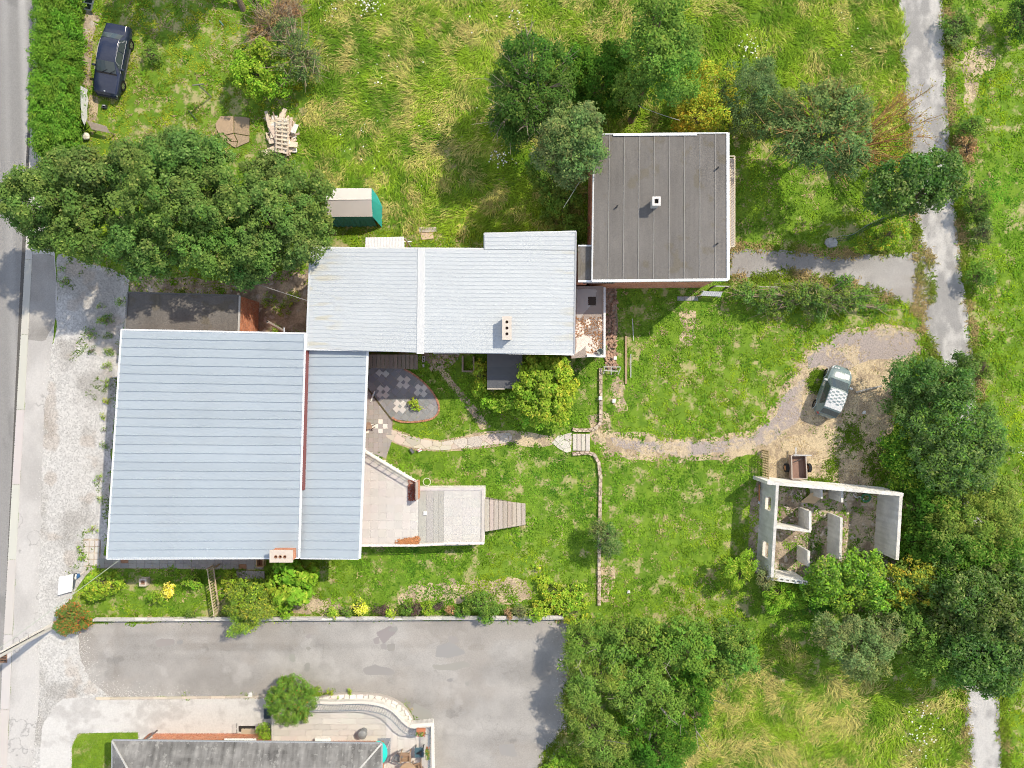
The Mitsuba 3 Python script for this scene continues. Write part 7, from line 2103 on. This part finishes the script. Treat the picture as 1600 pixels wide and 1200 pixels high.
for nm, lab, px, py, rr, z, pal in (('yellow_shrub', 'yellow flowering shrub at the wall above the car park', 562, 948, 12, .5, 'yellow'), ('purple_shrub', 'purple-leaved shrub, leftmost of the three along the garden wall', 596, 953, 11, .45, 'purple'), ('wall_shrub', 'round green shrub between two purple ones along the garden wall', 635, 949, 12, .55, 'mid'), ('purple_shrub', 'purple-leaved shrub, middle one of the three along the garden wall', 650, 950, 10, .5, 'purple'),
                                    ('wall_shrub', 'bright green plant right of the middle purple shrub', 668, 950, 12, .45, 'bright'), ('purple_shrub', 'smallest purple-leaved shrub, rightmost of the three along the garden wall', 684, 946, 7, .4, 'purple'), ('wall_shrub', 'brownish green plant along the garden wall left of the widest wall shrub', 703, 952, 9, .35, 'dry'), ('wall_shrub', 'low grey-green plant right of the widest wall shrub', 812, 954, 14, .5, 'olive')):
    tree(nm, lab, 'shrub', [(px, py, rr, rr * .85, z, z * .8), (px + rr * .4, py + 3, rr * .6, rr * .5, z * .8, z * .6)], pal, None, .12, .5, 220, .2, .03)
tree('wall_shrub', 'widest round green shrub hanging over the wall above the car park', 'shrub', [(752, 942, 22, 16, .9, .7), (735, 948, 14, 11, .7, .5), (770, 948, 18, 10, .7, .5), (760, 965, 14, 8, .6, .4)], 'mid', None, .13, .5, 220, .26, .04)
tree('lime_ground_cover', 'lime green leafy ground cover at the south end of the garden by the car park', 'plant', [(868, 925, 26, 14, .4, .3), (890, 945, 28, 16, .5, .4), (855, 945, 20, 14, .4, .3), (845, 958, 20, 8, .4, .3), (905, 925, 16, 14, .35, .3), (850, 905, 10, 8, .25, .2), (840, 882, 8, 8, .2, .15), (900, 968, 18, 8, .5, .35)], 'lime', None, .15, .7, 200, .26, .03, pal2='bright', where2=lambda p, r: r.random(len(p)) < .4)
for px, py, rr, pal, lab in ((300, 957, 9, 'mid', 'small green plant at the wall left of the feathery bush'), (440, 956, 12, 'bright', 'leafy plant at the wall under the fig bush'), (520, 956, 9, 'lime', 'low yellowish plant at the wall left of the yellow flowering shrub'), (540, 955, 7, 'mid', 'tiny green plant touching the yellow flowering shrub'), (610, 957, 8, 'lime', 'low yellow-flecked plant at the wall right of the leftmost purple shrub'), (718, 955, 11, 'mid', 'dark plant touching the left side of the widest wall shrub'), (795, 958, 10, 'dry', 'withered plant right of the widest wall shrub'), (832, 958, 12, 'bright', 'bright plant where the lime ground cover begins')):
    tree('wall_plant', lab, 'plant', [(px, py, rr, rr * .7, .45, .35), (px + rr * .5, py + 4, rr * .6, rr * .5, .45, .3)], pal, None, .12, .5, 220, .2, .03)
tree('patio_plant', 'yellow-green plant growing through the half-round patio', 'plant', [(650, 634, 7, 8, .25, .2), (643, 627, 7, 5, .22, .18), (655, 638, 5, 5, .2, .15)], 'lime', None, .12, .5, 260, .14, .02)
tree('ball_bush', 'clipped ball-shaped green bush on the corner of the neighbour terrace', 'bush', [(456, 1094, 40, 37, 1.2, 1.2)], 'mid', None, .10, .5, 420, .2, .07, wobble=.03, fill=1.3, pal2='red', where2=lambda p, r: r.random(len(p)) < .06)
tree('terrace_shrub', 'round light green shrub at the corner of the cellar steps', 'shrub', [(412, 1140, 11, 11, .75, .6), (417, 1150, 8, 6, .6, .4)], 'bright', None, .11, .5, 260, .2, .04)
for px, py, lab in ((496, 1076, 'small green plant touching the ball bush on its right'), (514, 1082, 'larger yellow-green plant in the dry bed beside the car park'), (530, 1090, 'low plant spilling over the rubble stones of the neighbour terrace'), (545, 1080, 'brownish plant at the right end of the dry bed')):
    tree('bed_plant', lab, 'plant', [(px, py, 5, 4, .25, .2), (px + 3, py + 2, 4, 3, .2, .15)], 'lime' if px > 500 else 'bright', None, .10, .5, 200, .13, .02)
FW = 'weeds along the foot of the workshop'
ORD = ('first', 'second', 'third', 'fourth', 'fifth', 'sixth', 'seventh', 'eighth', 'ninth', 'tenth', 'eleventh', 'twelfth', 'thirteenth', 'fourteenth', 'fifteenth')
WEED = [f'{o} green weed tuft from the north in the gravel before the workshop' for o in ORD] + ['weed tuft beside the drain pipe mouth at the north-west annex corner', 'weed tuft at the edge of the footway under the leftmost maple', 'small weed tuft at the footway edge nearest the maple trunk', 'weed tuft touching the west wall of the brick annex', 'weed tuft south of the paved corner slabs', 'small weed tuft on the paved corner slabs', 'weed tuft against the orange east wall of the annex', 'largest weed tuft in the shaded yard between annex and white roof', 'lime weed tuft by the west edge of the white roof', 'weed tuft at the mouth of the grey pipe behind the workshop']
for i, (px, py, rr, pal) in enumerate(((168, 498, 12, 'mid'), (160, 500, 8, 'bright'), (142, 522, 13, 'mid'), (148, 548, 10, 'dark'), (169, 526, 9, 'mid'), (170, 548, 10, 'mid'), (168, 572, 8, 'bright'), (166, 598, 8, 'bright'), (166, 626, 7, 'lime'), (163, 650, 6, 'lime'), (163, 672, 5, 'mid'), (162, 696, 8, 'mid'), (155, 750, 9, 'bright'), (154, 778, 7, 'lime'), (146, 826, 9, 'lime'), (158, 480, 6, 'bright'), (100, 440, 8, 'bright'), (95, 420, 7, 'mid'), (190, 472, 9, 'bright'), (130, 872, 8, 'bright'), (124, 856, 6, 'bright'), (420, 470, 14, 'bright'), (440, 480, 18, 'bright'), (460, 465, 13, 'lime'), (425, 515, 12, 'bright'))):
    tree('weed', WEED[i], 'weed', [(px, py, rr, rr * .8, .15, .14)], pal, None, .12, .35, 170, .18, .02, FW, crown_name='foliage', nmain=3)

# ================================================================== GRASS
bare = unary_union([road_p, gut_p, pav_p.buffer(.3), unary_union([pav_p.buffer(.2), fore_p]).buffer(-.1), park_p.buffer(-.05), apron_p, lane_p.buffer(-.2), adrive_p.buffer(-.15), straw_p.buffer(-.25), patio_p.buffer(.08), low_p, path_p.buffer(-.02), bed,
                    poly([(190, 515), (477, 521), (573, 545), (560, 873), (167, 873)], 4.6), poly([(152, 868), (412, 872), (412, 890), (152, 888)]), foot, ph.buffer(-.25), pa_, pa_.buffer(.1), fl, t1_, t2_, poly([(757, 780), (822, 787), (822, 820), (757, 831)], .6), Polygon([p[:2] for p in qa]), ps.buffer(-.1), top_p, wp,
                    poly([(575, 548), (655, 548), (655, 578), (575, 578)]), cs, poly([(131, 842), (158, 842), (156, 886), (131, 886)]), poly([(891, 675), (925, 675), (925, 708), (891, 708)]), poly([(1206, 757), (1215, 757), (1207, 900), (1199, 900)], 1.3), poly([(370, 440), (480, 440), (480, 520), (372, 520)]), poly([(946, 450), (962, 450), (962, 575), (948, 575)])]).simplify(.02)
mead = poly([(484, -60), (1402, -60), (1425, 200), (1430, 250), (1300, 240), (1200, 210), (1140, 205), (925, 205), (900, 362), (600, 358), (500, 290), (470, 200), (500, 90)])
mead2 = poly([(1075, 1140), (1120, 1060), (1190, 985), (1290, 1040), (1400, 1080), (1480, 1085), (1500, 1100), (1505, 1280), (1060, 1280)])
upl = poly([(130, -60), (484, -60), (500, 90), (470, 200), (440, 260), (130, 250)])
field = poly([(1560, 180), (1580, -60), (1680, -60), (1680, 900), (1600, 800), (1575, 560), (1545, 300)])
dryroom = poly([(1206, 757), (1410, 770), (1405, 905), (1200, 900)])
west = poly([(560, 690), (935, 705), (935, 960), (430, 962), (430, 890), (560, 860)]).union(poly([(600, 560), (930, 560), (935, 680), (600, 690)]))
nlawn = poly([(122, 1146), (216, 1144), (216, 1162), (230, 1162), (230, 1290), (112, 1290), (113, 1165)])
shapely.prepare(bare)


def inside(pg, p):
    shapely.prepare(pg)
    return shapely.contains_xy(pg, p[:, 0], p[:, 1])


rg = np.random.default_rng(2024)
XW, YW = 36.0, 28.0
SLUSH, SDARK, STHATCH, SSTRAW = np.array((0.255, 0.398, 0.030)), np.array((0.108, 0.215, 0.018)), np.array((0.46, 0.38, 0.20)), np.array((0.62, 0.51, 0.20))


def tufts(n):
    return np.c_[rg.uniform(-XW, XW, n), rg.uniform(-YW, YW, n)]


def blades(name, label, c, per, h, lean, wid, colour, spread, flow=None, bend=.35):
    """Grass blades in tufts at c: per blades each; every blade a bent strip of three triangles at most."""
    n = len(c) * per
    i = np.repeat(np.arange(len(c)), per)
    p = c[i] + rg.normal(size=(n, 2)) * spread
    hh = np.broadcast_to(h, (len(c),))[i] * rg.uniform(.55, 1.25, n)
    if flow is None:
        a = rg.uniform(0, 2 * math.pi, n)
    else:
        a = flow[i] + rg.normal(size=n) * .55
    le = np.clip(lean + rg.normal(size=n) * .22, .05, 1.45)
    d = np.c_[np.cos(a) * np.sin(le), np.sin(a) * np.sin(le), np.cos(le)]
    s = np.c_[-np.sin(a), np.cos(a), np.zeros(n)] * wid * rg.uniform(.7, 1.3, n)[:, None]
    b = np.c_[p, np.zeros(n)]
    m = b + d * (hh * .55)[:, None]
    t = b + d * hh[:, None] - np.c_[np.zeros((n, 2)), hh * bend * np.sin(le)] + np.c_[np.cos(a), np.sin(a), np.zeros(n)] * (hh * .2)[:, None]
    t[:, 2] = np.maximum(t[:, 2], .04)
    v = np.stack([b - s * .6, b + s * .6, m + s, m - s, t], 1).reshape(-1, 3)
    f = (np.arange(n) * 5)[:, None, None] + np.array([[0, 1, 2], [0, 2, 3], [3, 2, 4]])[None]
    col = colour(c)[i] * rg.uniform(.68, 1.34, (n, 1))
    k = num(name)
    scene[k] = mikit.ply((v, f.reshape(-1, 3)), 'blade', color=np.repeat(np.clip(col, 0, .8), 5, 0))
    L(k, label, 'grass', kind='stuff')


def mixc(a, b, t):
    return a * (1 - t[:, None]) + b * t[:, None]


c = tufts(36000)
c = c[~inside(bare, c)]
im, im2, iu, ifd, iw, idr = (inside(g_, c) for g_ in (mead, mead2, upl, field, west, dryroom))
tn_ = ntan(c[:, 0], c[:, 1])
# short turf: garden lawns, the upper left lawn, the field and verges
lw = ~(im | im2) & ~inside(nlawn, c)
bias = np.where(iw, -.09, np.where(ifd, -.19, np.where(iu, .06, np.where(idr, .10, .015))))
keep = lw & (rg.random(len(c)) > nstep(.58, .82, tn_ + bias) * .8)
cl_ = c[keep]


def lawn_col(q):
    g_ = nfbm(q[:, 0] * .55, q[:, 1] * .55, 3, 3)
    k = nnoise(q[:, 0] * 2.2, q[:, 1] * 2.2)
    u = inside(upl, q)
    big = nfbm(q[:, 0] * .16 + 4, q[:, 1] * .16, 14, 2)
    w_ = inside(west, q)
    fd_ = inside(field, q)
    base = mixc(SLUSH[None], SDARK[None], nstep(.34, .66, .55 * g_ + .45 * k + np.where(w_, .05, 0)))
    base = np.where(u[:, None], base * [1.32, 1.02, 1.3], base)
    base = np.where(fd_[:, None], base * [1.05, 1.12, .9], base)
    base = base * (1 + (big[:, None] - .5) * np.array([.9, .25, -.6]))
    dry = (rg.random(len(q)) < np.where(w_ | fd_, .04, np.where(u, .24, .12)))
    return np.where(dry[:, None], STHATCH[None] * rg.uniform(.7, 1.1, (len(q), 1)), base)


blades('lawn_grass', 'short patchy green grass of the gardens and verges', cl_, 12, .10 + .13 * nnoise(cl_[:, 0] * 1.4, cl_[:, 1] * 1.4, 2) ** 1.5, 1.05, .024, lawn_col, .13)
# broad clumps of taller greener weeds among the turf
ck_ = c[lw & (nfbm(c[:, 0] * .9 + 30, c[:, 1] * .9, 6, 3) > .55) & (tn_ + bias < .58)]
ck_ = ck_[rg.random(len(ck_)) < .4]
blades('lawn_weeds', 'taller green clumps of broad-leaved weeds in the lawns', ck_, 12, .20, 1.0, .040, lambda q: mixc(np.array((0.205, 0.375, 0.032))[None], np.array((0.085, 0.205, 0.020))[None], nnoise(q[:, 0] * 2.6, q[:, 1] * 2.6, 4)), .13)


# tall meadow grass lying over in swirls
def flow_of(q):
    return 2 * math.pi * 1.6 * nfbm(q[:, 0] * .22, q[:, 1] * .22, 11, 2)


def meadow_col(q):
    a = nfbm(q[:, 0] * 1.05 + 5, q[:, 1] * 1.05, 8, 4)
    fine = rg.random(len(q))
    green = mixc(np.array((0.262, 0.405, 0.032))[None], np.array((0.120, 0.240, 0.022))[None], nstep(.3, .7, nfbm(q[:, 0] * .7, q[:, 1] * .7, 4, 3)))
    dryness = np.where(inside(mead2, q), .05, .015) - .11 * nstep(4, 10, q[:, 0]) * (q[:, 1] > 0)
    return mixc(green, np.repeat(SSTRAW[None], len(q), 0), nstep(.45, .72, a + .34 * (fine - .5) + dryness) * .72)


cm = c[im | im2]
cm = np.vstack([cm, cm + rg.normal(size=cm.shape) * .2])
blades('meadow_grass', 'tall swirling green and straw coloured meadow grass', cm, 11, .40 + .25 * nnoise(cm[:, 0] * .9, cm[:, 1] * .9, 3), 1.22, .021, meadow_col, .16, flow_of(cm))
# mown lawn of the neighbour
cn = np.c_[rg.uniform(*[xy(110, 0)[0], xy(232, 0)[0]], 9000), rg.uniform(*[xy(0, 1215)[1], xy(0, 1143)[1]], 9000)]
cn = cn[inside(nlawn.difference(wp), cn)]
blades('mown_lawn', 'evenly mown bright green lawn beside the slate roofed house', cn, 4, .06, .95, .022, lambda q: mixc(np.array((0.20, 0.29, 0.022))[None], np.array((0.14, 0.23, 0.016))[None], nfbm(q[:, 0] * .8, q[:, 1] * .8, 3, 3)), .05)
# sparse dry stalks on the straw ground and along the edges of the drives
ce = tufts(60000)
edge_z = straw_p.buffer(.25)
ce1 = ce[inside(edge_z, ce) & (nfbm(ce[:, 0] * 1.1, ce[:, 1] * 1.1, 21, 3) > .46)]
blades('dry_stalks', 'thin scatter of dry straw and small green tufts over the gravel drive', ce1, 4, .10, 1.15, .018, lambda q: np.where((nfbm(q[:, 0] * 1.3, q[:, 1] * 1.3, 2, 3) > .60)[:, None], np.array((0.13, 0.22, 0.02))[None], np.array((0.46, 0.36, 0.20))[None]), .12)
rim_p = unary_union([lane_p.buffer(.40).difference(lane_p.buffer(-.08)), adrive_p.buffer(.3).difference(adrive_p.buffer(-.15)), park_p.buffer(.12).difference(park_p.buffer(-.12)).intersection(poly([(860, 960), (900, 960), (900, 1210), (830, 1210)]))])
ce2 = ce[inside(rim_p, ce)]
blades('verge_grass', 'dry and green verge grass fringing the lane and the drives', np.vstack([ce2, ce2 + .12]), 9, .26, .95, .024, lambda q: mixc(np.array((0.13, 0.20, 0.02))[None], np.array((0.36, 0.28, 0.13))[None], nstep(.4, .6, nfbm(q[:, 0] * .8, q[:, 1] * .8, 31, 3))), .12)
# the green ring of grass left of the hatchback and tufts in the forecourt gravel
a_ = rg.uniform(0, 2 * math.pi, 150)
ring = np.array([xy(1278 + 11 * math.cos(t) + rg.normal() * 3, 596 + 13 * math.sin(t) + rg.normal() * 3) for t in a_])
ring = ring[~((ring[:, 0] > xy(1286, 0)[0]) & (np.abs(ring[:, 1] - xy(0, 598)[1]) < .2))]
cg = ce[inside(poly([(104, 400), (200, 400), (200, 900), (104, 900)]), ce) & inside(fore_p, ce) & (nfbm(ce[:, 0] * .7, ce[:, 1] * .7, 41, 3) > np.where(ce[:, 1] > xy(0, 560)[1], .52, .63)) & (rg.random(len(ce)) < .35)]
blades('gravel_tufts', 'small green tufts sprouting in the gravel', np.vstack([ring, cg, np.array([xy(1330 + rg.normal() * 11, 682 + rg.normal() * 14) for _ in range(110)] + [xy(1300 + rg.normal() * 6, 728 + rg.normal() * 14) for _ in range(60)] + [xy(1365 + rg.normal() * 10, 725 + rg.normal() * 16) for _ in range(90)] + [xy(1272 + rg.normal() * 16, 752 + rg.normal() * 2) for _ in range(50)])]), 11, .14, .75, .024, lambda q: mixc(np.array((0.15, 0.25, 0.02))[None], np.array((0.08, 0.15, 0.015))[None], rg.random(len(q))), .10)
# soft leafy litter under the trees of the thicket keeps the ground dark and rough
wf = MB()
for cx, cy, n_, s_ in ((580, 12, 60, 11), (1165, 75, 30, 10), (778, 250, 34, 12), (790, 30, 26, 24), (520, 20, 12, 12), (1440, 1150, 45, 18), (1435, 1110, 15, 12), (1582, 700, 10, 8), (575, 120, 12, 30), (700, 250, 8, 60), (560, 230, 12, 30), (1330, 70, 8, 40)):
    for _ in range(n_):
        p = xy(cx + rg.normal() * s_, cy + rg.normal() * s_ * .9)
        if bare.contains(Point(*p)):
            continue
        z = rg.uniform(.4, .65)
        rr = rg.uniform(.025, .06)
        g_ = np.arange(6) * math.pi / 3 + rg.uniform(0, 1)
        wf.add([[p[0] + rr * math.cos(t), p[1] + rr * math.sin(t), z] for t in g_] + [[p[0], p[1], z + .02]], [[j, (j + 1) % 6, 6] for j in range(6)], jit((0.68, 0.68, 0.63), rg, .08))
        wf.bar([p[0], p[1], 0], [p[0], p[1], z], .012, col=(0.14, 0.19, 0.04))
L(wf.put('white_wildflowers', 'matte'), 'white umbel wildflowers scattered through the meadows', 'flowers', kind='stuff')
